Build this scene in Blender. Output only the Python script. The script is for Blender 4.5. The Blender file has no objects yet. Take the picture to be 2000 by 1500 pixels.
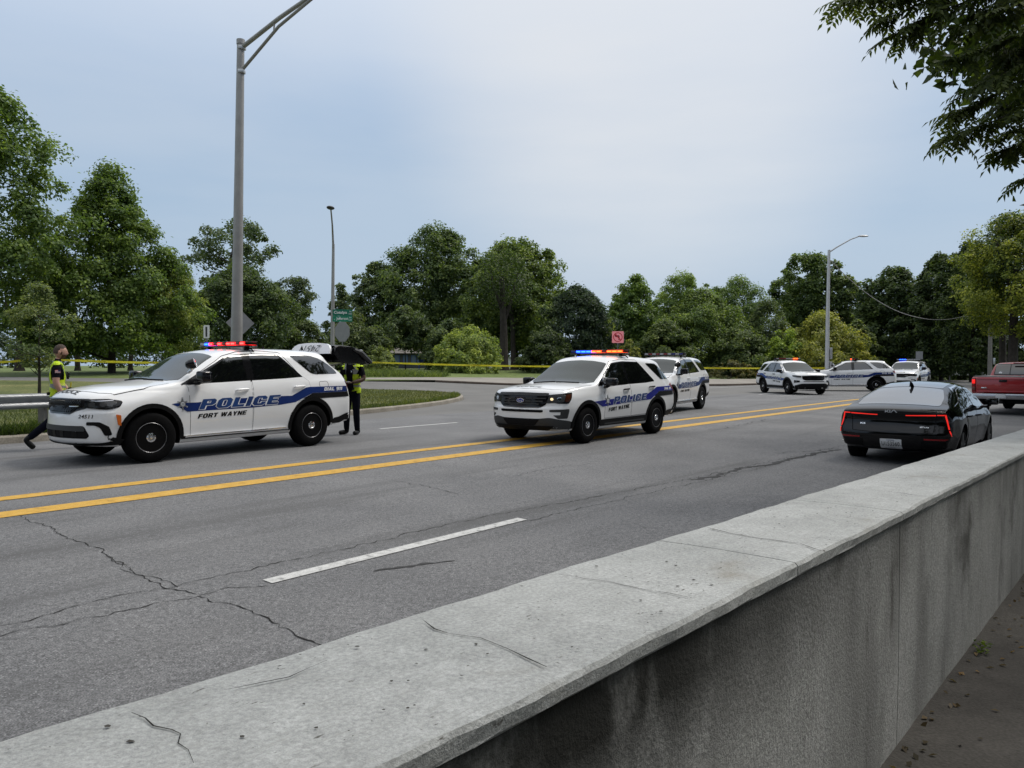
import bpy, bmesh, math, random
import numpy as np
from mathutils import Vector, Matrix
from mathutils.bvhtree import BVHTree
from mathutils.geometry import tessellate_polygon
R = math.radians
SC = bpy.context.scene
COL = SC.collection
random.seed(7)
# ------------------------------------------------------------------ camera
CAMH = 1.5
cd = bpy.data.cameras.new('camera'); cam = bpy.data.objects.new('camera', cd); COL.objects.link(cam)
cd.sensor_width = 36.0; cd.lens = 27.0; cd.clip_start = 0.05; cd.clip_end = 3000
PITCH = math.atan(36/1500)
cam.location = (0, 0, CAMH); cam.rotation_euler = (R(90)-PITCH, 0, 0)
SC.camera = cam
# ------------------------------------------------------------------ sky
W = bpy.data.worlds.new("World"); SC.world = W; W.use_nodes = True
nt = W.node_tree; nt.nodes.clear()
def wn(t, **k):
    n = nt.nodes.new(t)
    for a, b in k.items(): setattr(n, a, b)
    return n
SUN_EL, SUN_AZ = R(54), R(62)          # azimuth measured from +Y towards +X
sky = wn('ShaderNodeTexSky', sky_type='NISHITA'); sky.sun_disc = False
sky.sun_elevation = SUN_EL; sky.sun_rotation = SUN_AZ; sky.altitude = 250; sky.air_density = 1.2; sky.dust_density = 2.5
bg_sky = wn('ShaderNodeBackground'); bg_sky.inputs[1].default_value = 0.10
nt.links.new(sky.outputs[0], bg_sky.inputs[0])
tc = wn('ShaderNodeTexCoord'); sep = wn('ShaderNodeSeparateXYZ'); nt.links.new(tc.outputs['Generated'], sep.inputs[0])
ramp = wn('ShaderNodeValToRGB'); nt.links.new(sep.outputs[2], ramp.inputs[0])
cr = ramp.color_ramp; cr.interpolation = 'B_SPLINE'
SKYR = [(0.0, (.32,.41,.53)), (.10, (.285,.405,.55)), (.22, (.30,.415,.555)), (.36, (.36,.455,.60)), (.58, (.80,.85,.92)), (1.0, (1.22,1.25,1.30))]
cr.elements[0].position = 0; cr.elements[0].color = SKYR[0][1]+(1,)
cr.elements[1].position = 1; cr.elements[1].color = SKYR[-1][1]+(1,)
for p_, c_ in SKYR[1:-1]:
    e = cr.elements.new(p_); e.color = c_+(1,)
# thin bright veil where the sun sits behind the cloud, and broad soft mottling of the cloud sheet
dot = wn('ShaderNodeVectorMath', operation='DOT_PRODUCT'); nt.links.new(tc.outputs['Generated'], dot.inputs[0])
gd = Vector((math.sin(R(10))*math.cos(R(22)), math.cos(R(10))*math.cos(R(22)), math.sin(R(22))))
dot.inputs[1].default_value = gd
mr = wn('ShaderNodeMapRange', interpolation_type='SMOOTHSTEP'); nt.links.new(dot.outputs['Value'], mr.inputs[0])
mr.inputs[1].default_value = .938; mr.inputs[2].default_value = 1.0; mr.inputs[3].default_value = 0; mr.inputs[4].default_value = 1
mp = wn('ShaderNodeMapping'); nt.links.new(tc.outputs['Generated'], mp.inputs[0]); mp.inputs['Scale'].default_value = (1.0, 1.0, 4.5)
nz = wn('ShaderNodeTexNoise'); nz.inputs['Scale'].default_value = 1.6; nz.inputs['Detail'].default_value = 6; nz.inputs['Roughness'].default_value = .52
nt.links.new(mp.outputs[0], nz.inputs['Vector'])
nm = wn('ShaderNodeMapRange', interpolation_type='SMOOTHSTEP'); nt.links.new(nz.outputs[0], nm.inputs[0])
nm.inputs[1].default_value = .3; nm.inputs[2].default_value = .7; nm.inputs[3].default_value = .0; nm.inputs[4].default_value = 1.0
addv = wn('ShaderNodeMath', operation='MULTIPLY_ADD'); nt.links.new(nm.outputs[0], addv.inputs[0]); addv.inputs[1].default_value = .22
ml = wn('ShaderNodeMath', operation='MULTIPLY'); nt.links.new(mr.outputs[0], ml.inputs[0]); ml.inputs[1].default_value = .62
nt.links.new(ml.outputs[0], addv.inputs[2])
mixc = wn('ShaderNodeMixRGB'); nt.links.new(addv.outputs[0], mixc.inputs[0]); nt.links.new(ramp.outputs[0], mixc.inputs[1]); mixc.inputs[2].default_value = (.665,.675,.69,1)
bg_cl = wn('ShaderNodeBackground'); nt.links.new(mixc.outputs[0], bg_cl.inputs[0]); bg_cl.inputs[1].default_value = 1.0
mx = wn('ShaderNodeMixShader'); mx.inputs[0].default_value = .93
nt.links.new(bg_sky.outputs[0], mx.inputs[1]); nt.links.new(bg_cl.outputs[0], mx.inputs[2])
wo = wn('ShaderNodeOutputWorld'); nt.links.new(mx.outputs[0], wo.inputs[0])
# ------------------------------------------------------------------ sun behind thin cloud
sl = bpy.data.lights.new('sun', 'SUN'); so = bpy.data.objects.new('sun', sl); COL.objects.link(so)
sl.energy = 2.0; sl.angle = R(18); sl.color = (1.0, .95, .87)
so.rotation_euler = (R(90)-SUN_EL, 0, -SUN_AZ+R(180)); so.location = (0, 0, 40)
SC.view_settings.view_transform = 'Standard'; SC.view_settings.look = 'None'
SC.view_settings.exposure = 0.3; SC.view_settings.gamma = 1.0; SC.view_settings.use_curve_mapping = False
try:
    SC.cycles.max_bounces = 8; SC.cycles.transparent_max_bounces = 8; SC.cycles.use_denoising = True
except Exception: pass

# ------------------------------------------------------------------ helpers
def ray(px, py):
    cx = (px-1000)/1500; cz = (750-py)/1500
    return Vector((cx, math.cos(PITCH)+math.sin(PITCH)*cz, -math.sin(PITCH)+math.cos(PITCH)*cz))
TH = R(39.6); RD = Vector((math.sin(TH), math.cos(TH), 0)); RN = Vector((-math.cos(TH), math.sin(TH), 0))   # road direction, left normal
def smooth(t): t = min(1, max(0, t)); return t*t*(3-2*t)
def lerp_tab(tab, x):
    if x <= tab[0][0]: return tab[0][1]
    for (a, b), (c, d) in zip(tab, tab[1:]):
        if x <= c: return b+(d-b)*(x-a)/(c-a)
    return tab[-1][1]
Y0 = [(-60,22),(-40,24),(-10,34),(0,46),(20,60),(40,75)]; Y1 = [(-60,62),(-40,62),(-10,68),(0,76),(20,84),(40,98)]
def gz(x, y):
    n = -x*math.cos(TH)+y*math.sin(TH)
    z = 0.0
    if n < 9.4: z = -.02*(9.4-max(n, .2))
    if n > 16.7:
        z = 1.1*smooth((y-lerp_tab(Y0, x))/(lerp_tab(Y1, x)-lerp_tab(Y0, x)))*smooth((n-16.7)/6)
    return z
def G(px, py, dz=0.0):
    d = ray(px, py); t = 1.0; step = .25
    for _ in range(4000):
        p = Vector((0, 0, CAMH))+d*t
        if p.z <= gz(p.x, p.y)+dz:
            lo, hi = t-step, t
            for _ in range(30):
                m = (lo+hi)/2; p = Vector((0, 0, CAMH))+d*m
                if p.z <= gz(p.x, p.y)+dz: hi = m
                else: lo = m
            p = Vector((0, 0, CAMH))+d*hi
            return Vector((p.x, p.y, gz(p.x, p.y)+dz))
        t += step
        if t > 60: step = .5
    return p
def at(px, y):          # world x of an image column at depth y
    return (px-1000)/1500*y
BEND_S, BEND_R = 34.0, 34.0              # the road swings right beyond this point
def SN(s, n, z=0):
    if s > BEND_S:
        a = (s-BEND_S)/BEND_R; c = RD*BEND_S-RN*BEND_R; p = c+(RN*math.cos(a)+RD*math.sin(a))*(BEND_R+n)
    else: p = RD*s+RN*n
    return Vector((p.x, p.y, z))

# ------------------------------------------------------------------ materials
MATS = {}
def mat(name, col, rough=.5, metal=0, spec=.5, coat=0, emit=None, es=0, var=0, vscale=8, bump=0, bscale=60, trans=0, col2=None, detail=4, coord='Object'):
    if name in MATS: return MATS[name]
    m = bpy.data.materials.new(name); m.use_nodes = True; t = m.node_tree; b = t.nodes['Principled BSDF']
    b.inputs['Base Color'].default_value = (*col, 1); b.inputs['Roughness'].default_value = rough; b.inputs['Metallic'].default_value = metal
    b.inputs['Specular IOR Level'].default_value = spec; b.inputs['Coat Weight'].default_value = coat; b.inputs['Coat Roughness'].default_value = .04
    if emit: b.inputs['Emission Color'].default_value = (*emit, 1); b.inputs['Emission Strength'].default_value = es
    if trans: b.inputs['Transmission Weight'].default_value = trans
    if var or col2 or bump:
        tcn = t.nodes.new('ShaderNodeTexCoord')
    if var or col2:
        n = t.nodes.new('ShaderNodeTexNoise'); n.inputs['Scale'].default_value = vscale; n.inputs['Detail'].default_value = detail; n.inputs['Roughness'].default_value = .6
        t.links.new(tcn.outputs[coord], n.inputs['Vector'])
        r = t.nodes.new('ShaderNodeValToRGB'); t.links.new(n.outputs[0], r.inputs[0])
        c2 = col2 or tuple(c*(1+var) for c in col)
        r.color_ramp.elements[0].position = .3; r.color_ramp.elements[1].position = .7
        r.color_ramp.elements[0].color = (*(col if col2 else tuple(c*(1-var) for c in col)), 1); r.color_ramp.elements[1].color = (*c2, 1)
        t.links.new(r.outputs[0], b.inputs['Base Color'])
    if bump:
        n2 = t.nodes.new('ShaderNodeTexNoise'); n2.inputs['Scale'].default_value = bscale; n2.inputs['Detail'].default_value = 3
        t.links.new(tcn.outputs[coord], n2.inputs['Vector'])
        bp = t.nodes.new('ShaderNodeBump'); bp.inputs['Strength'].default_value = bump; bp.inputs['Distance'].default_value = .02
        t.links.new(n2.outputs[0], bp.inputs['Height']); t.links.new(bp.outputs[0], b.inputs['Normal'])
    MATS[name] = m; return m
paint_white = mat('white_paint', (.74,.75,.765), .3, 0, .5, .8, var=.02, vscale=2)
paint_black = mat('black_paint', (.0025,.0025,.003), .08, 0, .35, .12)
paint_red = mat('red_paint', (.33,.012,.016), .25, 0, .5, .9, var=.06, vscale=2)
plastic = mat('black_plastic', (.006,.006,.0065), .5, 0, .12, var=.15, vscale=6)
gloss_black = mat('gloss_black', (.004,.004,.005), .15, 0, .35, .1)
satin_grey = mat('satin_grey_plastic', (.040,.042,.044), .5, 0, .25)
seam_m = mat('dark_gap', (.010,.010,.011), .9, 0, .1)
glass_m = mat('tinted_glass', (.003,.0035,.004), .02, 0, .9, .9)
shield_m = mat('windshield_glass', (.022,.030,.031), .03, 0, .5)
rubber = mat('tyre_rubber', (.005,.005,.0055), .8, 0, .07, var=.2, vscale=20, bump=.2, bscale=90)
rim_m = mat('black_wheel', (.003,.003,.0035), .45, 0, .12)
rib_m = mat('rib_highlight', (.26,.26,.27), .3, .6)  # paler than the rim: highlights on ribs and lip put into the colour
chrome = mat('chrome', (.75,.76,.78), .12, 1)
steel = mat('galvanised_steel', (.42,.43,.44), .42, .6, var=.12, vscale=5)
alu = mat('sign_aluminium', (.27,.275,.285), .45, .3, var=.08, vscale=6)
navy = mat('navy_stripe', (.005,.022,.125), .4, 0, .25, .1)
royal = mat('royal_stripe', (.006,.010,.20), .4, 0, .25, .1)
letter_blue = mat('letter_blue', (.012,.055,.20), .4, 0, .4, .1, col2=(.006,.02,.09), vscale=3)
letter_black = mat('letter_black', (.006,.006,.007), .5, 0, .15)
letter_white = mat('letter_white', (.7,.71,.73), .4)
silver_vinyl = mat('silver_vinyl', (.45,.46,.48), .35, .2)
lamp_dark = mat('headlamp_glass', (.02,.021,.023), .05, 0, .7)
lamp_clear = mat('lamp_reflector', (.5,.5,.52), .12, .8)
amber = mat('amber_lens', (.55,.12,.01), .2)
red_lens = mat('red_lens', (.22,.008,.01), .12, 0, .6)
red_glow = mat('red_strobe', (.5,.02,.02), .3, emit=(1,.035,.03), es=6)
orange_glow = mat('orange_strobe', (.5,.1,.02), .3, emit=(1,.10,.012), es=5)
blue_glow = mat('blue_strobe', (.02,.08,.5), .3, emit=(.015,.10,1), es=6)
red_off = mat('red_dome', (.16,.01,.012), .15); blue_off = mat('blue_dome', (.01,.015,.13), .15); clear_off = mat('clear_dome', (.30,.31,.33), .15)
red_halo = mat('red_lit_dome', (.3,.01,.012), .2, emit=(1,.012,.012), es=3.2)
orange_halo = mat('orange_lit_dome', (.4,.05,.01), .2, emit=(1,.05,.008), es=3)
blue_halo = mat('blue_lit_dome', (.01,.04,.4), .2, emit=(.006,.05,1), es=3)
LITE = {'R': (red_halo, red_glow), 'O': (orange_halo, orange_glow), 'B': (blue_halo, blue_glow), 'r': (red_off, None), 'b': (blue_off, None), 'c': (clear_off, None)}
rear_glass = mat('rear_glass', (.02,.022,.024), .03, 0, 1.0, 1.0)
tail_glow = mat('tail_light_glow', (.4,.01,.01), .2, emit=(1,.03,.02), es=.6)
head_glow = mat('warm_bulb', (.8,.7,.5), .2, emit=(1,.75,.4), es=.8)
plate_m = mat('plate_white', (.62,.63,.65), .4)

# ------------------------------------------------------------------ objects
def clean(o, label=None, cat=None, group=None, kind=None):
    if label: o['label'] = label
    if cat: o['category'] = cat
    if group: o['group'] = group
    if kind: o['kind'] = kind
    return o
def empty(name, loc=(0,0,0), rz=0, label=None, cat=None, group=None):
    o = bpy.data.objects.new(name, None); COL.objects.link(o); o.location = loc; o.rotation_euler = (0, 0, rz); o.empty_display_size = .2
    return clean(o, label, cat, group)
def link_mesh(name, me, m=None, parent=None, shade=True, ang=35):
    o = bpy.data.objects.new(name, me); COL.objects.link(o)
    if m:
        if len(me.materials): me.materials.clear()
        for k in (m if isinstance(m, (list, tuple)) else [m]): me.materials.append(k)
    if parent: o.parent = parent
    if shade and len(me.polygons):
        me.shade_smooth()
        try: me.set_sharp_from_angle(angle=R(ang))
        except Exception: pass
    return o
def obj(name, bm, m=None, parent=None, shade=True, ang=35):
    me = bpy.data.meshes.new(name); bm.to_mesh(me); bm.free()
    return link_mesh(name, me, m, parent, shade, ang)
def stuff(o): o['kind'] = 'stuff'; return o
def struct(o): o['kind'] = 'structure'; return o
def child_map():
    d = {}
    for o in COL.objects:
        if o.parent: d.setdefault(o.parent, []).append(o)
    return d
def copy_tree(o, parent=None, cm=None):
    cm = cm if cm is not None else child_map()
    c = o.copy(); COL.objects.link(c)
    if parent: c.parent = parent
    for ch in cm.get(o, []): copy_tree(ch, c, cm)
    return c
def box(bm, c, s, rot=None, bev=0):
    r = bmesh.ops.create_cube(bm, size=1.0); vs = r['verts']
    bmesh.ops.scale(bm, vec=s, verts=vs)
    if bev:
        es = list({e for v in vs for e in v.link_edges})
        rr = bmesh.ops.bevel(bm, geom=es, offset=bev, segments=2, affect='EDGES', profile=.5)
        vs = [v for v in {v for f in rr['faces'] for v in f.verts} | {v for v in vs if v.is_valid}]
    if rot is not None: bmesh.ops.rotate(bm, cent=(0,0,0), matrix=rot, verts=vs)
    bmesh.ops.translate(bm, vec=c, verts=vs)
    return vs
def tube(bm, pts, rad, seg=8, cap=True, flat=1.0):
    pts = [Vector(p) for p in pts]; n = len(pts)
    rads = rad if isinstance(rad, (list, tuple)) else [rad]*n
    rings = []; ref = None
    for i, p in enumerate(pts):
        d = (pts[min(i+1, n-1)]-pts[max(i-1, 0)]).normalized()
        if ref is None:
            ref = Vector((0, 0, 1)) if abs(d.z) < .9 else Vector((1, 0, 0))
        u = d.cross(ref).normalized(); v = d.cross(u).normalized(); ref = u.cross(d)
        ref = -v
        rings.append([bm.verts.new(p+(u*math.cos(2*math.pi*k/seg)+v*math.sin(2*math.pi*k/seg)*flat)*rads[i]) for k in range(seg)])
    for a, b in zip(rings, rings[1:]):
        for k in range(seg):
            bm.faces.new((a[k], a[(k+1) % seg], b[(k+1) % seg], b[k]))
    if cap:
        bm.faces.new(rings[0][::-1]); bm.faces.new(rings[-1])
    return rings
def lathe(bm, prof, seg=24, axis='z', cen=(0,0,0)):
    rings = []
    for r, h in prof:
        ring = []
        for k in range(seg):
            a = 2*math.pi*k/seg; c, s = r*math.cos(a), r*math.sin(a)
            p = (c, s, h) if axis == 'z' else ((c, h, s) if axis == 'y' else (h, c, s))
            ring.append(bm.verts.new(Vector(p)+Vector(cen)))
        rings.append(ring)
    for a, b in zip(rings, rings[1:]):
        for k in range(seg): bm.faces.new((a[k], a[(k+1) % seg], b[(k+1) % seg], b[k]))
    bm.faces.new(rings[0]); bm.faces.new(rings[-1])
    bmesh.ops.recalc_face_normals(bm, faces=bm.faces[:])
def ball(bm, c, r, sx=1, sy=1, sz=1, seg=12):
    q = bmesh.ops.create_uvsphere(bm, u_segments=seg, v_segments=max(6, seg//2+2), radius=r)
    bmesh.ops.scale(bm, vec=(sx, sy, sz), verts=q['verts']); bmesh.ops.translate(bm, vec=c, verts=q['verts'])
def B(): return bmesh.new()
def rnd(poly, r, n=3):
    out = []; k = len(poly)
    for i in range(k):
        p = Vector(poly[i][:2]); a = Vector(poly[i-1][:2]); b = Vector(poly[(i+1) % k][:2])
        rr = poly[i][2] if len(poly[i]) > 2 else r
        da, db = (a-p), (b-p); d = min(rr, da.length*.48, db.length*.48)
        if d < 1e-5: out.append(tuple(p)); continue
        p0 = p+da.normalized()*d; p2 = p+db.normalized()*d
        for j in range(n+1):
            t = j/n; out.append(tuple(p0*(1-t)**2+p*2*t*(1-t)+p2*t*t))
    return out
def ribbon(pts, w):
    pts = [Vector(p) for p in pts]; L, Rr = [], []
    for i, p in enumerate(pts):
        d = (pts[min(i+1, len(pts)-1)]-pts[max(i-1, 0)]).normalized(); n = Vector((-d.y, d.x))*w/2
        L.append(tuple(p+n)); Rr.append(tuple(p-n))
    return L+Rr[::-1]
def poly_bm(poly):
    bm = B(); vs = [bm.verts.new((p[0], p[1], 0)) for p in poly]
    for t in tessellate_polygon([[Vector((p[0], p[1], 0)) for p in poly]]):
        try: bm.faces.new([vs[i] for i in t])
        except ValueError: pass
    return bm
def project(bm, bvh, axis, sgn, off, grid=.08, skirt=True):
    """lay a flat outline (u,v) onto a body as a thin panel"""
    us = [v.co.x for v in bm.verts]; vs = [v.co.y for v in bm.verts]
    if grid:
        for k in range(int(math.ceil(min(us)/grid)), int(max(us)/grid)+1):
            bmesh.ops.bisect_plane(bm, geom=bm.verts[:]+bm.edges[:]+bm.faces[:], plane_co=(k*grid, 0, 0), plane_no=(1, 0, 0), dist=1e-5)
        for k in range(int(math.ceil(min(vs)/grid)), int(max(vs)/grid)+1):
            bmesh.ops.bisect_plane(bm, geom=bm.verts[:]+bm.edges[:]+bm.faces[:], plane_co=(0, k*grid, 0), plane_no=(0, 1, 0), dist=1e-5)
    wrap = isinstance(axis, (tuple, list))            # (x centre, radius): wrapped round the nose of a vehicle
    d = Vector((-1, 0, 0)) if wrap else {'x': Vector((-sgn, 0, 0)), 'y': Vector((0, -sgn, 0)), 'z': Vector((0, 0, -sgn))}[axis]
    for v in bm.verts:
        u, w = v.co.x, v.co.y
        if wrap:
            a = u/axis[1]; dd = Vector((-math.cos(a), -math.sin(a), 0)); o = Vector((axis[0], 0, w))-dd*4
        else:
            dd = d; o = {'x': Vector((5*sgn, u, w)), 'y': Vector((u, 5*sgn, w)), 'z': Vector((u, w, 5*sgn))}[axis]
        h = bvh.ray_cast(o, dd)
        if h[0] is None:
            q = bvh.find_nearest(o+dd*3.2); p, n = q[0], q[1]
        else: p, n = h[0], h[1]
        if n.dot(dd) > 0: n = -n
        v.co = p+(n if n.dot(dd) < -.25 else -dd)*off
    if skirt:
        be = [e for e in bm.edges if e.is_boundary]
        if be:
            r = bmesh.ops.extrude_edge_only(bm, edges=be)
            for v in [g for g in r['geom'] if isinstance(g, bmesh.types.BMVert)]: v.co += d*(off+.012)
    bmesh.ops.recalc_face_normals(bm, faces=bm.faces[:])
    # panels must face outward
    s = sum((f.normal.dot(d)*f.calc_area() for f in bm.faces))
    if s > 0: bmesh.ops.reverse_faces(bm, faces=bm.faces[:])
    return bm
def panel(name, bvh, poly, axis, sgn, off, m, parent, grid=.08, ang=40):
    return obj(name, project(poly_bm(poly), bvh, axis, sgn, off, grid), m, parent, True, ang)
_fonts = {}
def text_bm(body, size, bold=0, shear=0, sx=1.0, align='CENTER', res=2):
    cu = bpy.data.curves.new('t', 'FONT'); cu.body = body; cu.size = size; cu.offset = bold; cu.shear = shear
    cu.align_x = align; cu.align_y = 'CENTER'; cu.resolution_u = res; cu.fill_mode = 'FRONT'
    o = bpy.data.objects.new('t', cu)
    me = bpy.data.meshes.new_from_object(o)
    bm = B(); bm.from_mesh(me); bpy.data.objects.remove(o); bpy.data.curves.remove(cu); bpy.data.meshes.remove(me)
    bmesh.ops.remove_doubles(bm, verts=bm.verts[:], dist=1e-5)
    bmesh.ops.triangulate(bm, faces=bm.faces[:])
    bmesh.ops.scale(bm, vec=(sx, 1, 1), verts=bm.verts[:])
    return bm
T_ = .34
def _oct(x0, y0, x1, y1, c): return [(x0+c, y0), (x1-c, y0), (x1, y0+c), (x1, y1-c), (x1-c, y1), (x0+c, y1), (x0, y1-c), (x0, y0+c)]
GLY = {'P': (.92, [[(0,0),(T_,0),(T_,.36),(.74,.36),(.92,.52),(.92,.84),(.76,1),(0,1)], [(T_,.58),(T_,.80),(.58,.80),(.58,.58)]]),
 'O': (.96, [_oct(0,0,.96,1,.2), _oct(T_,.2,.96-T_,.8,.06)]),
 'L': (.80, [[(0,0),(.80,0),(.80,.24),(T_,.24),(T_,1),(0,1)]]),
 'I': (T_, [[(0,0),(T_,0),(T_,1),(0,1)]]),
 'C': (.92, [[(.2,0),(.74,0),(.92,.18),(.92,.38),(.60,.38),(.60,.22),(T_,.22),(T_,.78),(.60,.78),(.60,.62),(.92,.62),(.92,.82),(.74,1),(.2,1),(0,.8),(0,.2)]]),
 'E': (.84, [[(0,0),(.84,0),(.84,.22),(T_,.22),(T_,.40),(.74,.40),(.74,.61),(T_,.61),(T_,.78),(.84,.78),(.84,1),(0,1)]]),
 'F': (.82, [[(0,0),(T_,0),(T_,.38),(.74,.38),(.74,.60),(T_,.60),(T_,.78),(.82,.78),(.82,1),(0,1)]]),
 'R': (.94, [[(0,0),(T_,0),(T_,.36),(.46,.36),(.60,0),(.96,0),(.78,.40),(.92,.54),(.92,.84),(.76,1),(0,1)], [(T_,.58),(T_,.80),(.58,.80),(.58,.58)]]),
 'T': (.86, [[(.26,0),(.60,0),(.60,.76),(.86,.76),(.86,1),(0,1),(0,.76),(.26,.76)]]),
 'W': (1.30, [[(.20,0),(.52,0),(.65,.5),(.78,0),(1.10,0),(1.30,1),(1.0,1),(.93,.42),(.80,1),(.50,1),(.37,.42),(.30,1),(0,1)]]),
 'A': (1.0, [[(0,0),(.33,0),(.38,.18),(.62,.18),(.67,0),(1,0),(.70,1),(.30,1)], [(.43,.38),(.5,.74),(.57,.38)]]),
 'Y': (.96, [[(.31,0),(.65,0),(.65,.40),(.96,1),(.62,1),(.48,.66),(.34,1),(0,1),(.31,.40)]]),
 'N': (.94, [[(0,0),(.31,0),(.31,.52),(.60,0),(.94,0),(.94,1),(.63,1),(.63,.48),(.34,1),(0,1)]]),
 'D': (.92, [[(0,0),(.70,0),(.92,.22),(.92,.78),(.70,1),(0,1)], [(T_,.22),(T_,.78),(.58,.78),(.58,.22)]]),
 '9': (.88, [[(.1,0),(.70,0),(.88,.18),(.88,.82),(.70,1),(.18,1),(0,.82),(0,.55),(.16,.38),(.56,.38),(.56,.2),(.1,.2)], [(.32,.58),(.32,.80),(.56,.80),(.56,.58)]]),
 '1': (.46, [[(.14,0),(.46,0),(.46,1),(.2,1),(0,.84),(0,.66),(.14,.70)]]), ' ': (.45, [])}
def grow(loop, d):
    out = []; k = len(loop)
    for i in range(k):
        p, a, b = Vector(loop[i]), Vector(loop[i-1]), Vector(loop[(i+1) % k])
        n1 = Vector(((p-a).y, -(p-a).x)).normalized(); n2 = Vector(((b-p).y, -(b-p).x)).normalized()
        q = n1+n2; out.append(tuple(p+q*(d/max(.5, 1+n1.dot(n2)))))
    return out
def block_bm(body, shear=.0, d=0, gap=.12):
    bm = B(); x = 0
    for ch in body:
        w, loops = GLY[ch]
        if loops:
            ls = []
            for i, l in enumerate(loops):
                area = sum(l[j-1][0]*l[j][1]-l[j][0]*l[j-1][1] for j in range(len(l)))
                if area < 0: l = l[::-1]
                ls.append(grow(l, d if i == 0 else -d))
            vs = [bm.verts.new((x+p[0]+shear*p[1], p[1], 0)) for l in ls for p in l]
            for t in tessellate_polygon([[Vector((p[0], p[1], 0)) for p in l] for l in ls]):
                try: bm.faces.new([vs[i] for i in t])
                except ValueError: pass
        x += w+gap
    return bm
def fit_text(bm, w, h):
    xs = [v.co.x for v in bm.verts]; ys = [v.co.y for v in bm.verts]
    cx, cy = (min(xs)+max(xs))/2, (min(ys)+max(ys))/2; kx, ky = w/(max(xs)-min(xs)), h/(max(ys)-min(ys))
    for v in bm.verts: v.co = Vector(((v.co.x-cx)*kx, (v.co.y-cy)*ky, 0))
    return bm
def flat_text(name, body, w, h, M, m, parent, bold=0, shear=0, lift=0):
    """lettering in the XY plane of matrix M"""
    bm = fit_text(text_bm(body, 1, bold, shear), w, h)
    bm.transform(M)
    return obj(name, bm, m, parent, False)
# ================================================================== vehicle body loft
def curve(tab):
    """monotone cubic through (x, value) points"""
    xs = [a for a, _ in tab]; ys = [b for _, b in tab]; n = len(xs)
    if n == 1: return lambda x: ys[0]
    d = [(ys[i+1]-ys[i])/(xs[i+1]-xs[i]) for i in range(n-1)]
    m = [d[0]]+[0 if d[i-1]*d[i] <= 0 else 2*d[i-1]*d[i]/(d[i-1]+d[i]) for i in range(1, n-1)]+[d[-1]]
    def f(x):
        if x <= xs[0]: return ys[0]
        if x >= xs[-1]: return ys[-1]
        i = max(k for k in range(n-1) if xs[k] <= x); h = xs[i+1]-xs[i]; t = (x-xs[i])/h
        return (2*t**3-3*t*t+1)*ys[i]+(t**3-2*t*t+t)*h*m[i]+(-2*t**3+3*t*t)*ys[i+1]+(t**3-t*t)*h*m[i+1]
    return f
def section(sp, x):
    F = sp['_f']; zb, ws, wm, wb, zt, bl = F['zb'](x), F['ws'](x), F['wm'](x), F['wb'](x), F['top'](x), F['belt'](x)
    bl = min(bl, zt-.03); cr = min(F['crown'](x), (zt-bl)*.9); tum = F['tum'](x); zm = sp.get('zm', .72)
    zm = min(zm, bl-.2)
    wr = wb-tum*max(0, zt-bl-cr)-.01; zr = zt-cr
    ctrl = [(0, zb, 0, 3), (ws, zb, .07, 4), (wm, zm, .30, 4), (wm-.012, bl-sp.get('shd', .13), .10, 3), (wb, bl, .06, 6), (wr, zr, F['rr'](x), 8), (0, zt, 0, 0)]
    pts = []; prev = Vector(ctrl[0][:2]); n = len(ctrl)
    pts.append(prev.copy())
    for i in range(1, n):
        p = Vector(ctrl[i][:2]); cnt = ctrl[i-1][3]
        if i < n-1:
            nx = Vector(ctrl[i+1][:2]); a = Vector(ctrl[i-1][:2]); la, lb = (p-a).length, (nx-p).length
            d = min(ctrl[i][2], .45*la, .45*lb); e = p+(a-p).normalized()*d if la > 1e-6 else p.copy(); g = p+(nx-p).normalized()*d if lb > 1e-6 else p.copy()
        else: e = p
        for k in range(1, cnt+1): pts.append(prev.lerp(e, k/cnt))
        if i < n-1:
            for k in range(1, 5):
                t = k/4; pts.append(e*(1-t)**2+p*2*t*(1-t)+g*t*t)
            prev = g
    # crown the roof / bonnet
    for q in pts:
        if q.y > zr-1e-6 and q.x < wr and wr > 0: q.y = max(q.y, zr+(zt-zr)*(1-(q.x/wr)**2)*.98) if q.x < wr*.93 else q.y
    return pts
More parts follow.
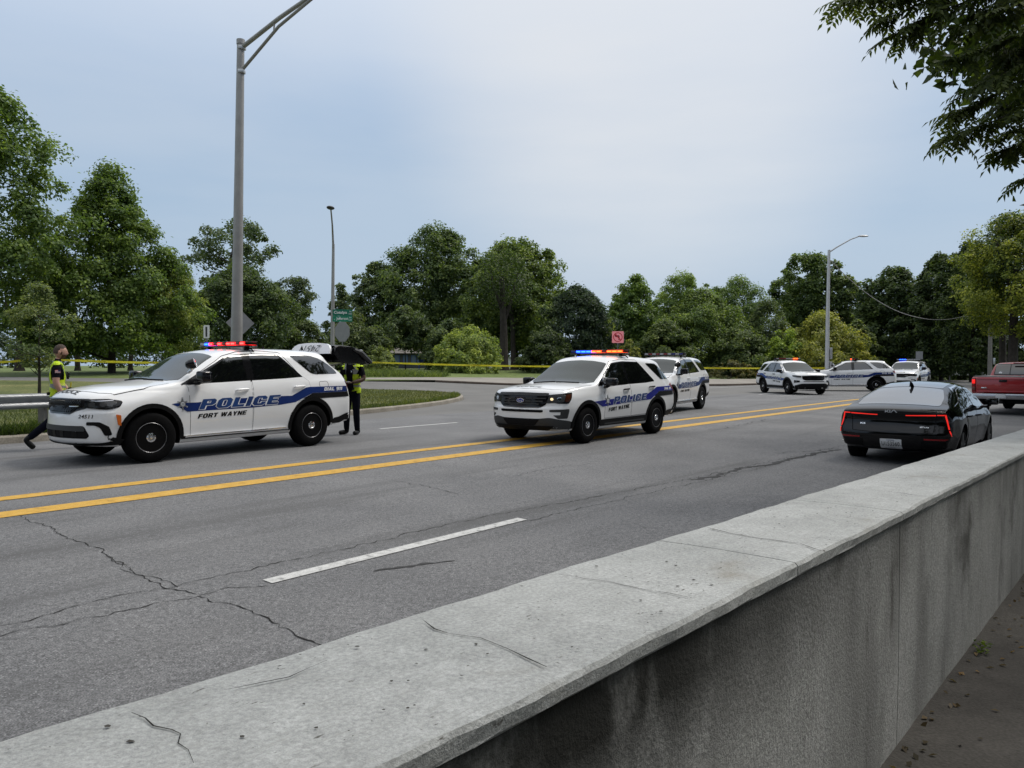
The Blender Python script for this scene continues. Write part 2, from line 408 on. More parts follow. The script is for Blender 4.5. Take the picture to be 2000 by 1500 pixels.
def loft_body(sp):
    sp['_f'] = {k: curve(sp[k]) for k in ('top', 'belt', 'zb', 'ws', 'wm', 'wb', 'tum', 'crown', 'rr')}
    xr, xf = sp['xr'], sp['xf']; N = sp.get('n', 84)
    st = []; r = sp.get('fil', .10); rr_ = sp.get('filr', .06)
    for a in (15, 35, 55, 75): st.append((xr+rr_-rr_*math.sin(R(90-a+0)), rr_*(1-math.cos(R(90-a)))))
    st.sort()
    for i in range(N+1): st.append((xr+rr_+(xf-r-xr-rr_)*i/N, 0))
    for a in (20, 40, 58, 74, 86): st.append((xf-r+r*math.sin(R(a)), r*(1-math.cos(R(a)))))
    pf, pr = curve(sp['pf']), curve(sp['pr'])
    def bowed(x, y, z, W_):
        wf = smooth((x-(xf-sp.get('blend', 1.1)))/sp.get('blend', 1.1)); wr = smooth(((xr+.9)-x)/.9)
        q = min(1, abs(y)/W_)
        x2 = x-wf*(sp['kf']*q**sp.get('ef', 3)+pf(z))+wr*(sp['kr']*q**sp.get('er', 4)+pr(z))
        return Vector((x2, y, z))
    bm = B(); rings = []
    Wm = max(v for _, v in sp['wm'])
    def ring_at(x, inset):
        half = section(sp, x); zlo, zhi = half[0].y, half[-1].y; zc, hh = (zlo+zhi)/2, (zhi-zlo)/2
        Wd = max(p.x for p in half)
        pts = [Vector((p.x*(1-inset/Wd), zc+(p.y-zc)*(1-inset/hh))) for p in half]
        full = pts+[Vector((-p.x, p.y)) for p in pts[-2:0:-1]]
        return full
    for x, ins in st:
        rings.append([bm.verts.new(bowed(x, p.x, p.y, Wm)) for p in ring_at(x, ins)])
    k = len(rings[0])
    for a, b in zip(rings, rings[1:]):
        for i in range(k): bm.faces.new((a[i], b[i], b[(i+1) % k], a[(i+1) % k]))
    for end, (x, ins) in ((0, st[0]), (-1, st[-1])):
        base = ring_at(x, ins); zc = (base[0].y+base[len(base)//2].y)/2; prev = rings[end]; xe = xr if end == 0 else xf
        for f in (.94, .8, .6, .4, .2):
            nr = [bm.verts.new(bowed(xe, p.x*f, zc+(p.y-zc)*f, Wm)) for p in base]
            for i in range(k):
                q = (prev[i], prev[(i+1) % k], nr[(i+1) % k], nr[i]); bm.faces.new(q if end == 0 else q[::-1])
            prev = nr
        c = bm.verts.new(bowed(xe, 0, zc, Wm))
        for i in range(k):
            q = (prev[i], prev[(i+1) % k], c); bm.faces.new(q if end == 0 else q[::-1])
    bmesh.ops.recalc_face_normals(bm, faces=bm.faces[:])
    # fender swell round the wheels
    for v in bm.verts:
        for ax in sp['axles']:
            d = math.hypot(v.co.x-ax, (v.co.z-sp['wr'])*.9)
            if abs(v.co.y) > .55 and v.co.z < 1.1: v.co.y += math.copysign(sp.get('flare', .016)*math.exp(-((d-sp['ra'])/.16)**2), v.co.y)
    me = bpy.data.meshes.new('body'); bm.to_mesh(me); bm.free()
    return me
def cut_arches(me, sp):
    o = bpy.data.objects.new('tmp', me); COL.objects.link(o)
    me.materials.append(paint_white); me.materials.append(plastic)
    cut = B()
    for ax in sp['axles']:
        for s in (-1, 1):
            b2 = B(); lathe(b2, [(sp['ra'], -.25), (sp['ra'], .25)], 40, 'y', (ax, s*(sp['wmax']-.17), sp['wr']))
            box(b2, (ax, s*(sp['wmax']-.17), sp['wr']-.4), (sp['ra']*2*.995, .499, .8))
            t = bpy.data.meshes.new('t'); b2.to_mesh(t); b2.free(); cut.from_mesh(t); bpy.data.meshes.remove(t)
    cm = bpy.data.meshes.new('cut'); cut.to_mesh(cm); cut.free(); cm.materials.append(paint_white); cm.materials.append(plastic)
    for p in cm.polygons: p.material_index = 1
    c = bpy.data.objects.new('cut', cm); COL.objects.link(c)
    md = o.modifiers.new('b', 'BOOLEAN'); md.object = c; md.operation = 'DIFFERENCE'; md.solver = 'EXACT'; md.use_self = True
    dg = bpy.context.evaluated_depsgraph_get(); dg.update()
    nm_ = bpy.data.meshes.new_from_object(o.evaluated_get(dg))
    bpy.data.objects.remove(o); bpy.data.objects.remove(c); bpy.data.meshes.remove(cm)
    return nm_
def bvh_of(me):
    bm = B(); bm.from_mesh(me); t = BVHTree.FromBMesh(bm); bm.free(); return t
# ------------------------------------------------------------------ wheels
_wheel = {}
def wheel_meshes(r, w, style, rim):
    k = (r, w, style)
    if k in _wheel: return _wheel[k]
    bm = B(); rr = rim
    lathe(bm, [(rr-.02, -w/2+.02), (rr, -w/2), (rr+.03, -w/2-.004), (r-.05, -w/2-.006), (r-.018, -w/2+.012), (r-.003, -w/2+.04), (r, -w/2+.07), (r, w/2-.07), (r-.003, w/2-.04), (r-.018, w/2-.012), (r-.05, w/2+.006), (rr+.03, w/2+.004), (rr, w/2), (rr-.02, w/2-.02)], 40, 'y')
    t = bpy.data.meshes.new('tyre'); bm.to_mesh(t); bm.free()
    bm = B()
    rb = B()
    tube(rb, [(math.cos(k*math.pi/20)*(rr-.008), w/2-.001, math.sin(k*math.pi/20)*(rr-.008)) for k in range(41)], .0028, 5, False)  # thin lip ring added to draw the rim-edge highlight
    if style == 'steel':
        lathe(bm, [(rr+.004, w/2-.012), (rr-.008, w/2-.004), (rr-.022, w/2-.012), (rr-.035, w/2-.06), (rr-.07, w/2-.095), (.125, w/2-.075), (.085, w/2-.045), (.06, w/2-.045), (.01, w/2-.045), (.01, -w/2+.03), (rr-.03, -w/2+.03)], 40, 'y')
        for i in range(5):                     # five twin ribs
            for d in (-.16, .16):
                a = i*2*math.pi/5+d+.3; ca, sa = math.cos(a), math.sin(a)
                tube(rb, [(ca*.08, w/2-.050, sa*.08), (ca*.125, w/2-.040, sa*.125), (ca*(rr-.06), w/2-.058, sa*(rr-.06))], [.012, .014, .009], 6)
    else:
        lathe(bm, [(rr+.004, w/2-.012), (rr-.008, w/2-.004), (rr-.02, w/2-.012), (rr-.03, w/2-.09), (.05, w/2-.10), (.01, w/2-.10), (.01, -w/2+.03), (rr-.03, -w/2+.03)], 40, 'y')
        for i in range(5):
            a = i*2*math.pi/5+.3
            for d in (-.1, .1):
                tube(rb, [(math.cos(a)*.03, w/2-.03, math.sin(a)*.03), (math.cos(a+d)*.12, w/2-.02, math.sin(a+d)*.12), (math.cos(a+d*1.2)*(rr-.02), w/2-.02, math.sin(a+d*1.2)*(rr-.02))], [.03, .022, .018], 6)
    q = bpy.data.meshes.new('rim'); bm.to_mesh(q); bm.free()
    sp_ = bpy.data.meshes.new('spokes'); rb.to_mesh(sp_); rb.free()
    bm = B(); lathe(bm, [(.080, w/2-.06), (.082, w/2-.03), (.070, w/2-.010), (.048, w/2-.004), (.044, w/2-.012), (.026, w/2-.012), (.022, w/2-.002), (.006, w/2-.001)], 24, 'y')
    for i in range(5):
        a = i*2*math.pi/5; box(bm, (math.cos(a)*.059, w/2-.007, math.sin(a)*.059), (.014, .012, .014))
    h = bpy.data.meshes.new('hub_cap'); bm.to_mesh(h); bm.free()
    for m_, k_ in ((t, rubber), (q, rim_m), (h, chrome), (sp_, rib_m)):
        m_.materials.append(k_); m_.shade_smooth()
        m_.set_sharp_from_angle(angle=R(38))
    _wheel[k] = (t, q, h, sp_); return _wheel[k]
def add_wheels(root, sp, style='steel', steer=0, rim=.235, w=.25, hub=True):
    t, q, h, sk = wheel_meshes(sp['wr'], w, style, rim)
    for i, ax in enumerate(sp['axles']):
        for s in (1, -1):
            o = bpy.data.objects.new('wheel', t); COL.objects.link(o); o.parent = root; o.location = (ax, s*(sp['track']), sp['wr'])
            o.rotation_euler = (0, random.random()*6, (0 if s > 0 else math.pi)+(steer if ax > 0 else 0)); o.rotation_mode = 'XYZ'
            for nme, m_ in (('rim', q), ('spokes', sk), ('hub_cap', h)):
                if nme == 'hub_cap' and not hub: continue
                c = bpy.data.objects.new(nme, m_); COL.objects.link(c); c.parent = o
# ------------------------------------------------------------------ shared police fittings
def arch_trim(root, bvh, sp, r0, r1, m, a0=-8, a1=188, off=.012, name='arch_trim'):
    for ax in sp['axles']:
        for s in (1, -1):
            out = [(ax+r1*math.cos(R(a0+(a1-a0)*i/22)), sp['wr']+r1*math.sin(R(a0+(a1-a0)*i/22))) for i in range(23)]
            inn = [(ax+r0*math.cos(R(a0+(a1-a0)*i/22)), sp['wr']+r0*math.sin(R(a0+(a1-a0)*i/22))) for i in range(23)]
            panel(name, bvh, out+inn[::-1], 'y', s, off, m, root, 0)
def door(root, bvh, poly, handle, s, hm, paint=paint_white, big=False):
    g = panel('door_gap', bvh, poly, 'y', s, .0022, seam_m, None, .10)
    c = Vector((sum(p[0] for p in poly)/len(poly), sum(p[1] for p in poly)/len(poly)))
    ins = []
    k = len(poly)
    for i in range(k):
        a, p, b = Vector(poly[i-1]), Vector(poly[i]), Vector(poly[(i+1) % k]); t = (b-a)
        if t.length < 1e-6: ins.append(tuple(p)); continue
        nrm = Vector((-t.y, t.x)).normalized()
        if nrm.dot(c-p) < 0: nrm = -nrm
        ins.append(tuple(p+nrm*.006))
    d = panel('door', bvh, ins, 'y', s, .0045, paint, root, .10); g.parent = d
    x, z = handle
    hit = bvh.ray_cast(Vector((x, 3*s, z)), Vector((0, -s, 0)))[0]
    bm = B(); tube(bm, [(x+.12, hit.y+.01*s, z-.012), (x+.10, hit.y+.035*s, z-.004), (x, hit.y+.045*s, z), (x-.10, hit.y+.035*s, z+.004), (x-.12, hit.y+.01*s, z+.006)], [.012, .016, .018, .016, .012], 8)
    o = obj('handle', bm, hm, d)
    bm2 = B(); ball(bm2, (x+.0, hit.y-.004*s, z-.018), .06, 1.1, .16, .55)
    obj('handle_cup', bm2, seam_m if hm is plastic else satin_grey, d)
    return d
def window(root, bvh, poly, s, off=.006, frame=.018, name='window', fm=None):
    p = rnd(poly, .04)
    o = panel(name, bvh, p, 'y', s, off, glass_m, root, .10)
    return o
def badge_star(root, bvh, x, z, s, r=.105):
    """six-pointed sheriff style star with round seal"""
    pts = []
    for i in range(12):
        a = math.pi/2+i*math.pi/6; q = r if i % 2 == 0 else r*.55
        if i in (0, 6): q = r*1.18
        pts.append((x+q*math.cos(a), z+q*math.sin(a)))
    o = panel('star_badge', bvh, pts, 'y', s, .0085, letter_black, root, 0)
    pts2 = [(x+(a-x)*.84, z+(b-z)*.84) for a, b in pts]
    panel('star_face', bvh, pts2, 'y', s, .0105, silver_vinyl, o, 0)
    pts4 = [(x+(a-x)*.68, z+(b-z)*.68) for a, b in pts]
    panel('star_field', bvh, pts4, 'y', s, .012, satin_grey, o, 0)
    c = lambda q: [(x+q*math.cos(i*math.pi/8), z+q*math.sin(i*math.pi/8)) for i in range(16)]
    panel('star_seal', bvh, c(r*.42), 'y', s, .0135, letter_white, o, 0); panel('star_core', bvh, c(r*.30), 'y', s, .015, silver_vinyl, o, 0)
    for i in (0, 2, 4, 6, 8, 10):
        a = math.pi/2+i*math.pi/6; q = r*(1.18 if i in (0, 6) else 1)
        cc = (x+q*math.cos(a), z+q*math.sin(a)); panel('star_tip', bvh, [(cc[0]+.013*math.cos(k*math.pi/3), cc[1]+.013*math.sin(k*math.pi/3)) for k in range(6)], 'y', s, .011, silver_vinyl, o, 0)
def side_text(name, root, bvh, body, x0, x1, z0, z1, s, off, m, bold=.02, shear=.25, rise=0, axis='y', grid=.1):
    """lettering between car x0 (first letter) and x1 (last letter); z0..z1 the letter height"""
    w, h = abs(x1-x0), z1-z0
    bm = fit_text(block_bm(body, shear, bold), w, h)
    cx, cz = (x0+x1)/2, (z0+z1)/2; sg = -1 if s > 0 else 1     # on the left flank reading runs towards the rear
    for v in bm.verts:
        u, t = v.co.x, v.co.y
        v.co = Vector((cx+sg*u, cz+t+rise*(u/w), 0))
    return obj(name, project(bm, bvh, axis, s, off, grid, False), m, root, False)
def police_livery(root, bvh, L, stripe_m):
    for s in (1, -1):
        fs = (lambda a, b: (a, b)) if s > 0 else (lambda a, b: (a, b))
        panel('stripe', bvh, L['stripe'], 'y', s, .0058, stripe_m, root, .1)
        panel('lower_stripe', bvh, L['black'], 'y', s, .0062, letter_black, root, .1)
        x0, x1 = L['police'][:2] if s > 0 else L['police'][1::-1]
        z0, z1 = L['police'][2:4]; rise = L.get('rise', .03)*(1 if s > 0 else -1)
        # white keyline below, blue letters above
        side_text('police_outline', root, bvh, 'POLICE', x0, x1, z0-.010, z1+.010, s, .0078, letter_white, .055, .28, rise)
        side_text('police_lettering', root, bvh, 'POLICE', x0-math.copysign(.010, x0-x1), x1+math.copysign(.010, x0-x1), z0, z1, s, .0098, letter_blue, .0, .28, rise)
        x0, x1 = L['town'][:2] if s > 0 else L['town'][1::-1]
        side_text('town_lettering', root, bvh, 'FORT WAYNE', x0, x1, *L['town'][2:4], s, .0078, letter_black, .0, L.get('tshear', .28), L.get('trise', .02)*(1 if s > 0 else -1))
        x0, x1 = L['dial'][:2] if s > 0 else L['dial'][1::-1]
        side_text('dial_lettering', root, bvh, 'DIAL 911', x0, x1, *L['dial'][2:4], s, .0085, letter_white, .0, .22, 0)
        badge_star(root, bvh, *L['star'], s, L.get('sr', .1))
def light_bar(root, x, z, w, lit, depth=.30, h=.065):
    """roof light bar: tray, feet and a row of lamp modules; lit = colour per module from the right end to the left"""
    bm = B(); box(bm, (x, 0, z), (depth, w, .03), None, .012); o = obj('light_bar', bm, gloss_black, root)
    bm = B(); box(bm, (x, 0, z+.028+h), (depth*.96, w*.985, .012), None, .005); obj('bar_cover', bm, satin_grey, o)
    for s in (-1, 1):
        bm = B(); box(bm, (x, s*w*.40, z-.035), (.09, .05, .06), None, .01); obj('bar_foot', bm, plastic, o)
        bm = B(); tube(bm, [(x, s*w*.40, z-.04), (x-.02, s*w*.47, z-.05), (x-.02, s*w*.52, z-.10)], [.012]*3, 6); obj('bar_strap', bm, plastic, o)
    n = len(lit); cw = w*.97/n
    for i, c in enumerate(lit):
        y = -w*.485+cw*(i+.5); lens, core = LITE[c]
        for sx in (1, -1):
            bm = B(); box(bm, (x+sx*depth*.30, y, z+.02+h/2), (depth*.38, cw*.95, h), None, .012); lm = obj('light_module', bm, lens, o)
            if core:
                bm = B(); box(bm, (x+sx*depth*.42, y, z+.02+h/2), (depth*.18, cw*.80, h*.55), None, .008); obj('light_core', bm, core, lm)
    for s in (-1, 1):
        bm = B(); box(bm, (x, s*w*.492, z+.02+h/2), (depth*.9, w*.016, h), None, .01); obj('bar_end', bm, plastic, o)
    bm = B(); box(bm, (x, 0, z+.02+h/2), (depth*.2, w*.96, h*.8)); obj('bar_spine', bm, plastic, o)
    return o
def mirror(root, x, y, z, s, m=plastic, paint=None, w=.25, h=.19):
    bm = B(); tube(bm, [(x+.05, s*(y-.06), z-.09), (x+.02, s*(y+.04), z-.085), (x, s*(y+.10), z-.05)], [.035, .035, .03], 8, True, .8); base = obj('mirror', bm, m, root)
    bm = B(); q = bmesh.ops.create_cube(bm, size=1); bmesh.ops.bevel(bm, geom=bm.edges[:], offset=.28, segments=4, affect='EDGES', profile=.6)
    bmesh.ops.scale(bm, vec=(.17, w, h), verts=bm.verts[:])
    for v in bm.verts: v.co.z -= v.co.y*.0*s; v.co.x *= (1-.25*max(0, v.co.y*s/w+.0))
    bmesh.ops.translate(bm, vec=(x-.01, s*(y+.13), z+.02), verts=bm.verts[:]); sh = obj('mirror_shell', bm, paint or m, base, True, 60)
    bm = B(); box(bm, (x-.098, s*(y+.13), z+.02), (.006, w*.8, h*.76), None, .002); obj('mirror_glass', bm, glass_m, base)
def spotlight(root, x, y, z, s=1, aim=(-.6, .5, .25)):
    d = Vector(aim).normalized(); q = d.to_track_quat('Z', 'Y').to_matrix().to_4x4()
    bm = B(); lathe(bm, [(.02, -.11), (.055, -.09), (.078, -.03), (.085, .03), (.082, .045)], 18); bm.transform(Matrix.Translation((x, y, z))@q); o = obj('spotlight', bm, gloss_black, root)
    bm = B(); lathe(bm, [(.083, .035), (.079, .048), (.074, .05), (.03, .062), (.01, .064)], 18); bm.transform(Matrix.Translation((x, y, z))@q); obj('spotlight_lens', bm, lamp_clear, o)
    bm = B(); tube(bm, [(x, y, z-.06), (x+.01, y-.02*s, z-.11), (x+.03, y-.07*s, z-.15)], [.02, .026, .022], 8); obj('spotlight_mount', bm, chrome, o)
FW = None
# ================================================================== police SUVs
def base_suv(name, sp, label, group, loc, rz):
    me = loft_body(sp); me2 = cut_arches(me, sp); bvh = bvh_of(me); root = empty(name, loc, rz, label, 'police car', group)
    o = bpy.data.objects.new('body', me2); COL.objects.link(o); o.parent = root
    me2.shade_smooth(); me2.set_sharp_from_angle(angle=R(40))
    bm = B(); box(bm, (0, 0, sp['wr']+.02), (sp['xf']-sp['xr']-1.0, 1.45, .22)); 
    obj('underbody', bm, seam_m, root)
    for ax in sp['axles']:
        bm = B(); tube(bm, [(ax, -sp['track'], sp['wr']), (ax, sp['track'], sp['wr'])], .06, 8); obj('axle', bm, seam_m, root)
    return root, bvh
def seam(root, bvh, pts, axis, s, w=.008, off=.004, m=seam_m, name='panel_gap'):
    q = [Vector(pts[0])]
    for a, b in zip(pts, pts[1:]):
        a, b = Vector(a), Vector(b); n = max(1, int((b-a).length/.04))
        q += [a.lerp(b, (i+1)/n) for i in range(n)]
    bm = B(); pr = None
    for i, p in enumerate(q):
        d = (q[min(i+1, len(q)-1)]-q[max(i-1, 0)]).normalized(); nn = Vector((-d.y, d.x))*w/2
        r = (bm.verts.new((*(p+nn), 0)), bm.verts.new((*(p-nn), 0)))
        if pr: bm.faces.new((pr[0], pr[1], r[1], r[0]))
        pr = r
    return obj(name, project(bm, bvh, axis, s, off, 0, False), m, root)
POLICE_GROUP = 'white police cars stopped across the road'
DUR = dict(xf=2.47, xr=-2.69, n=90, axles=(1.52, -1.55), wr=.392, ra=.475, wmax=.965, track=.835, kf=.34, ef=2.6, kr=.22, er=4, fil=.09, filr=.05,
    top=[(-2.69,1.40),(-2.62,1.47),(-2.48,1.60),(-2.34,1.71),(-2.22,1.765),(-2.0,1.785),(-1.4,1.81),(-.6,1.815),(-.1,1.79),(.14,1.755),(.30,1.705),(.70,1.475),(1.07,1.285),(1.3,1.245),(2.0,1.185),(2.3,1.14),(2.47,1.085)],
    belt=[(-2.69,1.30),(-1.5,1.285),(-.5,1.235),(.6,1.19),(1.2,1.165),(1.6,1.125),(2.0,1.09),(2.3,1.045),(2.47,.99)],
    zb=[(-2.69,.42),(-2.2,.36),(-1.5,.28),(1.5,.26),(2.0,.27),(2.47,.30)], ws=[(-2.69,.86),(-2,.90),(1.5,.90),(2.47,.84)],
    wm=[(-2.69,.93),(-2.0,.955),(-1,.96),(1.4,.955),(2.0,.945),(2.47,.92)], wb=[(-2.69,.85),(-2.0,.885),(-1,.90),(1.0,.90),(1.5,.885),(2.47,.80)],
    tum=[(-2.69,.35),(-1.5,.34),(.3,.36),(1.0,.42),(1.4,.5),(2.4,.8)], crown=[(-2.69,.06),(-1,.05),(.5,.05),(1.3,.05),(1.6,.05),(2.47,.06)],
    rr=[(-2.69,.14),(0,.15),(1.2,.08),(2.47,.07)], pf=[(.2,.09),(.36,.02),(.50,0),(.80,.02),(.83,.045),(.98,.05),(1.05,.08),(1.3,.16)], pr=[(.3,.12),(.5,.0),(.85,.0),(1.0,.03),(1.2,.10),(1.45,.26),(1.7,.40)])
def durango(label, loc, rz, bar, gate_open=False, steer=0, group=POLICE_GROUP):
    global FW
    FW = (1.52, .95)
    sp = dict(DUR); root, bv = base_suv('police_car', sp, label, group, loc, rz)
    # ---- glass
    ws = [(1.08,-.60),(1.13,-.3),(1.145,0),(1.13,.3),(1.08,.60),(.98,.775),(.55,.70),(.31,.655),(.275,.35),(.265,0),(.275,-.35),(.31,-.655),(.55,-.70),(.98,-.775)]
    wsp = panel('windshield', bv, ws, 'z', 1, .005, shield_m, root, .08)
    for y0 in (.05, -.55):
        bm = B(); bm2 = ribbon([(1.15, y0-.02), (1.135, y0+.25), (1.10, y0+.48)], .016); obj('wiper', project(poly_bm(bm2), bv, 'z', 1, .02, 0), plastic, wsp); bm.free()
    for s in (1, -1):
        # B and C pillars blacked out
        panel('window_surround', bv, rnd([(1.02,1.195),(.30,1.55),(.10,1.665,.08),(-.30,1.71),(-.95,1.71,.06),(-1.40,1.285),(-1.36,1.262),(-.28,1.222),(.6,1.188)], .02), 'y', s, .003, gloss_black, root, .1)
        window(root, bv, [(.88,1.215),(.30,1.52),(.04,1.66,.08),(-.20,1.685),(-.215,1.245)], s)
        window(root, bv, [(-.365,1.25),(-.355,1.69),(-.93,1.69,.08),(-1.27,1.32,.05),(-1.25,1.285)], s)
        window(root, bv, [(-1.62,1.335,.10),(-1.20,1.685,.05),(-1.78,1.69,.25),(-2.18,1.45,.12),(-2.26,1.345,.04)], s, name='quarter_window')
        front = [(.875,.36),(.90,1.155),(.93,1.185),(.55,1.215)]+[(.0,1.235),(-.275,1.245),(-.28,.80),(-.275,.375)]
        door(root, bv, front, (-.08, 1.095), s, paint_white)
        rear = [(-.29,.375),(-.295,.80),(-.30,1.245),(-1.0,1.272),(-1.40,1.295),(-1.51,1.21),(-1.55,1.0),(-1.50,.92),(-1.25,.85),(-1.07,.62),(-1.01,.385)]
        door(root, bv, rear, (-1.27, 1.12), s, paint_white)
        seam(root, bv, [(-1.36,1.30),(-1.0,1.735),(-.55,1.765)], 'y', s, .007, .0035)
        seam(root, bv, [(1.0,1.18),(.50,1.47),(.15,1.665),(-.15,1.735),(-.55,1.765)], 'y', s, .007, .0035)
        # sill: chrome strip above a black rocker
        panel('rocker', bv, rnd([(1.02,.20),(1.0,.375),(-1.05,.385),(-1.08,.20)], .02), 'y', s, .012, plastic, root, 0)
        panel('sill_trim', bv, rnd([(.98,.352),(.96,.385),(-1.0,.40),(-1.03,.36)], .015), 'y', s, .022, chrome, root, 0)
        mirror(root, .72, .93, 1.30, s, plastic, gloss_black, .24, .185)
        panel('tail_light', bv, rnd([(-2.38,1.215),(-2.62,1.225),(-2.66,1.03),(-2.52,1.0),(-2.45,1.08)], .02), 'y', s, .008, chrome, root, .05)
        panel('tail_lens', bv, rnd([(-2.42,1.195),(-2.62,1.205),(-2.65,1.05),(-2.535,1.025),(-2.475,1.09)], .02), 'y', s, .013, red_lens, root, .05)
        panel('side_marker', bv, rnd([(1.99,.76),(2.06,.775),(2.03,.62),(1.985,.60)], .015), 'y', s, .012, amber, root, 0)
        panel('rear_valance', bv, rnd([(-2.05,.30),(-2.08,.50),(-2.66,.56),(-2.68,.40),(-2.4,.30)], .03), 'y', s, .01, plastic, root, .1)
        if s > 0: panel('fuel_flap', bv, ribbon(rnd([(-1.74,1.20),(-1.95,1.205),(-1.96,1.09),(-1.75,1.085)], .05)+[rnd([(-1.74,1.20),(-1.95,1.205),(-1.96,1.09),(-1.75,1.085)], .05)[0]], .005), 'y', s, .003, seam_m, root, 0)
    arch_trim(root, bv, sp, .455, .525, plastic, -6, 186)
    # ---- front face
    hood = [(1.16,.80),(1.6,.86),(2.02,.80),(2.16,.62),(2.26,.3),(2.28,0)]
    seam(root, bv, hood+[(a, -b) for a, b in hood[-2::-1]], 'z', 1, .009, .003)
    panel('grille_surround', bv, rnd([(-.66,1.0),(0,1.005),(.66,1.0),(.60,.86),(.40,.82),(.33,.775),(-.33,.775),(-.40,.82),(-.60,.86)], .03), FW, 1, .012, gloss_black, root, .08)
    gr = panel('grille', bv, rnd([(-.60,.985),(0,.988),(.60,.985),(.55,.875),(.38,.84),(.30,.80),(-.30,.80),(-.38,.84),(-.55,.875)], .03), FW, 1, .016, seam_m, root, .08)
    for d in (1, -1):                           # crossed mesh bars
        for i in range(-17, 18):
            x0 = i*.046
            pts = []
            for k in range(6):
                z = .805+k*.034; y = x0+d*(z-.89)*1.2
                lim = .56 if z > .87 else .36
                if abs(y) < lim and z < .98: pts.append((y, z))
            if len(pts) > 1: panel('grille_bar', bv, ribbon(pts, .009), FW, 1, .024, gloss_black, gr, 0)
    o = side_emblem = panel('grille_badge', bv, rnd([(.30,.90),(.50,.905),(.49,.89),(.31,.886)], .004), FW, 1, .032, chrome, gr, 0)
    for s in (1, -1):
        h = panel('headlight', bv, rnd([(.60*s,.995),(.88*s,1.0),(1.06*s,.965),(1.02*s,.88),(.90*s,.845),(.58*s,.875)], .03), FW, 1, .012, gloss_black, root, .05)
        panel('headlight_lens', bv, rnd([(.635*s,.965),(.88*s,.975),(.99*s,.95),(.96*s,.885),(.88*s,.865),(.64*s,.89)], .025), FW, 1, .018, lamp_dark, h, .05)
        for yy in (.70, .84):
            c = [(yy*s+.042*math.cos(k*math.pi/6), .922+.036*math.sin(k*math.pi/6)) for k in range(12)]
            panel('headlight_bulb', bv, c, FW, 1, .022, satin_grey, h, 0)
        panel('daytime_lamp', bv, rnd([(.66*s,.972),(.93*s,.978),(.93*s,.966),(.66*s,.960)], .003), FW, 1, .023, lamp_clear if s > 0 else lamp_clear, h, .05)
        panel('fog_slot', bv, rnd([(.62*s,.665),(.80*s,.665),(.90*s,.60),(.93*s,.47),(.86*s,.46),(.81*s,.58),(.74*s,.615),(.62*s,.615)], .025), FW, 1, .008, plastic, root, .05)
    panel('bumper_intake', bv, rnd([(-.58,.605),(0,.60),(.58,.605),(.66,.46),(.62,.42),(0,.415),(-.62,.42),(-.66,.46)], .04), FW, 1, .006, seam_m, root, .08)
    panel('intake_bar', bv, rnd([(-.57,.602),(.57,.602),(.60,.525),(-.60,.525)], .03), FW, 1, .012, satin_grey, root, .08)
    for yy in (-.42, -.12, .12, .42): panel('intake_fin', bv, [(yy-.05,.52),(yy+.05,.52),(yy+.05,.43),(yy-.05,.43)], FW, 1, .012, plastic, root, 0)
    panel('chin', bv, rnd([(-.88,.36),(0,.335),(.88,.36),(.88,.22),(-.88,.22)], .03), FW, 1, .012, plastic, root, .08)
    for s in (1, -1): panel('chin_side', bv, [(1.98,.22),(1.98,.40),(2.2,.36),(2.5,.34),(2.5,.22)], 'y', s, .012, plastic, root, .08)
    # ---- livery
    L = dict(stripe=[(1.20,.895),(1.13,.905),(.77,.905),(-.07,.945),(-.87,.955),(-1.10,.955),(-1.42,1.095),(-1.52,1.105),(-2.40,1.105),(-2.44,1.0),(-1.56,.99),(-1.17,.835),(-.85,.80),(-.27,.775),(.77,.765),(.94,.762),(1.0,.80)],
        black=[(-1.33,.895),(-1.56,.985),(-2.45,.995),(-2.48,.90),(-1.55,.885)], police=(.75,-.87,.805,.965), town=(.76,-.16,.655,.725), dial=(-1.84,-2.31,1.025,1.09), star=(1.02,.885), sr=.085, rise=.03)
    police_livery(root, bv, L, navy)
    def on_hood(body, xc, w, hgt, name, m, bold=.02):
        bm = fit_text(text_bm(body, 1, bold, 0), w, hgt)
        for v in bm.verts: v.co = Vector((xc+v.co.y, -v.co.x*-1, 0)) if False else Vector((xc+v.co.y*-1*-1*-1, v.co.x*1, 0))
        return obj(name, project(bm, bv, 'z', 1, .004, .1, False), m, root, False)
    bm = fit_text(text_bm('POLICE', 1, .03, 0), .60, .085)
    for v in bm.verts: v.co = Vector((2.34+v.co.y*-1, v.co.x, 0))
    for v in bm.verts: v.co.x = 2.30-(v.co.x-2.34)*-1
    obj('hood_lettering', project(bm, bv, 'z', 1, .004, .1, False), satin_grey, root, False)
    bm = fit_text(text_bm('24511', 1, .01, .15), .23, .055)
    for v in bm.verts: v.co = Vector((v.co.x+.60, v.co.y+.745, 0))
    obj('unit_number', project(bm, bv, FW, 1, .004, .1, False), letter_black, root, False)
    # ---- roof
    light_bar(root, -.44, 1.845, 1.40, bar, .28, .05)
    if not gate_open:
        panel('rear_window', bv, rnd([(-.62,1.70),(.62,1.70),(.68,1.36),(-.68,1.36)], .05), 'x', -1, .006, glass_m, root, .1)
    spotlight(root, .80, .88, 1.53)
    for x_ in (-2.0, -1.1):
        bm = B(); tube(bm, [(x_, .12, 1.80), (x_, .12, 1.86)], [.022, .016], 8); obj('antenna', bm, plastic, root)
    add_wheels(root, sp, 'steel', steer)
    if gate_open:
        # opening seen under the raised tailgate
        panel('cargo_opening', bv, rnd([(-.66,1.68),(.66,1.68),(.70,.80),(-.70,.80)], .06), 'x', -1, .004, seam_m, root, .1)
        raised_gate(root)
    return root, bv
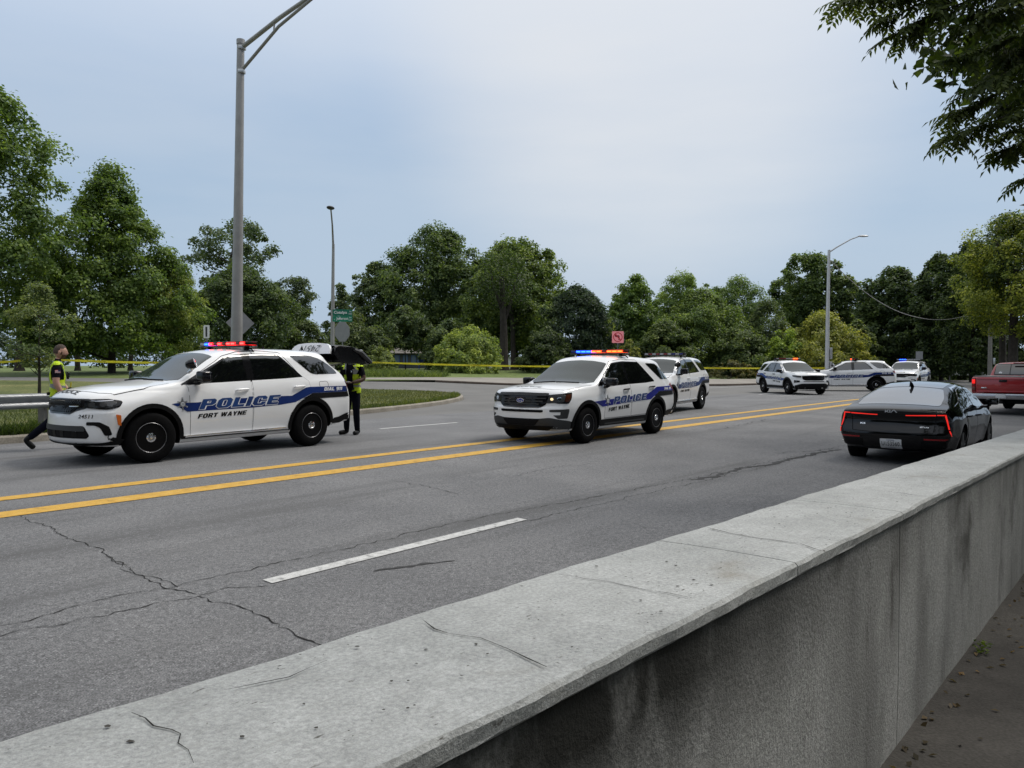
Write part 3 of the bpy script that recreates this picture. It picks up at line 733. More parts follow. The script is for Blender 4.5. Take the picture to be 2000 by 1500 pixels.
def raised_gate(root):
    """tailgate swung up: the spoiler stands on edge at the hinge, the glass and the liner reach back"""
    g = None
    hx, hz = -2.20, 1.755
    bm = B(); W2 = .60; n = 16
    out = []                                    # spoiler panel, upright, rounded upper corners
    prof = [(-W2, 0), (-W2, .04), (-W2*.97, .10), (-W2*.88, .16), (-W2*.70, .20), (-W2*.4, .215), (0, .22), (W2*.4, .215), (W2*.70, .20), (W2*.88, .16), (W2*.97, .10), (W2, .04), (W2, 0)]
    f1 = [bm.verts.new((hx-.05-.10*(z/.22)**1.5-.03*abs(y/W2)**3, y, hz-.02+z)) for y, z in prof]
    f2 = [bm.verts.new((hx-.09-.12*(z/.22)**1.5-.03*abs(y/W2)**3, y, hz-.02+z*.97)) for y, z in prof]
    bm.faces.new(f1); bm.faces.new(f2[::-1])
    for i in range(len(prof)): bm.faces.new((f1[i], f2[i], f2[(i+1) % len(prof)], f1[(i+1) % len(prof)]))
    bmesh.ops.recalc_face_normals(bm, faces=bm.faces[:])
    gate = obj('tailgate', bm, paint_white, root, True, 30)
    # unit number painted on the spoiler, upside down now
    tb = fit_text(text_bm('24511', 1, -.005, .15), .62, .13)
    for v in tb.verts:
        y, z = -v.co.x, .105-v.co.y; zz = max(0, z)
        v.co = Vector((hx-.05-.10*(zz/.22)**1.5-.03*abs(y/W2)**3+.004, y, hz-.02+z))
    # seen from the front the digits hang upside down: rotate half a turn in the panel plane
    obj('gate_number', tb, letter_black, gate, False)
    # outer glass shell, side profile lofted across the width
    top = [(-2.38,1.90),(-2.48,1.915),(-2.75,1.90),(-2.98,1.86),(-3.08,1.81)]
    bm = B(); rings = []
    for y in (-.66, -.62, -.4, 0, .4, .62, .66):
        k = 1-.35*max(0, (abs(y)-.55)/.11)
        rings.append([bm.verts.new((x, y, z-(.03 if abs(y) > .64 else 0)-.01*abs(y/.66)**2)) for x, z in top])
    for a, b in zip(rings, rings[1:]):
        for i in range(len(top)-1): bm.faces.new((a[i], b[i], b[i+1], a[i+1]))
    obj('gate_glass', bm, satin_grey, gate)
    # dark liner: closed box under the glass, deeper at the tip
    low = [(-2.36,1.73),(-2.52,1.56),(-2.80,1.545),(-3.02,1.54),(-3.22,1.535),(-3.30,1.525)]
    up = [(-2.40,1.86),(-2.48,1.89),(-2.80,1.875),(-3.00,1.83),(-3.12,1.76),(-3.35,1.56)]
    bm = B(); rs = []
    for y in (-.66, .66):
        rs.append(([bm.verts.new((x, y, z)) for x, z in up], [bm.verts.new((x, y*.97, z)) for x, z in low]))
    (ua, la), (ub, lb) = rs
    for i in range(len(up)-1):
        bm.faces.new((ua[i], ub[i], ub[i+1], ua[i+1])); bm.faces.new((la[i], la[i+1], lb[i+1], lb[i]))
        bm.faces.new((ua[i], ua[i+1], la[i+1], la[i])); bm.faces.new((ub[i], lb[i], lb[i+1], ub[i+1]))
    bm.faces.new((ua[0], la[0], lb[0], ub[0])); bm.faces.new((ua[-1], ub[-1], lb[-1], la[-1]))
    bmesh.ops.recalc_face_normals(bm, faces=bm.faces[:]); obj('gate_liner', bm, gloss_black, gate, False)
    bm = B()                                    # grey side trim bar and lower edge
    for s in (1, -1):
        tube(bm, [(-2.86, s*.675, 1.82), (-3.04, s*.68, 1.76), (-3.18, s*.685, 1.65), (-3.32, s*.68, 1.56)], [.03, .05, .05, .03], 6)
    obj('gate_trim', bm, satin_grey, gate)
    bm = B(); tube(bm, [(-3.09,-.64,1.80),(-3.09,.64,1.80)], .03, 6); obj('gate_lip', bm, letter_white, gate)
    bm = B(); box(bm, (-3.0, .40, 1.53), (.09, .05, .012), None, .004); obj('gate_lamp', bm, lamp_clear, gate)
    for s in (1, -1):
        bm = B(); tube(bm, [(-2.30, s*.62, 1.50), (-2.66, s*.63, 1.56)], [.014, .010], 6); obj('gas_strut', bm, plastic, gate)
EXP = dict(xf=2.42, xr=-2.56, n=88, axles=(1.44, -1.42), wr=.368, ra=.452, wmax=.985, track=.85, kf=.30, ef=2.8, kr=.20, er=4, fil=.08, filr=.05,
    top=[(-2.56,1.18),(-2.46,1.36),(-2.28,1.56),(-2.12,1.68),(-1.98,1.715),(-1.4,1.77),(-.6,1.80),(-.15,1.785),(.12,1.745),(.30,1.66),(.73,1.395),(1.10,1.215),(1.35,1.195),(1.9,1.17),(2.2,1.145),(2.42,1.10)],
    belt=[(-2.56,1.12),(-1.8,1.205),(-1.0,1.175),(.0,1.14),(.8,1.12),(1.3,1.115),(1.7,1.10),(2.1,1.075),(2.42,1.035)],
    zb=[(-2.56,.42),(-2.1,.36),(-1.4,.26),(1.4,.25),(2.42,.28)], ws=[(-2.56,.86),(-1.5,.92),(1.4,.92),(2.42,.84)],
    wm=[(-2.56,.93),(-1.8,.97),(-1,.975),(1.4,.975),(2.0,.96),(2.42,.93)], wb=[(-2.56,.86),(-1.8,.91),(0,.925),(1.0,.925),(1.5,.91),(2.42,.84)],
    tum=[(-2.56,.38),(-1.5,.36),(.3,.36),(1.0,.42),(1.35,.5),(2.4,.8)], crown=[(-2.56,.05),(-1,.05),(.5,.05),(1.3,.05),(1.6,.05),(2.42,.055)],
    rr=[(-2.56,.12),(0,.12),(1.2,.08),(2.42,.06)], pf=[(.2,.14),(.36,.03),(.5,0),(.72,.0),(.76,.025),(.95,.04),(1.05,.08),(1.2,.16)], pr=[(.3,.12),(.5,.0),(.85,.02),(1.0,.05),(1.2,.12),(1.5,.28)])
def explorer(label, loc, rz, bar, steer=0, newer=False, group=POLICE_GROUP):
    global FW
    FW = (1.47, .95)
    sp = dict(EXP)
    if newer:
        sp.update(ra=.46, wr=.378)
    root, bv = base_suv('police_car', sp, label, group, loc, rz)
    ws = [(1.09,-.62),(1.13,-.3),(1.14,0),(1.13,.3),(1.09,.62),(.96,.80),(.52,.735),(.31,.69),(.28,.35),(.27,0),(.28,-.35),(.31,-.69),(.52,-.735),(.96,-.80)]
    wsp = panel('windshield', bv, ws, 'z', 1, .005, shield_m, root, .08)
    for y0 in (.0, -.60):
        obj('wiper', project(poly_bm(ribbon([(1.15, y0-.02), (1.135, y0+.25), (1.10, y0+.52)], .02)), bv, 'z', 1, .022, 0), plastic, wsp)
    for s in (1, -1):
        panel('window_surround', bv, rnd([(.98,1.145),(.46,1.47),(.24,1.615,.06),(-.25,1.655),(-.92,1.645,.06),(-1.42,1.215,.03),(-1.3,1.185),(-.2,1.158),(.5,1.135)], .02), 'y', s, .003, gloss_black, root, .1)
        window(root, bv, [(.86,1.16),(.42,1.46),(.24,1.595,.06),(-.16,1.62),(-.20,1.175)], s)
        window(root, bv, [(-.31,1.18),(-.28,1.625),(-.88,1.62,.06),(-1.33,1.225,.05),(-1.28,1.205)], s)
        window(root, bv, [(-1.74,1.245,.04),(-1.24,1.615,.05),(-1.68,1.61,.04),(-2.18,1.30,.05),(-2.22,1.25,.03)] if not newer else [(-1.62,1.235,.04),(-1.16,1.61,.05),(-1.62,1.60,.04),(-2.12,1.30,.05),(-2.16,1.24,.03)], s, name='quarter_window')
        hm = plastic if not newer else plastic
        front = [(.80,.47),(.80,.98),(.86,1.10),(.5,1.128),(-.1,1.155),(-.275,1.162),(-.28,.8),(-.275,.47)]
        door(root, bv, front, (-.08, 1.055), s, hm)
        rear = [(-.29,.47),(-.295,.8),(-.29,1.162),(-1.0,1.18),(-1.40,1.205),(-1.50,1.06),(-1.46,.90),(-1.20,.80),(-1.02,.60),(-.96,.48)]
        door(root, bv, rear, (-1.20, 1.085), s, hm)
        seam(root, bv, [(.96,1.13),(.42,1.515),(.2,1.65),(-.2,1.70),(-.85,1.69),(-1.35,1.235)], 'y', s, .006, .0035)
        panel('rocker', bv, rnd([(.98,.19),(.94,.45),(-.94,.46),(-.98,.19)], .02), 'y', s, .014, plastic, root, 0)
        panel('rocker_ridge', bv, rnd([(.82,.345),(.80,.375),(-.84,.385),(-.86,.355)], .01), 'y', s, .026, satin_grey, root, 0)
        mirror(root, .74, .95, 1.205, s, plastic, gloss_black, .26, .16)
        panel('tail_light', bv, rnd([(-2.18,1.12),(-2.42,1.17),(-2.52,.98),(-2.45,.90),(-2.34,.94)], .02), 'y', s, .010, red_lens, root, .05)
        panel('rear_valance', bv, rnd([(-1.93,.30),(-1.95,.52),(-2.56,.55),(-2.56,.34)], .03), 'y', s, .012, plastic, root, .1)
        panel('front_valance', bv, rnd([(1.88,.22),(1.86,.42),(1.95,.46),(2.06,.47),(2.06,.22)], .02), 'y', s, .006, plastic, root, .08)
    arch_trim(root, bv, sp, .435, .505 if not newer else .535, plastic, -4, 184)
    hood = [(1.14,.86),(1.6,.87),(2.0,.83),(2.16,.62),(2.24,.3),(2.26,0)]
    seam(root, bv, hood+[(a, -b) for a, b in hood[-2::-1]], 'z', 1, .009, .003)
    if not newer:
        gr = panel('grille', bv, rnd([(-.62,1.02),(0,1.03),(.62,1.02),(.56,.80),(.45,.735),(0,.725),(-.45,.735),(-.56,.80)], .03), FW, 1, .010, gloss_black, root, .08)
        for i, z in enumerate((.975, .918, .861, .805)):
            for a, b in ((-.565, -.30), (-.285, -.14), (.14, .285), (.30, .565)) if i in (1, 2) else ((-.565, -.20), (-.19, .19), (.20, .565)):
                k = 1-.12*max(0, i-1)
                panel('grille_bar', bv, rnd([(a*k, z+.013), (b*k, z+.013), (b*k, z-.011), (a*k, z-.011)], .004), FW, 1, .024, satin_grey, gr, .1)
        e = lambda kx, kz: [(kx*math.cos(i*math.pi/12), .87+kz*math.sin(i*math.pi/12)) for i in range(24)]
        em = panel('emblem', bv, e(.098, .042), FW, 1, .032, chrome, gr, 0); panel('emblem_field', bv, e(.086, .033), FW, 1, .036, royal, em, 0)
        tb = fit_text(text_bm('Ford', 1, .0, .3), .12, .04)
        for v in tb.verts: v.co = Vector((v.co.x, v.co.y+.868, 0))
        obj('emblem_lettering', project(tb, bv, FW, 1, .040, 0, False), letter_white, em, False)
        panel('bumper_slot', bv, rnd([(-.50,.695),(.50,.695),(.50,.655),(.46,.645),(-.46,.645),(-.50,.655)], .012), FW, 1, .006, seam_m, root, .08)
        for s in (1, -1):
            h = panel('headlight', bv, rnd([(.60*s,.985),(.85*s,1.01),(1.05*s,1.03),(1.0*s,.90),(.93*s,.815),(.76*s,.82),(.72*s,.835),(.56*s,.825)], .02), FW, 1, .010, gloss_black, root, .05)
            panel('headlight_lens', bv, rnd([(.615*s,.968),(.85*s,.985),(.90*s,.985),(.86*s,.85),(.76*s,.845),(.58*s,.84)], .02), FW, 1, .015, lamp_clear if False else satin_grey, h, .05)
            panel('turn_lens', bv, rnd([(.905*s,.985),(1.02*s,1.0),(.98*s,.91),(.925*s,.845),(.875*s,.86)], .02), FW, 1, .015, amber if False else mat('dim_amber', (.05,.014,.006), .12), h, .05)
            for yy, mm in ((.665, head_glow if s > 0 else lamp_clear), (.79, lamp_dark)):
                c = [(yy*s+.04*math.cos(k*math.pi/6), .905+.04*math.sin(k*math.pi/6)) for k in range(12)]
                panel('headlight_bulb', bv, c, FW, 1, .020, chrome, h, 0)
                c = [(yy*s+.027*math.cos(k*math.pi/6), .905+.027*math.sin(k*math.pi/6)) for k in range(12)]
                panel('headlight_bulb', bv, c, FW, 1, .023, mm, h, 0)
            panel('fog_slot', bv, rnd([(.62*s,.70),(.95*s,.715),(.95*s,.655),(.62*s,.655)], .015), FW, 1, .006, satin_grey, root, .05)
            panel('fog_slot', bv, rnd([(.80*s,.66),(.95*s,.66),(.92*s,.53),(.76*s,.525),(.68*s,.595),(.80*s,.60)], .015), FW, 1, .0055, satin_grey, root, .05)
        panel('bumper_skirt', bv, rnd([(-1.0,.47),(-.62,.545),(-.40,.52),(.40,.52),(.62,.545),(1.0,.47),(1.0,.24),(-1.0,.24)], .03), FW, 1, .010, satin_grey, root, .08)
        panel('lower_intake', bv, rnd([(-.44,.515),(.44,.515),(.34,.39),(-.34,.39)], .02), FW, 1, .016, seam_m, root, .08)
        panel('skid_plate', bv, rnd([(-.70,.385),(.70,.385),(.60,.30),(-.60,.30)], .03), FW, 1, .018, plastic, root, .08)
    else:
        gr = panel('grille', bv, rnd([(-.60,.97),(0,.985),(.60,.97),(.58,.82),(.46,.735),(-.46,.735),(-.58,.82)], .03), FW, 1, .010, gloss_black, root, .08)
        for i in range(4):
            z = .93-.05*i; panel('grille_bar', bv, rnd([(-.54,z+.008),(.54,z+.008),(.54,z-.008),(-.54,z-.008)], .003), FW, 1, .02, plastic, gr, .1)
        panel('bumper_slot', bv, rnd([(-.55,.70),(.55,.70),(.50,.67),(-.50,.67)], .01), FW, 1, .006, seam_m, root, .08)
        for s in (1, -1):
            h = panel('headlight', bv, rnd([(.62*s,.965),(.9*s,1.005),(1.1*s,1.01),(1.02*s,.93),(.85*s,.90),(.63*s,.885)], .02), FW, 1, .010, satin_grey, root, .05)
            panel('headlight_lens', bv, rnd([(.64*s,.95),(.9*s,.985),(1.0*s,.985),(.9*s,.925),(.65*s,.905)], .015), FW, 1, .016, lamp_dark, h, .05)
            panel('fog_slot', bv, rnd([(.66*s,.735),(.92*s,.765),(.93*s,.62),(.70*s,.64)], .02), FW, 1, .006, gloss_black, root, .05)
        panel('bumper_skirt', bv, rnd([(-.90,.48),(-.6,.58),(.6,.58),(.90,.48),(.9,.24),(-.9,.24)], .04), FW, 1, .010, plastic, root, .08)
        panel('lower_intake', bv, rnd([(-.56,.565),(.56,.565),(.50,.44),(-.50,.44)], .03), FW, 1, .015, seam_m, root, .08)
    k = -.0 if not newer else .0
    L = dict(stripe=[(1.22,.83),(.65,.855),(-.5,.905),(-.96,.935),(-1.02,.935),(-1.44,1.075),(-2.26,1.085),(-2.36,.98),(-1.52,.975),(-1.12,.80),(-.3,.765),(.5,.735),(.90,.715)],
        black=[(-1.28,.87),(-1.52,.97),(-2.38,.975),(-2.44,.88),(-1.5,.86)], police=(.50,-.98,.775,.925), town=(.66,-.19,.625,.705), dial=(-1.80,-2.22,1.0,1.055), star=(.70,.83), sr=.10, rise=.045, tshear=.08, trise=.05)
    police_livery(root, bv, L, royal if not newer else mat('bright_stripe', (.02,.06,.26), .35, 0, .5, .5))
    bm = fit_text(text_bm('POLICE', 1, .03, 0), .62, .075)
    for v in bm.verts: v.co = Vector((2.12-v.co.y*-1, v.co.x, 0))
    obj('hood_lettering', project(bm, bv, 'z', 1, .004, .1, False), satin_grey, root, False)
    light_bar(root, -.50, 1.835, 1.42, bar, .28, .05)
    bm = B(); tube(bm, [(.10, -.25, 1.70), (.10, -.25, 1.79)], [.018, .012], 8); obj('antenna', bm, letter_white, root)
    bm = B(); box(bm, (-.95, .45, 1.765), (.10, .08, .06), None, .015); obj('antenna', bm, letter_white, root)
    spotlight(root, .80, .94, 1.24, 1, (.2, .9, .3))
    panel('rear_window', bv, rnd([(-.62,1.62),(.62,1.62),(.66,1.24),(-.66,1.24)], .05), 'x', -1, .006, glass_m, root, .1)
    add_wheels(root, sp, 'steel', steer, .222, .245)
    return root, bv
# ================================================================== black sedan and red pickup
SED = dict(xf=2.40, xr=-2.48, n=92, axles=(1.42, -1.43), wr=.335, ra=.385, wmax=.93, track=.80, kf=.42, ef=2.4, kr=.20, er=3.2, fil=.10, filr=.07, zm=.60, shd=.10, flare=.02,
    top=[(-2.48,.955),(-2.40,.99),(-2.28,1.025),(-2.05,1.07),(-1.6,1.18),(-1.1,1.30),(-.6,1.385),(-.1,1.42),(.3,1.40),(.7,1.31),(1.1,1.14),(1.45,.985),(1.8,.92),(2.2,.82),(2.40,.74)],
    belt=[(-2.48,.93),(-2.2,.965),(-1.6,.955),(0,.91),(1.2,.89),(1.8,.82),(2.4,.68)],
    zb=[(-2.48,.32),(-1.9,.24),(0,.20),(1.8,.20),(2.4,.24)], ws=[(-2.48,.78),(-1.8,.84),(1.4,.84),(2.4,.76)],
    wm=[(-2.48,.89),(-1.9,.925),(-1,.92),(1.4,.92),(2.4,.86)], wb=[(-2.48,.80),(-2.0,.85),(-.8,.87),(.8,.87),(1.5,.83),(2.4,.74)],
    tum=[(-2.4,.9),(-1.6,.62),(-.3,.52),(.8,.55),(2.4,.8)], crown=[(-2.48,.04),(-1.5,.05),(.5,.05),(2.4,.06)], rr=[(-2.48,.10),(0,.14),(2.4,.08)],
    pf=[(.2,.12),(.4,.02),(.55,0),(.75,.08)], pr=[(.25,.10),(.40,.02),(.56,.0),(.62,.02),(.80,.07),(.90,.04),(.98,.0),(1.06,.06)])
def sedan(label, loc, rz):
    sp = dict(SED); me = loft_body(sp); me2 = cut_arches(me, sp); bv = bvh_of(me); root = empty('sedan', loc, rz, label, 'car')
    me2.materials.clear(); me2.materials.append(paint_black); me2.materials.append(plastic)
    o = bpy.data.objects.new('body', me2); COL.objects.link(o); o.parent = root; me2.shade_smooth(); me2.set_sharp_from_angle(angle=R(40))
    bm = B(); box(bm, (0, 0, .32), (3.9, 1.4, .16)); obj('underbody', bm, seam_m, root)
    panel('rear_window', bv, rnd([(-2.06,-.66),(-2.10,0),(-2.06,.66),(-1.60,.64),(-1.02,.52),(-.98,0),(-1.02,-.52),(-1.60,-.64)], .10), 'z', 1, .004, rear_glass, root, .08)
    panel('roof_panel', bv, rnd([(-.96,-.50),(-.94,0),(-.96,.50),(.30,.54),(.34,0),(.30,-.54)], .06), 'z', 1, .003, rear_glass, root, .08)
    panel('windshield', bv, rnd([(.45,-.56),(.5,0),(.45,.56),(1.30,.70),(1.38,0),(1.30,-.70)], .08), 'z', 1, .004, shield_m, root, .08)
    for s in (1, -1):
        window(root, bv, [(-.02,.935),(-.02,1.325,.05),(.35,1.30,.10),(1.08,.935,.03)], s)
        window(root, bv, [(-.09,.935),(-.09,1.33,.05),(-.75,1.27,.1),(-1.12,1.10,.06),(-1.05,.955)], s)
        window(root, bv, [(-1.11,.965,.02),(-1.20,1.08,.02),(-1.72,1.015,.03)], s, name='quarter_window')
        seam(root, bv, [(1.14,.92),(.35,1.335),(-.1,1.365),(-.8,1.305),(-1.30,1.14),(-1.85,1.0)], 'y', s, .018, .006, chrome, 'window_trim')
        d = [(.98,.28),(1.02,.55),(1.0,.905),(.0,.915),(-.05,.6),(-.05,.28)]; door(root, bv, d, (.12, .80), s, gloss_black, paint_black)
        d = [(-.065,.28),(-.065,.6),(-.02,.915),(-1.0,.93),(-1.15,.75),(-1.0,.50),(-.92,.30)]; door(root, bv, d, (-.85, .82), s, gloss_black, paint_black)
        mirror(root, .82, .90, 1.01, s, gloss_black, paint_black, .22, .14)
        # tail lamp: thin outer blade and inner strip
        def rs(name, pts, off, m, par=root): return panel(name, bv, [(y*s, z) for y, z in pts], 'x', -1, off, m, par, .05)
        tl = rs('tail_light', [(.20,.905),(.20,.865),(.74,.875),(.84,.62),(.90,.56),(.90,.70),(.83,.93)], .006, gloss_black)
        rs('tail_light_strip', [(.22,.890),(.22,.877),(.66,.886),(.66,.902)], .012, tail_glow, tl)
        rs('tail_light_strip', [(.675,.903),(.675,.888),(.765,.889),(.79,.906)], .012, tail_glow, tl)
        rs('tail_light_blade', [(.793,.908),(.775,.888),(.832,.66),(.848,.657)], .012, tail_glow, tl)
        rs('tail_light_blade', [(.850,.64),(.840,.637),(.868,.552),(.877,.558)], .012, tail_glow, tl)
        rs('reflector', [(.50,.505),(.50,.48),(.80,.48),(.84,.505)], .008, red_lens)
        rs('bumper_vent', [(.46,.46),(.44,.33),(.78,.33),(.86,.46)], .006, plastic)
        rs('exhaust_finisher', [(.50,.295),(.50,.27),(.80,.28),(.82,.305)], .012, satin_grey)
    seam(root, bv, [(-.86,.53),(-.5,.545),(0,.55),(.5,.545),(.86,.53)], 'x', -1, .012, .004)
    seam(root, bv, [(-.66,.86),(-.63,.60),(0,.575),(.63,.60),(.66,.86)], 'x', -1, .008, .004)
    panel('diffuser', bv, rnd([(-.86,.31),(.86,.31),(.74,.21),(-.74,.21)], .03), 'x', -1, .010, plastic, root, .08)
    panel('plate_recess', bv, rnd([(-.38,.50),(.38,.50),(.34,.31),(-.34,.31)], .02), 'x', -1, .005, gloss_black, root, .08)
    pl = panel('licence_plate', bv, rnd([(-.168,.478),(.168,.478),(.168,.318),(-.168,.318)], .012), 'x', -1, .014, plate_m, root, .08)
    def rtext(name, body, yc, zc, w, h, off, m, par, bold=0, shear=0):
        bm = fit_text(text_bm(body, 1, bold, shear), w, h)
        for v in bm.verts: v.co = Vector((yc-v.co.x, zc+v.co.y, 0))
        return obj(name, project(bm, bv, 'x', -1, off, 0, False), m, par, False)
    rtext('plate_number', 'U153560', 0, .40, .28, .066, .017, letter_black, pl, .0)
    rtext('plate_state', 'INDIANA', 0, .458, .12, .018, .017, navy, pl)
    rtext('plate_footer', 'BICENTENNIAL', 0, .337, .17, .012, .017, navy, pl)
    # maker's word mark: joined angular strokes
    lm = None
    for poly in ([(.098,.014),(.098,-.02),(.086,-.02),(.086,.014)], [(.086,-.010),(.054,.014),(.038,.014),(.074,-.012)], [(.070,-.008),(.052,-.02),(.034,-.02),(.060,.002)], [(.028,.014),(.028,-.02),(.016,-.02),(.016,.014)],
                 [(.014,-.02),(-.002,-.02),(-.046,.014),(-.030,.014)], [(-.034,.014),(-.048,.014),(-.094,-.02),(-.078,-.02)]):
        m_ = panel('maker_emblem' if lm is None else 'emblem_stroke', bv, [(y, .945+z) for y, z in poly], 'x', -1, .012, silver_vinyl, root if lm is None else lm, 0)
        lm = lm or m_
    rtext('model_badge', 'K5', .46, .72, .085, .028, .008, chrome, root, .03)
    rtext('trim_badge', 'GT-Line', -.50, .69, .13, .022, .008, chrome, root, .02, .2)
    bm = B(); tube(bm, [(-.93,0,1.33),(-1.02,0,1.395),(-1.09,0,1.425),(-1.10,0,1.33)], [.03,.022,.012,.02], 6, True, .4); obj('shark_fin', bm, gloss_black, root)
    add_wheels(root, sp, 'alloy', 0, .235, .225, False)
    return root
TRK = dict(xf=2.95, xr=-.62, n=70, axles=(1.85,), wr=.39, ra=.46, wmax=.99, track=.83, kf=.22, ef=3, kr=.03, er=4, fil=.08, filr=.05, zm=.80, blend=.9,
    top=[(-.62,1.55),(-.56,1.76),(-.45,1.83),(.2,1.86),(.7,1.82),(.95,1.75),(1.5,1.32),(1.75,1.24),(2.5,1.19),(2.95,1.12)],
    belt=[(-.62,1.26),(1.3,1.22),(1.8,1.14),(2.95,1.02)], zb=[(-.62,.42),(2.95,.42)], ws=[(-.62,.93),(2.95,.9)], wm=[(-.62,.985),(2.95,.96)], wb=[(-.62,.95),(1.5,.94),(2.95,.88)],
    tum=[(-.62,.28),(1,.34),(1.6,.5),(2.9,.8)], crown=[(-.62,.04),(1,.05),(2.95,.06)], rr=[(-.62,.12),(1,.10),(2.95,.08)], pf=[(.3,.05),(.6,0),(1.2,.05)], pr=[(.4,0),(1.25,.0),(1.5,.07),(1.8,.16)])
def pickup(label, loc, rz):
    sp = dict(TRK); me = loft_body(sp); me2 = cut_arches(me, sp); bv = bvh_of(me); root = empty('pickup_truck', loc, rz, label, 'pickup truck')
    me2.materials.clear(); me2.materials.append(paint_red); me2.materials.append(plastic)
    o = bpy.data.objects.new('cab', me2); COL.objects.link(o); o.parent = root; me2.shade_smooth(); me2.set_sharp_from_angle(angle=R(40))
    # rear cab glass in three panes
    panel('window_surround', bv, rnd([(-.74,1.78),(.74,1.78),(.80,1.36),(-.80,1.36)], .05), 'x', -1, .004, gloss_black, root, .1)
    for y0, y1 in ((-.74,-.28), (-.25,.25), (.28,.74)):
        panel('rear_window', bv, rnd([(y0,1.745),(y1,1.745),(y1*1.03,1.39),(y0*1.03,1.39)], .02), 'x', -1, .009, glass_m, root, .1)
    panel('window_sticker', bv, [(.58+.055*math.cos(i*math.pi/8), 1.45+.035*math.sin(i*math.pi/8)) for i in range(16)], 'x', -1, .013, letter_white, root, 0)
    panel('window_sticker', bv, rnd([(-.52,1.52),(-.60,1.56),(-.66,1.50),(-.60,1.46)], .02), 'x', -1, .013, letter_white, root, 0)
    bm = B(); box(bm, (-.56, 0, 1.80), (.06, .34, .04), None, .012); obj('brake_lamp', bm, red_lens, root)
    for s in (1, -1):
        window(root, bv, [(.05,1.28),(.05,1.72),(.75,1.72),(1.25,1.30)], s); window(root, bv, [(-.02,1.28),(-.02,1.72),(-.42,1.70),(-.46,1.29)], s)
        mirror(root, 1.05, .97, 1.36, s, plastic, gloss_black, .20, .24)
    # load bed
    bm = B(); box(bm, (-1.72, 0, .94), (2.14, 1.94, .74), None, .05)
    obj('bed', bm, paint_red, root, True, 50)
    bm = B(); box(bm, (-1.70, 0, 1.325), (2.10, 1.86, .03), None, .012); obj('bed_cover', bm, mat('grey_vinyl', (.16,.155,.155), .5), root)
    bm = B(); box(bm, (-2.80, 0, 1.02), (.05, 1.62, .56), None, .02); tg = obj('tailgate', bm, paint_red, root)
    bm = B(); box(bm, (-2.835, 0, 1.24), (.02, 1.60, .03), None, .008); obj('tailgate_lip', bm, paint_red, tg)
    bm = B(); box(bm, (-2.832, 0, .80), (.02, 1.58, .05), None, .008); obj('tailgate_ridge', bm, paint_red, tg)
    bm = B(); box(bm, (-2.832, 0, 1.18), (.03, .24, .08), None, .012); obj('handle', bm, gloss_black, tg)
    bm = B(); box(bm, (-2.83, .58, .93), (.01, .17, .035), None, .004); obj('tailgate_badge', bm, chrome, tg)
    bm = B(); box(bm, (-2.829, .58, .885), (.006, .36, .012), None, .002); obj('badge_bar', bm, satin_grey, tg)
    for s in (1, -1):
        bm = B(); box(bm, (-2.775, s*.905, 1.02), (.09, .135, .52), None, .03); t = obj('tail_light', bm, red_lens, root)
        bm = B(); box(bm, (-2.825, s*.905, 1.15), (.012, .10, .15), None, .005); obj('tail_lamp_lit', bm, mat('red_running_lamp', (.4,.01,.01), .2, emit=(1,.02,.015), es=.7), t)
        bm = B(); box(bm, (-2.825, s*.905, .90), (.012, .10, .12), None, .005); obj('reverse_lamp', bm, mat('smoked_lamp', (.14,.05,.04), .15), t)
        bm = B(); lathe(bm, [(.46, -.13), (.46, .13)], 28, 'y', (-1.80, s*.865, .39)); obj('wheel_arch', bm, plastic, root)
    bm = B(); box(bm, (-2.93, 0, .64), (.18, 1.90, .20), None, .04); bp = obj('bumper', bm, mat('bumper_chrome', (.42,.42,.44), .22, .85), root)
    bm = B(); box(bm, (-2.94, 0, .745), (.16, 1.2, .02), None, .008); obj('bumper_step', bm, plastic, bp)
    bm = B(); box(bm, (-3.024, .02, .655), (.012, .31, .15), None, .004); obj('licence_plate', bm, plate_m, bp)
    bm = B(); box(bm, (-2.90, 0, .44), (.25, .10, .10), None, .01); box(bm, (-2.72, 0, .46), (.06, 1.1, .07), None, .01); obj('tow_hitch', bm, plastic, root)
    bm = B(); ball(bm, (-1.80, 0, .39), .17, 1, 1, 1); tube(bm, [(-1.80,-.8,.39),(-1.80,.8,.39)], .05, 8); obj('rear_axle', bm, plastic, root)
    bm = B(); box(bm, (-.4, 0, .52), (4.6, 1.3, .16)); obj('chassis', bm, seam_m, root)
    sp2 = dict(sp); sp2['axles'] = (1.85, -1.80); add_wheels(root, sp2, 'steel', 0, .22, .26, False)
    return root
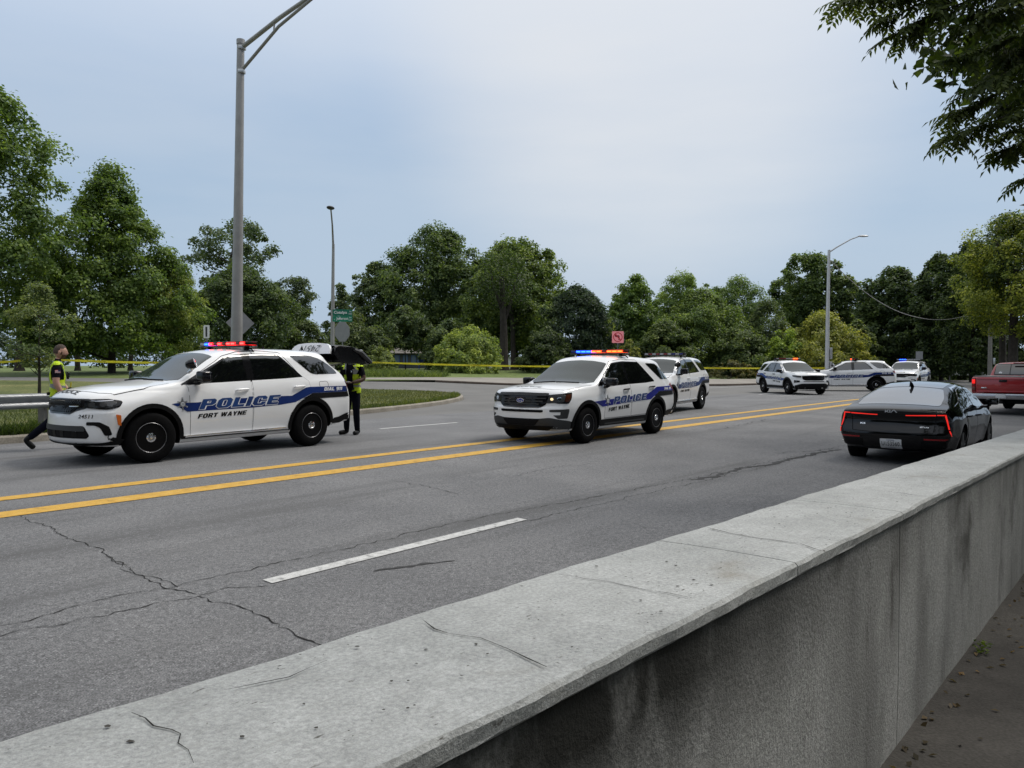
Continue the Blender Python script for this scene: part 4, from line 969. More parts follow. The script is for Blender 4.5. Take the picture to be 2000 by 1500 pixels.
# ================================================================== ground, road, pavements
def N_of(x, y): return -x*math.cos(TH)+y*math.sin(TH)
def S_of(x, y): return x*math.sin(TH)+y*math.cos(TH)
def nodes(m): return m.node_tree, m.node_tree.nodes['Principled BSDF']
def surf_mat(name, stops, scale, rough=.85, fine=None, bump=.3, bscale=120, extra=None, stretch=None):
    """stops: colours of a broad mottling; fine: (scale, low factor, high factor) speckle multiplied on top"""
    m = bpy.data.materials.new(name); m.use_nodes = True; t, b = nodes(m); b.inputs['Roughness'].default_value = rough; b.inputs['Specular IOR Level'].default_value = .3
    tcn = t.nodes.new('ShaderNodeTexCoord'); vec = tcn.outputs['Object']
    if stretch:
        mp_ = t.nodes.new('ShaderNodeMapping'); mp_.inputs['Scale'].default_value = stretch[0]; mp_.inputs['Rotation'].default_value = (0, 0, stretch[1]); t.links.new(vec, mp_.inputs[0]); svec = mp_.outputs[0]
    else: svec = vec
    n = t.nodes.new('ShaderNodeTexNoise'); n.inputs['Scale'].default_value = scale; n.inputs['Detail'].default_value = 6; n.inputs['Roughness'].default_value = .6; t.links.new(svec, n.inputs['Vector'])
    r = t.nodes.new('ShaderNodeValToRGB'); t.links.new(n.outputs[0], r.inputs[0]); e = r.color_ramp.elements
    e[0].position, e[0].color = stops[0][0], (*stops[0][1], 1); e[1].position, e[1].color = stops[-1][0], (*stops[-1][1], 1)
    for p, c in stops[1:-1]: q = e.new(p); q.color = (*c, 1)
    out = r.outputs[0]
    if fine:
        for fs, lo, hi in (fine if isinstance(fine, list) else [fine]):
            n2 = t.nodes.new('ShaderNodeTexNoise'); n2.inputs['Scale'].default_value = fs; n2.inputs['Detail'].default_value = 2; t.links.new(vec, n2.inputs['Vector'])
            mr_ = t.nodes.new('ShaderNodeMapRange'); t.links.new(n2.outputs[0], mr_.inputs[0]); mr_.inputs[1].default_value = .3; mr_.inputs[2].default_value = .7; mr_.inputs[3].default_value = lo; mr_.inputs[4].default_value = hi
            mu = t.nodes.new('ShaderNodeVectorMath'); mu.operation = 'SCALE'; t.links.new(out, mu.inputs[0]); t.links.new(mr_.outputs[0], mu.inputs['Scale']); out = mu.outputs[0]
    if extra: out = extra(t, vec, out)
    t.links.new(out, b.inputs['Base Color'])
    if bump:
        n3 = t.nodes.new('ShaderNodeTexNoise'); n3.inputs['Scale'].default_value = bscale; n3.inputs['Detail'].default_value = 4; n3.inputs['Roughness'].default_value = .7; t.links.new(vec, n3.inputs['Vector'])
        bp = t.nodes.new('ShaderNodeBump'); bp.inputs['Strength'].default_value = bump; bp.inputs['Distance'].default_value = .01; t.links.new(n3.outputs[0], bp.inputs['Height']); t.links.new(bp.outputs[0], b.inputs['Normal'])
    return m
def mixin(t, out, fac, col):
    mi = t.nodes.new('ShaderNodeMixRGB'); t.links.new(fac, mi.inputs[0]); t.links.new(out, mi.inputs[1]); mi.inputs[2].default_value = (*col, 1); return mi.outputs[0]
def noise_mask(t, vec, scale, lo, hi, rot=0, detail=5):
    mp_ = t.nodes.new('ShaderNodeMapping'); mp_.inputs['Scale'].default_value = scale
    mr0 = t.nodes.new('ShaderNodeMapping'); mr0.inputs['Rotation'].default_value = (0, 0, rot); t.links.new(vec, mr0.inputs[0]); t.links.new(mr0.outputs[0], mp_.inputs[0])
    n = t.nodes.new('ShaderNodeTexNoise'); n.inputs['Scale'].default_value = 1; n.inputs['Detail'].default_value = detail; n.inputs['Roughness'].default_value = .62; t.links.new(mp_.outputs[0], n.inputs['Vector'])
    m_ = t.nodes.new('ShaderNodeMapRange'); m_.interpolation_type = 'SMOOTHSTEP'; t.links.new(n.outputs[0], m_.inputs[0]); m_.inputs[1].default_value = lo; m_.inputs[2].default_value = hi
    return m_.outputs[0]
RA = -(math.pi/2-TH)
def asphalt_extra(t, vec, out):
    out = mixin(t, out, noise_mask(t, vec, (.10, 1.1, 1), .48, .72, RA), (.092,.092,.094))     # worn wheel paths, oil
    v = t.nodes.new('ShaderNodeTexVoronoi'); v.inputs['Scale'].default_value = 62; t.links.new(vec, v.inputs['Vector'])   # pale aggregate
    m_ = t.nodes.new('ShaderNodeMapRange'); t.links.new(v.outputs['Distance'], m_.inputs[0]); m_.inputs[1].default_value = .0; m_.inputs[2].default_value = .34; m_.inputs[3].default_value = 1.0; m_.inputs[4].default_value = 0
    sp_ = t.nodes.new('ShaderNodeSeparateColor'); t.links.new(v.outputs['Color'], sp_.inputs[0])
    g = t.nodes.new('ShaderNodeMath'); g.operation = 'GREATER_THAN'; t.links.new(sp_.outputs[0], g.inputs[0]); g.inputs[1].default_value = .66
    mu = t.nodes.new('ShaderNodeMath'); mu.operation = 'MULTIPLY'; t.links.new(m_.outputs[0], mu.inputs[0]); t.links.new(g.outputs[0], mu.inputs[1])
    return mixin(t, out, mu.outputs[0], (.42,.42,.43))
asphalt = surf_mat('asphalt', [(.3,(.115,.116,.121)),(.5,(.140,.141,.146)),(.7,(.165,.165,.169))], .55, .85, [(110,.45,1.55),(30,.75,1.25)], .7, 110, asphalt_extra)
asphalt2 = surf_mat('worn_asphalt', [(.3,(.12,.118,.115)),(.7,(.165,.162,.158))], .3, .9, (40,.85,1.15), .3, 80)
grass_m = surf_mat('grass', [(.28,(.050,.066,.020)),(.45,(.085,.102,.032)),(.6,(.125,.132,.048)),(.75,(.19,.175,.085))], .35, .95, [(9,.6,1.4),(60,.6,1.4)], .8, 40)
lawn_m = surf_mat('park_lawn', [(.28,(.070,.100,.026)),(.5,(.105,.140,.040)),(.72,(.15,.175,.065))], .08, .95, [(2.5,.75,1.25),(14,.7,1.3)], .6, 8)
kerb_m = surf_mat('kerb_concrete', [(.3,(.20,.18,.15)),(.7,(.30,.275,.235))], 1.5, .9, (30,.8,1.2), .3, 60)
walk_m = surf_mat('far_concrete', [(.3,(.20,.185,.165)),(.7,(.27,.25,.225))], .6, .9, (20,.9,1.1), .2, 40)
brick_m = surf_mat('dark_kerb', [(.3,(.055,.042,.035)),(.7,(.10,.078,.062))], 1.5, .9, (20,.8,1.2), .3, 40)
yellow_m = surf_mat('yellow_road_paint', [(.28,(.26,.16,.045)),(.42,(.50,.285,.035)),(.72,(.58,.36,.075))], 7, .6, [(120,.78,1.15),(18,.9,1.08)], .3, 150)
white_m = surf_mat('white_road_paint', [(.30,(.17,.17,.17)),(.42,(.46,.46,.45)),(.7,(.60,.60,.59))], 14, .6, [(140,.75,1.15)], .4, 150)
crack_m = mat('crack_shadow', (.022,.021,.020), .95, 0, .1)
crack_soft = mat('tar_stain', (.050,.050,.051), .9, 0, .2)
# base terrain sheet, out to the horizon
def axis_pts(lo, hi, fine_lo, fine_hi, step):
    a = [];
    v = fine_lo; s = step
    while v > lo: v -= s; s *= 1.25; a.append(max(v, lo))
    a = a[::-1]; v = fine_lo
    while v < fine_hi: a.append(v); v += step
    s = step
    while v < hi: a.append(v); v += s; s *= 1.25
    a.append(hi); return a
bm = B(); xs = axis_pts(-900, 900, -70, 70, 2.5); ys = axis_pts(-300, 1500, -8, 112, 2.5)
gv = [[bm.verts.new((x, y, gz(x, y)-(.30 if N_of(x, y) < 19 else .05))) for x in xs] for y in ys]
for j in range(len(ys)-1):
    for i in range(len(xs)-1): bm.faces.new((gv[j][i], gv[j][i+1], gv[j+1][i+1], gv[j+1][i]))
struct(obj('ground', bm, lawn_m))
def sheet(name, poly, m, dz, grid=2.0, zf=None):
    bm = poly_bm([(p[0], p[1]) for p in poly]); xs_ = [v.co.x for v in bm.verts]; ys_ = [v.co.y for v in bm.verts]
    for k in range(int(math.floor(min(xs_)/grid)), int(max(xs_)/grid)+1): bmesh.ops.bisect_plane(bm, geom=bm.verts[:]+bm.edges[:]+bm.faces[:], plane_co=(k*grid, 0, 0), plane_no=(1, 0, 0), dist=1e-5)
    for k in range(int(math.floor(min(ys_)/grid)), int(max(ys_)/grid)+1): bmesh.ops.bisect_plane(bm, geom=bm.verts[:]+bm.edges[:]+bm.faces[:], plane_co=(0, k*grid, 0), plane_no=(0, 1, 0), dist=1e-5)
    for v in bm.verts: v.co.z = (zf or gz)(v.co.x, v.co.y)+dz
    bmesh.ops.recalc_face_normals(bm, faces=bm.faces[:])
    if sum(f.normal.z for f in bm.faces) < 0: bmesh.ops.reverse_faces(bm, faces=bm.faces[:])
    return obj(name, bm, m)
# main road with its crown
bm = B(); ns = [1.18, 3, 5, 7, 8.4, 9.4, 11, 13, 15, 16.75]; ss = [-40+2*i for i in range(0, 38)]+[36+1.2*i for i in range(34)]
rv = [[bm.verts.new(SN(s, n, gz(*SN(s, n)[:2]))) for n in ns] for s in ss]
for a, b in zip(rv, rv[1:]):
    for i in range(len(ns)-1): bm.faces.new((a[i+1], a[i], b[i], b[i+1]))
bmesh.ops.recalc_face_normals(bm, faces=bm.faces[:])
if bm.faces[0].normal.z < 0: bmesh.ops.reverse_faces(bm, faces=bm.faces[:])
struct(obj('main_road', bm, asphalt))
isl_near = [SN(-40, 16.72), SN(-8, 16.72), SN(1, 16.74), SN(5.4, 16.9), SN(9, 17.35), SN(12.5, 18.05), SN(15.6, 18.8), SN(18.6, 19.8), SN(21.2, 20.95), SN(23.4, 22.3)]
nose = [G(901, 782), G(906, 778.5), G(900, 775)]
back = [G(880, 771.5), G(850, 768.5), G(790, 766), G(720, 764), G(560, 759), G(420, 755), G(300, 752), G(150, 748.5), G(0, 746.5), G(-150, 745), G(-420, 743)]
far_edge = [G(-420, 735), G(-150, 735.5), G(0, 736), G(200, 738.5), G(500, 741.5), G(720, 745), G(850, 746.5), G(988, 752.3), G(1200, 754), G(1420, 753.5), G(1475, 752), G(1560, 748), G(1640, 745), G(1830, 742.5), G(1960, 743), G(2100, 744)]
street = [SN(-20, 16.4)]+isl_near[1:]+nose+back+far_edge+[G(2300, 748), RD*95+RN*6, RD*38+RN*6, RD*33+RN*16.4]
struct(sheet('side_street', street, asphalt2, -.006))
# grass island / verge with kerb stones
verge = [SN(-40, 30)]+[SN(-40, 16.9)]+[p+RN*.14 for p in isl_near[1:]]+[p+Vector((-.15, .0, 0)) for p in nose]+[p+Vector((0, -.1, 0)) for p in back]
struct(sheet('grass_verge', verge, grass_m, .125, 1.5))
def densify(pts, step):
    out = [Vector(pts[0])]
    for a, b in zip(pts, pts[1:]):
        a, b = Vector(a), Vector(b); n = max(1, int(round((b-a).length/step)))
        out += [a.lerp(b, (i+1)/n) for i in range(n)]
    return out
def smooth_line(pts, it=2):
    pts = [Vector(p) for p in pts]
    for _ in range(it):
        q = [pts[0]]
        for a, b in zip(pts, pts[1:]): q += [a.lerp(b, .25), a.lerp(b, .75)]
        pts = q+[pts[-1]]
    return pts
def kerb_line(pts, m, w=.16, h=.14, stone=3.0, name='kerb', side=1):
    root = struct(empty(name, pts[0])); P = densify(pts, .5); acc = 0; seg = [P[0]]
    base = Vector(pts[0])
    def flush(sg):
        if len(sg) < 2: return
        bm = B(); rows = []
        tot = sum((b-a).length for a, b in zip(sg, sg[1:]))
        for i, p in enumerate(sg):
            d = (sg[min(i+1, len(sg)-1)]-sg[max(i-1, 0)]); d.z = 0; d.normalize(); n = Vector((-d.y, d.x, 0))*side
            q = p.copy()
            if i == 0: q += d*.006
            if i == len(sg)-1: q -= d*.006
            z = gz(q.x, q.y); q.z = 0; q -= Vector((base.x, base.y, 0)); zz = z-base.z
            rows.append([bm.verts.new(q+n*u+Vector((0, 0, zz+v))) for u, v in ((-.02, -.2), (.0, h-.03), (.03, h), (w, h+.004), (w, -.2))])
        for a, b in zip(rows, rows[1:]):
            for k in range(4): bm.faces.new((a[k], a[k+1], b[k+1], b[k]))
        bm.faces.new(rows[0]); bm.faces.new(rows[-1][::-1]); bmesh.ops.recalc_face_normals(bm, faces=bm.faces[:])
        obj('kerb_stone', bm, m, root, False)
    for a, b in zip(P, P[1:]):
        seg.append(b); acc += (b-a).length
        if acc >= stone: flush(seg); seg = [b]; acc = 0
    flush(seg); return root
kerb_line(smooth_line(isl_near[1:]+nose+back[:3], 2), kerb_m)
kerb_line([far_edge[i] for i in (6, 7, 8, 9, 10, 11, 12)], brick_m, .2, .13, 4.0, 'far_kerb')
fw = [G(700, 744.6), *[p+Vector((0, .22, 0)) for p in far_edge[6:12]]]+[G(1560, 741), G(1475, 743), G(1420, 743.5), G(1200, 742.5), G(988, 741), G(850, 740.5), G(720, 741.5)]
struct(sheet('far_sidewalk', fw, walk_m, .135, 2.0))
# painted markings
def strip(name, pts, w, m, dz=.006):
    P = densify(pts, .6); bm = B(); pr = None
    for i, p in enumerate(P):
        d = (P[min(i+1, len(P)-1)]-P[max(i-1, 0)]); d.z = 0; d.normalize(); n = Vector((-d.y, d.x, 0))*w/2
        r = []
        for k in (-1, 0, 1):
            q = p+n*k; r.append(bm.verts.new((q.x, q.y, gz(q.x, q.y)+dz)))
        if pr:
            for k in (0, 1): bm.faces.new((pr[k], r[k], r[k+1], pr[k+1]))
        pr = r
    bmesh.ops.recalc_face_normals(bm, faces=bm.faces[:])
    if bm.faces[0].normal.z < 0: bmesh.ops.reverse_faces(bm, faces=bm.faces[:])
    return struct(obj(name, bm, m))
yN1 = N_of(*G(500, 917)[:2]); yN2 = N_of(*G(530, 937.5)[:2])
strip('yellow_centre_line', [*[SN(-25+2.5*i, yN1) for i in range(41)]], .27, yellow_m); strip('yellow_centre_line', [*[SN(-25+2.5*i, yN2) for i in range(41)]], .31, yellow_m)
a, b = G(522, 1137), G(1020, 1014); sa, sb, nn = S_of(a.x, a.y), S_of(b.x, b.y), N_of(b.x, b.y); na = N_of(a.x, a.y)
for k in (-1, 0, 1, 2, 3, 4): strip('white_lane_line', [SN(sa+12.2*k+(1.75 if k > 0 else 0), na), SN(sb+12.2*k+(1.75 if k > 0 else 0), nn)], .125, white_m)
a, b = G(742, 838), G(900, 826); sa, sb, nn = S_of(a.x, a.y), S_of(b.x, b.y), N_of(a.x, a.y)
for k in (-1, 0, 2, 3, 4): strip('white_lane_line', [SN(sa+12.2*k, nn), SN(sb+12.2*k, nn)], .12, white_m)
strip('white_lane_line', [G(1482, 770.5), G(1535, 766)], .16, white_m)
strip('white_edge_line', [G(1385, 758), G(1480, 753.8), G(1560, 750)], .16, white_m); strip('white_edge_line', [G(1780, 745.5), G(1960, 744.6)], .2, white_m)
# cracks: thin jagged lines
def crack(name, px, w, seed, jag=.05, m=crack_m, zf=None, dz=.004, G_=None):
    rnd_ = random.Random(seed); P = [(G_ or G)(*p) for p in px]; Q = densify(P, max(.05, jag*1.3)); bm = B(); pr = None; off = 0
    for i, p in enumerate(Q):
        d = (Q[min(i+1, len(Q)-1)]-Q[max(i-1, 0)]); d.z = 0
        if d.length < 1e-6: continue
        d.normalize(); n = Vector((-d.y, d.x, 0)); off = off*.7+rnd_.uniform(-jag, jag); ww = w*rnd_.uniform(.25, 1.3)*(.4 if i in (0, len(Q)-1) else 1)
        q = p+n*off; z = (zf or gz)
        r = (bm.verts.new((*(q+n*ww/2)[:2], z(q.x, q.y)+dz)), bm.verts.new((*(q-n*ww/2)[:2], z(q.x, q.y)+dz)))
        if pr: bm.faces.new((pr[0], pr[1], r[1], r[0]))
        pr = r
    bmesh.ops.recalc_face_normals(bm, faces=bm.faces[:])
    if sum(f.normal.z for f in bm.faces) < 0: bmesh.ops.reverse_faces(bm, faces=bm.faces[:])
    return struct(obj(name, bm, m, None, False))
crack('road_crack', [(5,997),(60,1015),(120,1045),(190,1075),(260,1112),(330,1145),(390,1160)], .010, 1, .028)
crack('road_crack', [(205,1085),(240,1113),(300,1130),(345,1148)], .007, 2, .025)
crack('road_crack', [(390,1163),(470,1190),(530,1218),(575,1242),(625,1270)], .010, 3, .03)
crack('road_crack', [(-60,1245),(0,1225),(90,1203),(180,1178),(320,1150),(450,1120),(600,1087),(760,1051),(1000,1001),(1300,945),(1500,903),(1640,872)], .009, 4, .03)
crack('road_crack', [(-60,1262),(0,1243),(140,1215),(350,1170),(450,1150),(520,1141)], .009, 5, .03)
crack('road_crack', [(1020,1020),(1150,990),(1300,955),(1420,929),(1600,885)], .009, 6, .03)
crack('road_crack', [(1380,840),(1500,820),(1640,828)], .02, 7, .1); crack('road_crack', [(1510,885),(1580,880),(1640,876)], .02, 8, .06)
crack('road_crack', [(1000,930),(1080,912),(1160,905)], .010, 9, .05); crack('road_crack', [(770,940),(840,953),(900,966)], .010, 10, .05)
crack('tar_seam', [(730,1116),(770,1110),(800,1105),(850,1100),(885,1094)], .05, 11, .02, crack_soft)
crack('tar_seam', [(1350,938),(1450,915),(1560,893),(1640,878)], .10, 12, .05, crack_soft, None, .003)
# ================================================================== concrete wall and near footway
def topz(s): return .978-.026*max(s, -6) if s < 14 else .978-.026*14
def sidez(s): return max(.035-.042*s, -.5) if s > -4 else .2
def wall_extra(t, vec, out):
    out = mixin(t, out, noise_mask(t, vec, (2.2, 6.0, .9), .42, .72, RA), (.27,.27,.26))
    out = mixin(t, out, noise_mask(t, vec, (1.6, 3.0, 1.5), .54, .76, RA, 8), (.12,.118,.11))
    # water stain hanging from the cap, strongest at the near end
    sx = t.nodes.new('ShaderNodeSeparateXYZ'); t.links.new(vec, sx.inputs[0])
    h = t.nodes.new('ShaderNodeMapRange'); t.links.new(sx.outputs[2], h.inputs[0]); h.inputs[1].default_value = -.46; h.inputs[2].default_value = -.16; h.inputs[3].default_value = 0; h.inputs[4].default_value = 1
    nm_ = noise_mask(t, vec, (2.4, 9, 1.1), .26, .50, RA, 7)
    mu = t.nodes.new('ShaderNodeMath'); mu.operation = 'MULTIPLY'; t.links.new(h.outputs[0], mu.inputs[0]); t.links.new(nm_, mu.inputs[1])
    gx = t.nodes.new('ShaderNodeMapping'); gx.inputs['Rotation'].default_value = (0, 0, RA); t.links.new(vec, gx.inputs[0]); gsx = t.nodes.new('ShaderNodeSeparateXYZ'); t.links.new(gx.outputs[0], gsx.inputs[0])
    al = t.nodes.new('ShaderNodeMapRange'); t.links.new(gsx.outputs[0], al.inputs[0]); al.inputs[1].default_value = .5; al.inputs[2].default_value = 2.2; al.inputs[3].default_value = 1.0; al.inputs[4].default_value = .25     # moss thickest at this end
    m2 = t.nodes.new('ShaderNodeMath'); m2.operation = 'MULTIPLY'; t.links.new(mu.outputs[0], m2.inputs[0]); t.links.new(al.outputs[0], m2.inputs[1])
    out = mixin(t, out, m2.outputs[0], (.030,.030,.027))
    out = mixin(t, out, noise_mask(t, vec, (9, 9, 1.9), .60, .78, RA, 8), (.075,.070,.064))
    return out
face_m = surf_mat('wall_face_concrete', [(.3,(.37,.37,.355)),(.5,(.44,.44,.428)),(.7,(.49,.49,.478))], 1.3, .92, [(55,.78,1.18),(220,.85,1.15)], .55, 70, wall_extra)
def cap_extra(t, vec, out):
    out = mixin(t, out, noise_mask(t, vec, (1.4, 2.2, 2), .60, .82, RA, 6), (.235,.215,.175))
    out = mixin(t, out, noise_mask(t, vec, (26, 70, 30), .66, .74, RA, 3), (.10,.095,.085))
    br = noise_mask(t, vec, (9, 150, 9), .50, .75, RA, 3)            # broom marks along the pour
    return mixin(t, out, br, (.335,.34,.33))
cap_m = surf_mat('wall_cap_concrete', [(.3,(.315,.325,.32)),(.5,(.385,.395,.39)),(.7,(.43,.44,.435))], 1.6, .9, [(110,.8,1.18),(420,.85,1.15),(12,.92,1.08)], .55, 160, cap_extra)
pit_m = mat('dark_pit', (.05,.046,.04), .95)
wall = empty('concrete_wall', SN(1, 1.0, .95), 0, 'long grey concrete parapet wall beside the footway in the foreground', 'wall')
wall_o = Vector(wall.location)
WN, WF = .79, 1.245
rw = random.Random(5)
def wob(s, k): return .0030*math.sin(s*3.1+k*.3)+.0022*math.sin(s*9.7+k*.4)+.0016*math.sin(s*23+k*.5)+.0010*math.sin(s*51+k*2)
def wall_piece(name, s0, s1, prof, m, step, wb):
    bm = B(); rows = []; n = max(2, int((s1-s0)/step))
    for i in range(n+1):
        s = s0+(s1-s0)*i/n
        row = []
        for j, (nn_, z) in enumerate(prof(s)):
            p = SN(s, nn_+(wob(s, j)*wb if 0 < j < 99 else 0), z+(wob(s, j*.2+5)*.25*wb)) - wall_o; row.append(bm.verts.new(p))
        rows.append(row)
    k = len(rows[0])
    for a, b in zip(rows, rows[1:]):
        for j in range(k): bm.faces.new((a[j], b[j], b[(j+1) % k], a[(j+1) % k]))
    bm.faces.new(rows[0]); bm.faces.new(rows[-1][::-1]); bmesh.ops.recalc_face_normals(bm, faces=bm.faces[:])
    return obj(name, bm, m, wall, name != 'cap_piece', 50)
def cap_prof(s):
    t = topz(s); return [(WN-.004, t-.040), (WN-.007, t-.034), (WN-.007, t-.010), (WN+.002, t-.001), (WN+.02, t), (WN+.12, t+.002), (WN+.23, t+.003), (WF-.12, t+.002), (WF-.02, t), (WF-.002, t-.001), (WF+.007, t-.010), (WF+.007, t-.034), (WF+.004, t-.040)]
def body_prof(s):
    t = topz(s)-.040; zb_ = sidez(s)-.3; return [(WN+.010, zb_), (WN+.004, (t+zb_)/2), (WN+.004, t+.0), (WF-.004, t), (WF-.004, -.6)]
cj = [-8, -4.2, 2.27, 3.52, 6.4, 9.6, 14, 20, 28]
for a, b in zip(cj, cj[1:]): wall_piece('cap_piece', a+.003, b-.003, cap_prof, cap_m, .045 if b < 7 else .3, 1)
bj = [-8, -2.2, 3.52, 9.6, 16, 28]
for a, b in zip(bj, bj[1:]): wall_piece('wall_panel', a+.004, b-.004, body_prof, face_m, .08 if b < 10 else .4, .6)
def GT(px, py):
    d = ray(px, py); lo, hi = .2, 60
    for _ in range(50):
        m_ = (lo+hi)/2; p = Vector((0, 0, CAMH))+d*m_
        if p.z < topz(S_of(p.x, p.y)): hi = m_
        else: lo = m_
    p = Vector((0, 0, CAMH))+d*hi; return p
tz2 = lambda x, y: topz(S_of(x, y))+.003
def wcrack(px, w, seed, jag=.008):
    o = crack('cap_crack', px, w, seed, jag, crack_m, tz2, .0022, GT); del o['kind']; o.parent = wall; o.matrix_parent_inverse = Matrix.Translation(-wall_o)
wcrack([(262,1396),(285,1408),(305,1422),(335,1432),(352,1440),(356,1456),(372,1470),(376,1498)], .0028, 21, .006)
wcrack([(820,1216),(850,1232),(880,1240),(940,1250),(985,1275),(1060,1310)], .0035, 22)
wcrack([(1088,1126),(1140,1135),(1185,1140),(1240,1150),(1300,1160),(1352,1171)], .004, 23)
wcrack([(1378,1032),(1430,1044),(1480,1052),(1560,1064),(1604,1080)], .004, 24)
wcrack([(1715,960),(1760,965),(1812,972)], .004, 25, .004)
wcrack([(440,1355),(560,1325),(640,1295)], .003, 26)
# grit, dead leaf scraps and pits on the cap: nobody could count them
bm = B(); rg = random.Random(11)
for i in range(520):
    s = rg.uniform(-.6, 9); n_ = rg.uniform(WN+.02, WF-.02); p = SN(s, n_, topz(s)+.0045)-wall_o; r = rg.choice([.0014, .002, .0026, .0042])*rg.uniform(.6, 1.3); a0 = rg.random()*6
    vs = [bm.verts.new(p+Vector((math.cos(a0+k*1.2566)*r*rg.uniform(.6, 1.5), math.sin(a0+k*1.2566)*r*rg.uniform(.6, 1.2), rg.uniform(0, .0012)))) for k in range(5)]
    bm.faces.new(vs)
stuff(obj('grit', bm, pit_m, wall, False))
# footway behind the wall
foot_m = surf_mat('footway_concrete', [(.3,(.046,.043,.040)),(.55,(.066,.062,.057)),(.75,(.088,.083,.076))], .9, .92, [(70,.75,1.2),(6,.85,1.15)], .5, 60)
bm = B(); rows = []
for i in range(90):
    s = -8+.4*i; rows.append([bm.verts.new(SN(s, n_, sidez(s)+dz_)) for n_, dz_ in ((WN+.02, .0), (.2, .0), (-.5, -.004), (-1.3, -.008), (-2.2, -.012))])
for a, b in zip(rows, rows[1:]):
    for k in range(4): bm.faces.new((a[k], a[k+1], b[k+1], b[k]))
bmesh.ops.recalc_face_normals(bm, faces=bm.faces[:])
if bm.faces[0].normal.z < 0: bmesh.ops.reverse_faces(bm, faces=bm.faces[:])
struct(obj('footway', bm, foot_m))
bank_m = surf_mat('bank_soil', [(.3,(.022,.030,.010)),(.7,(.05,.055,.022))], .8, .95, (12,.6,1.4), .8, 20)
bm = B(); rows = []
for i in range(60):
    s = -60+3*i; rows.append([bm.verts.new(SN(s, n_, (sidez(s) if -8 < s < 28 else (.2 if s < 0 else -.5))+dz_)) for n_, dz_ in ((-2.15, -.03), (-3.5, .3), (-6, .9), (-14, 1.6), (-60, 2.5))])
for a, b in zip(rows, rows[1:]):
    for k in range(4): bm.faces.new((a[k], a[k+1], b[k+1], b[k]))
bmesh.ops.recalc_face_normals(bm, faces=bm.faces[:])
if bm.faces[0].normal.z < 0: bmesh.ops.reverse_faces(bm, faces=bm.faces[:])
struct(obj('bank', bm, bank_m))
# ================================================================== trees and plants
def leaf_material(name, trans=.38, rough=.55):
    m = bpy.data.materials.new(name); m.use_nodes = True; t, b = nodes(m); b.inputs['Roughness'].default_value = rough; b.inputs['Specular IOR Level'].default_value = .3
    oi = t.nodes.new('ShaderNodeObjectInfo'); g = t.nodes.new('ShaderNodeNewGeometry')
    r = t.nodes.new('ShaderNodeValToRGB'); t.links.new(g.outputs['Random Per Island'], r.inputs[0]); e = r.color_ramp.elements
    e[0].color = (.50,.58,.55,1); e[1].color = (1.95,1.75,1.3,1); q = e.new(.6); q.color = (1,1,1,1)
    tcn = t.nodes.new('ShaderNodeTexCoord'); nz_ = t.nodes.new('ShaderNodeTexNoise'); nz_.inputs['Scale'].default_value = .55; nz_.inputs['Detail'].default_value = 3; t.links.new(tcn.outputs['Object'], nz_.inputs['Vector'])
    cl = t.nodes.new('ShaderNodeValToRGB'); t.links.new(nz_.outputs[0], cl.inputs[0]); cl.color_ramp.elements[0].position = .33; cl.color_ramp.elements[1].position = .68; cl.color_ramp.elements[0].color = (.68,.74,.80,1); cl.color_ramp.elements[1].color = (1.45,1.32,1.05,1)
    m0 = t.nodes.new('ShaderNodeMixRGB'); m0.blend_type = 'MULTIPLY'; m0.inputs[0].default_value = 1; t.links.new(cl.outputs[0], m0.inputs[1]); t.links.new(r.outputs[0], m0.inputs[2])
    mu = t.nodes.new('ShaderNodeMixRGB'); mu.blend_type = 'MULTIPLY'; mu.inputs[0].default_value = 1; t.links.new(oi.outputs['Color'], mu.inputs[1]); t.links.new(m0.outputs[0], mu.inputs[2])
    t.links.new(mu.outputs[0], b.inputs['Base Color'])
    tr = t.nodes.new('ShaderNodeBsdfTranslucent'); sc = t.nodes.new('ShaderNodeMixRGB'); sc.blend_type = 'MULTIPLY'; sc.inputs[0].default_value = 1; t.links.new(mu.outputs[0], sc.inputs[1]); sc.inputs[2].default_value = (1.5,1.6,.7,1); t.links.new(sc.outputs[0], tr.inputs[0])
    mx_ = t.nodes.new('ShaderNodeMixShader'); mx_.inputs[0].default_value = trans; t.links.new(b.outputs[0], mx_.inputs[1]); t.links.new(tr.outputs[0], mx_.inputs[2])
    t.links.new(mx_.outputs[0], t.nodes['Material Output'].inputs[0]); return m
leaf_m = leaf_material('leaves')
bark_m = surf_mat('bark', [(.3,(.022,.019,.016)),(.7,(.055,.047,.039))], 3, .95, (30,.7,1.25), .8, 25)
PROF = {'round': [(0,.40),(.12,.78),(.35,1),(.62,.92),(.82,.66),(.94,.36),(1,.12)], 'cone': [(0,.72),(.08,.95),(.25,1),(.5,.80),(.72,.52),(.9,.24),(1,.04)],
        'oval': [(0,.35),(.2,.85),(.45,1),(.7,.85),(.9,.45),(1,.10)], 'vase': [(0,.25),(.25,.6),(.55,.95),(.8,1),(.93,.7),(1,.3)], 'bush': [(0,.82),(.15,1),(.45,.95),(.75,.62),(1,.14)],
        'flame': [(0,.6),(.15,.95),(.4,1),(.6,.78),(.8,.5),(1,.1)]}
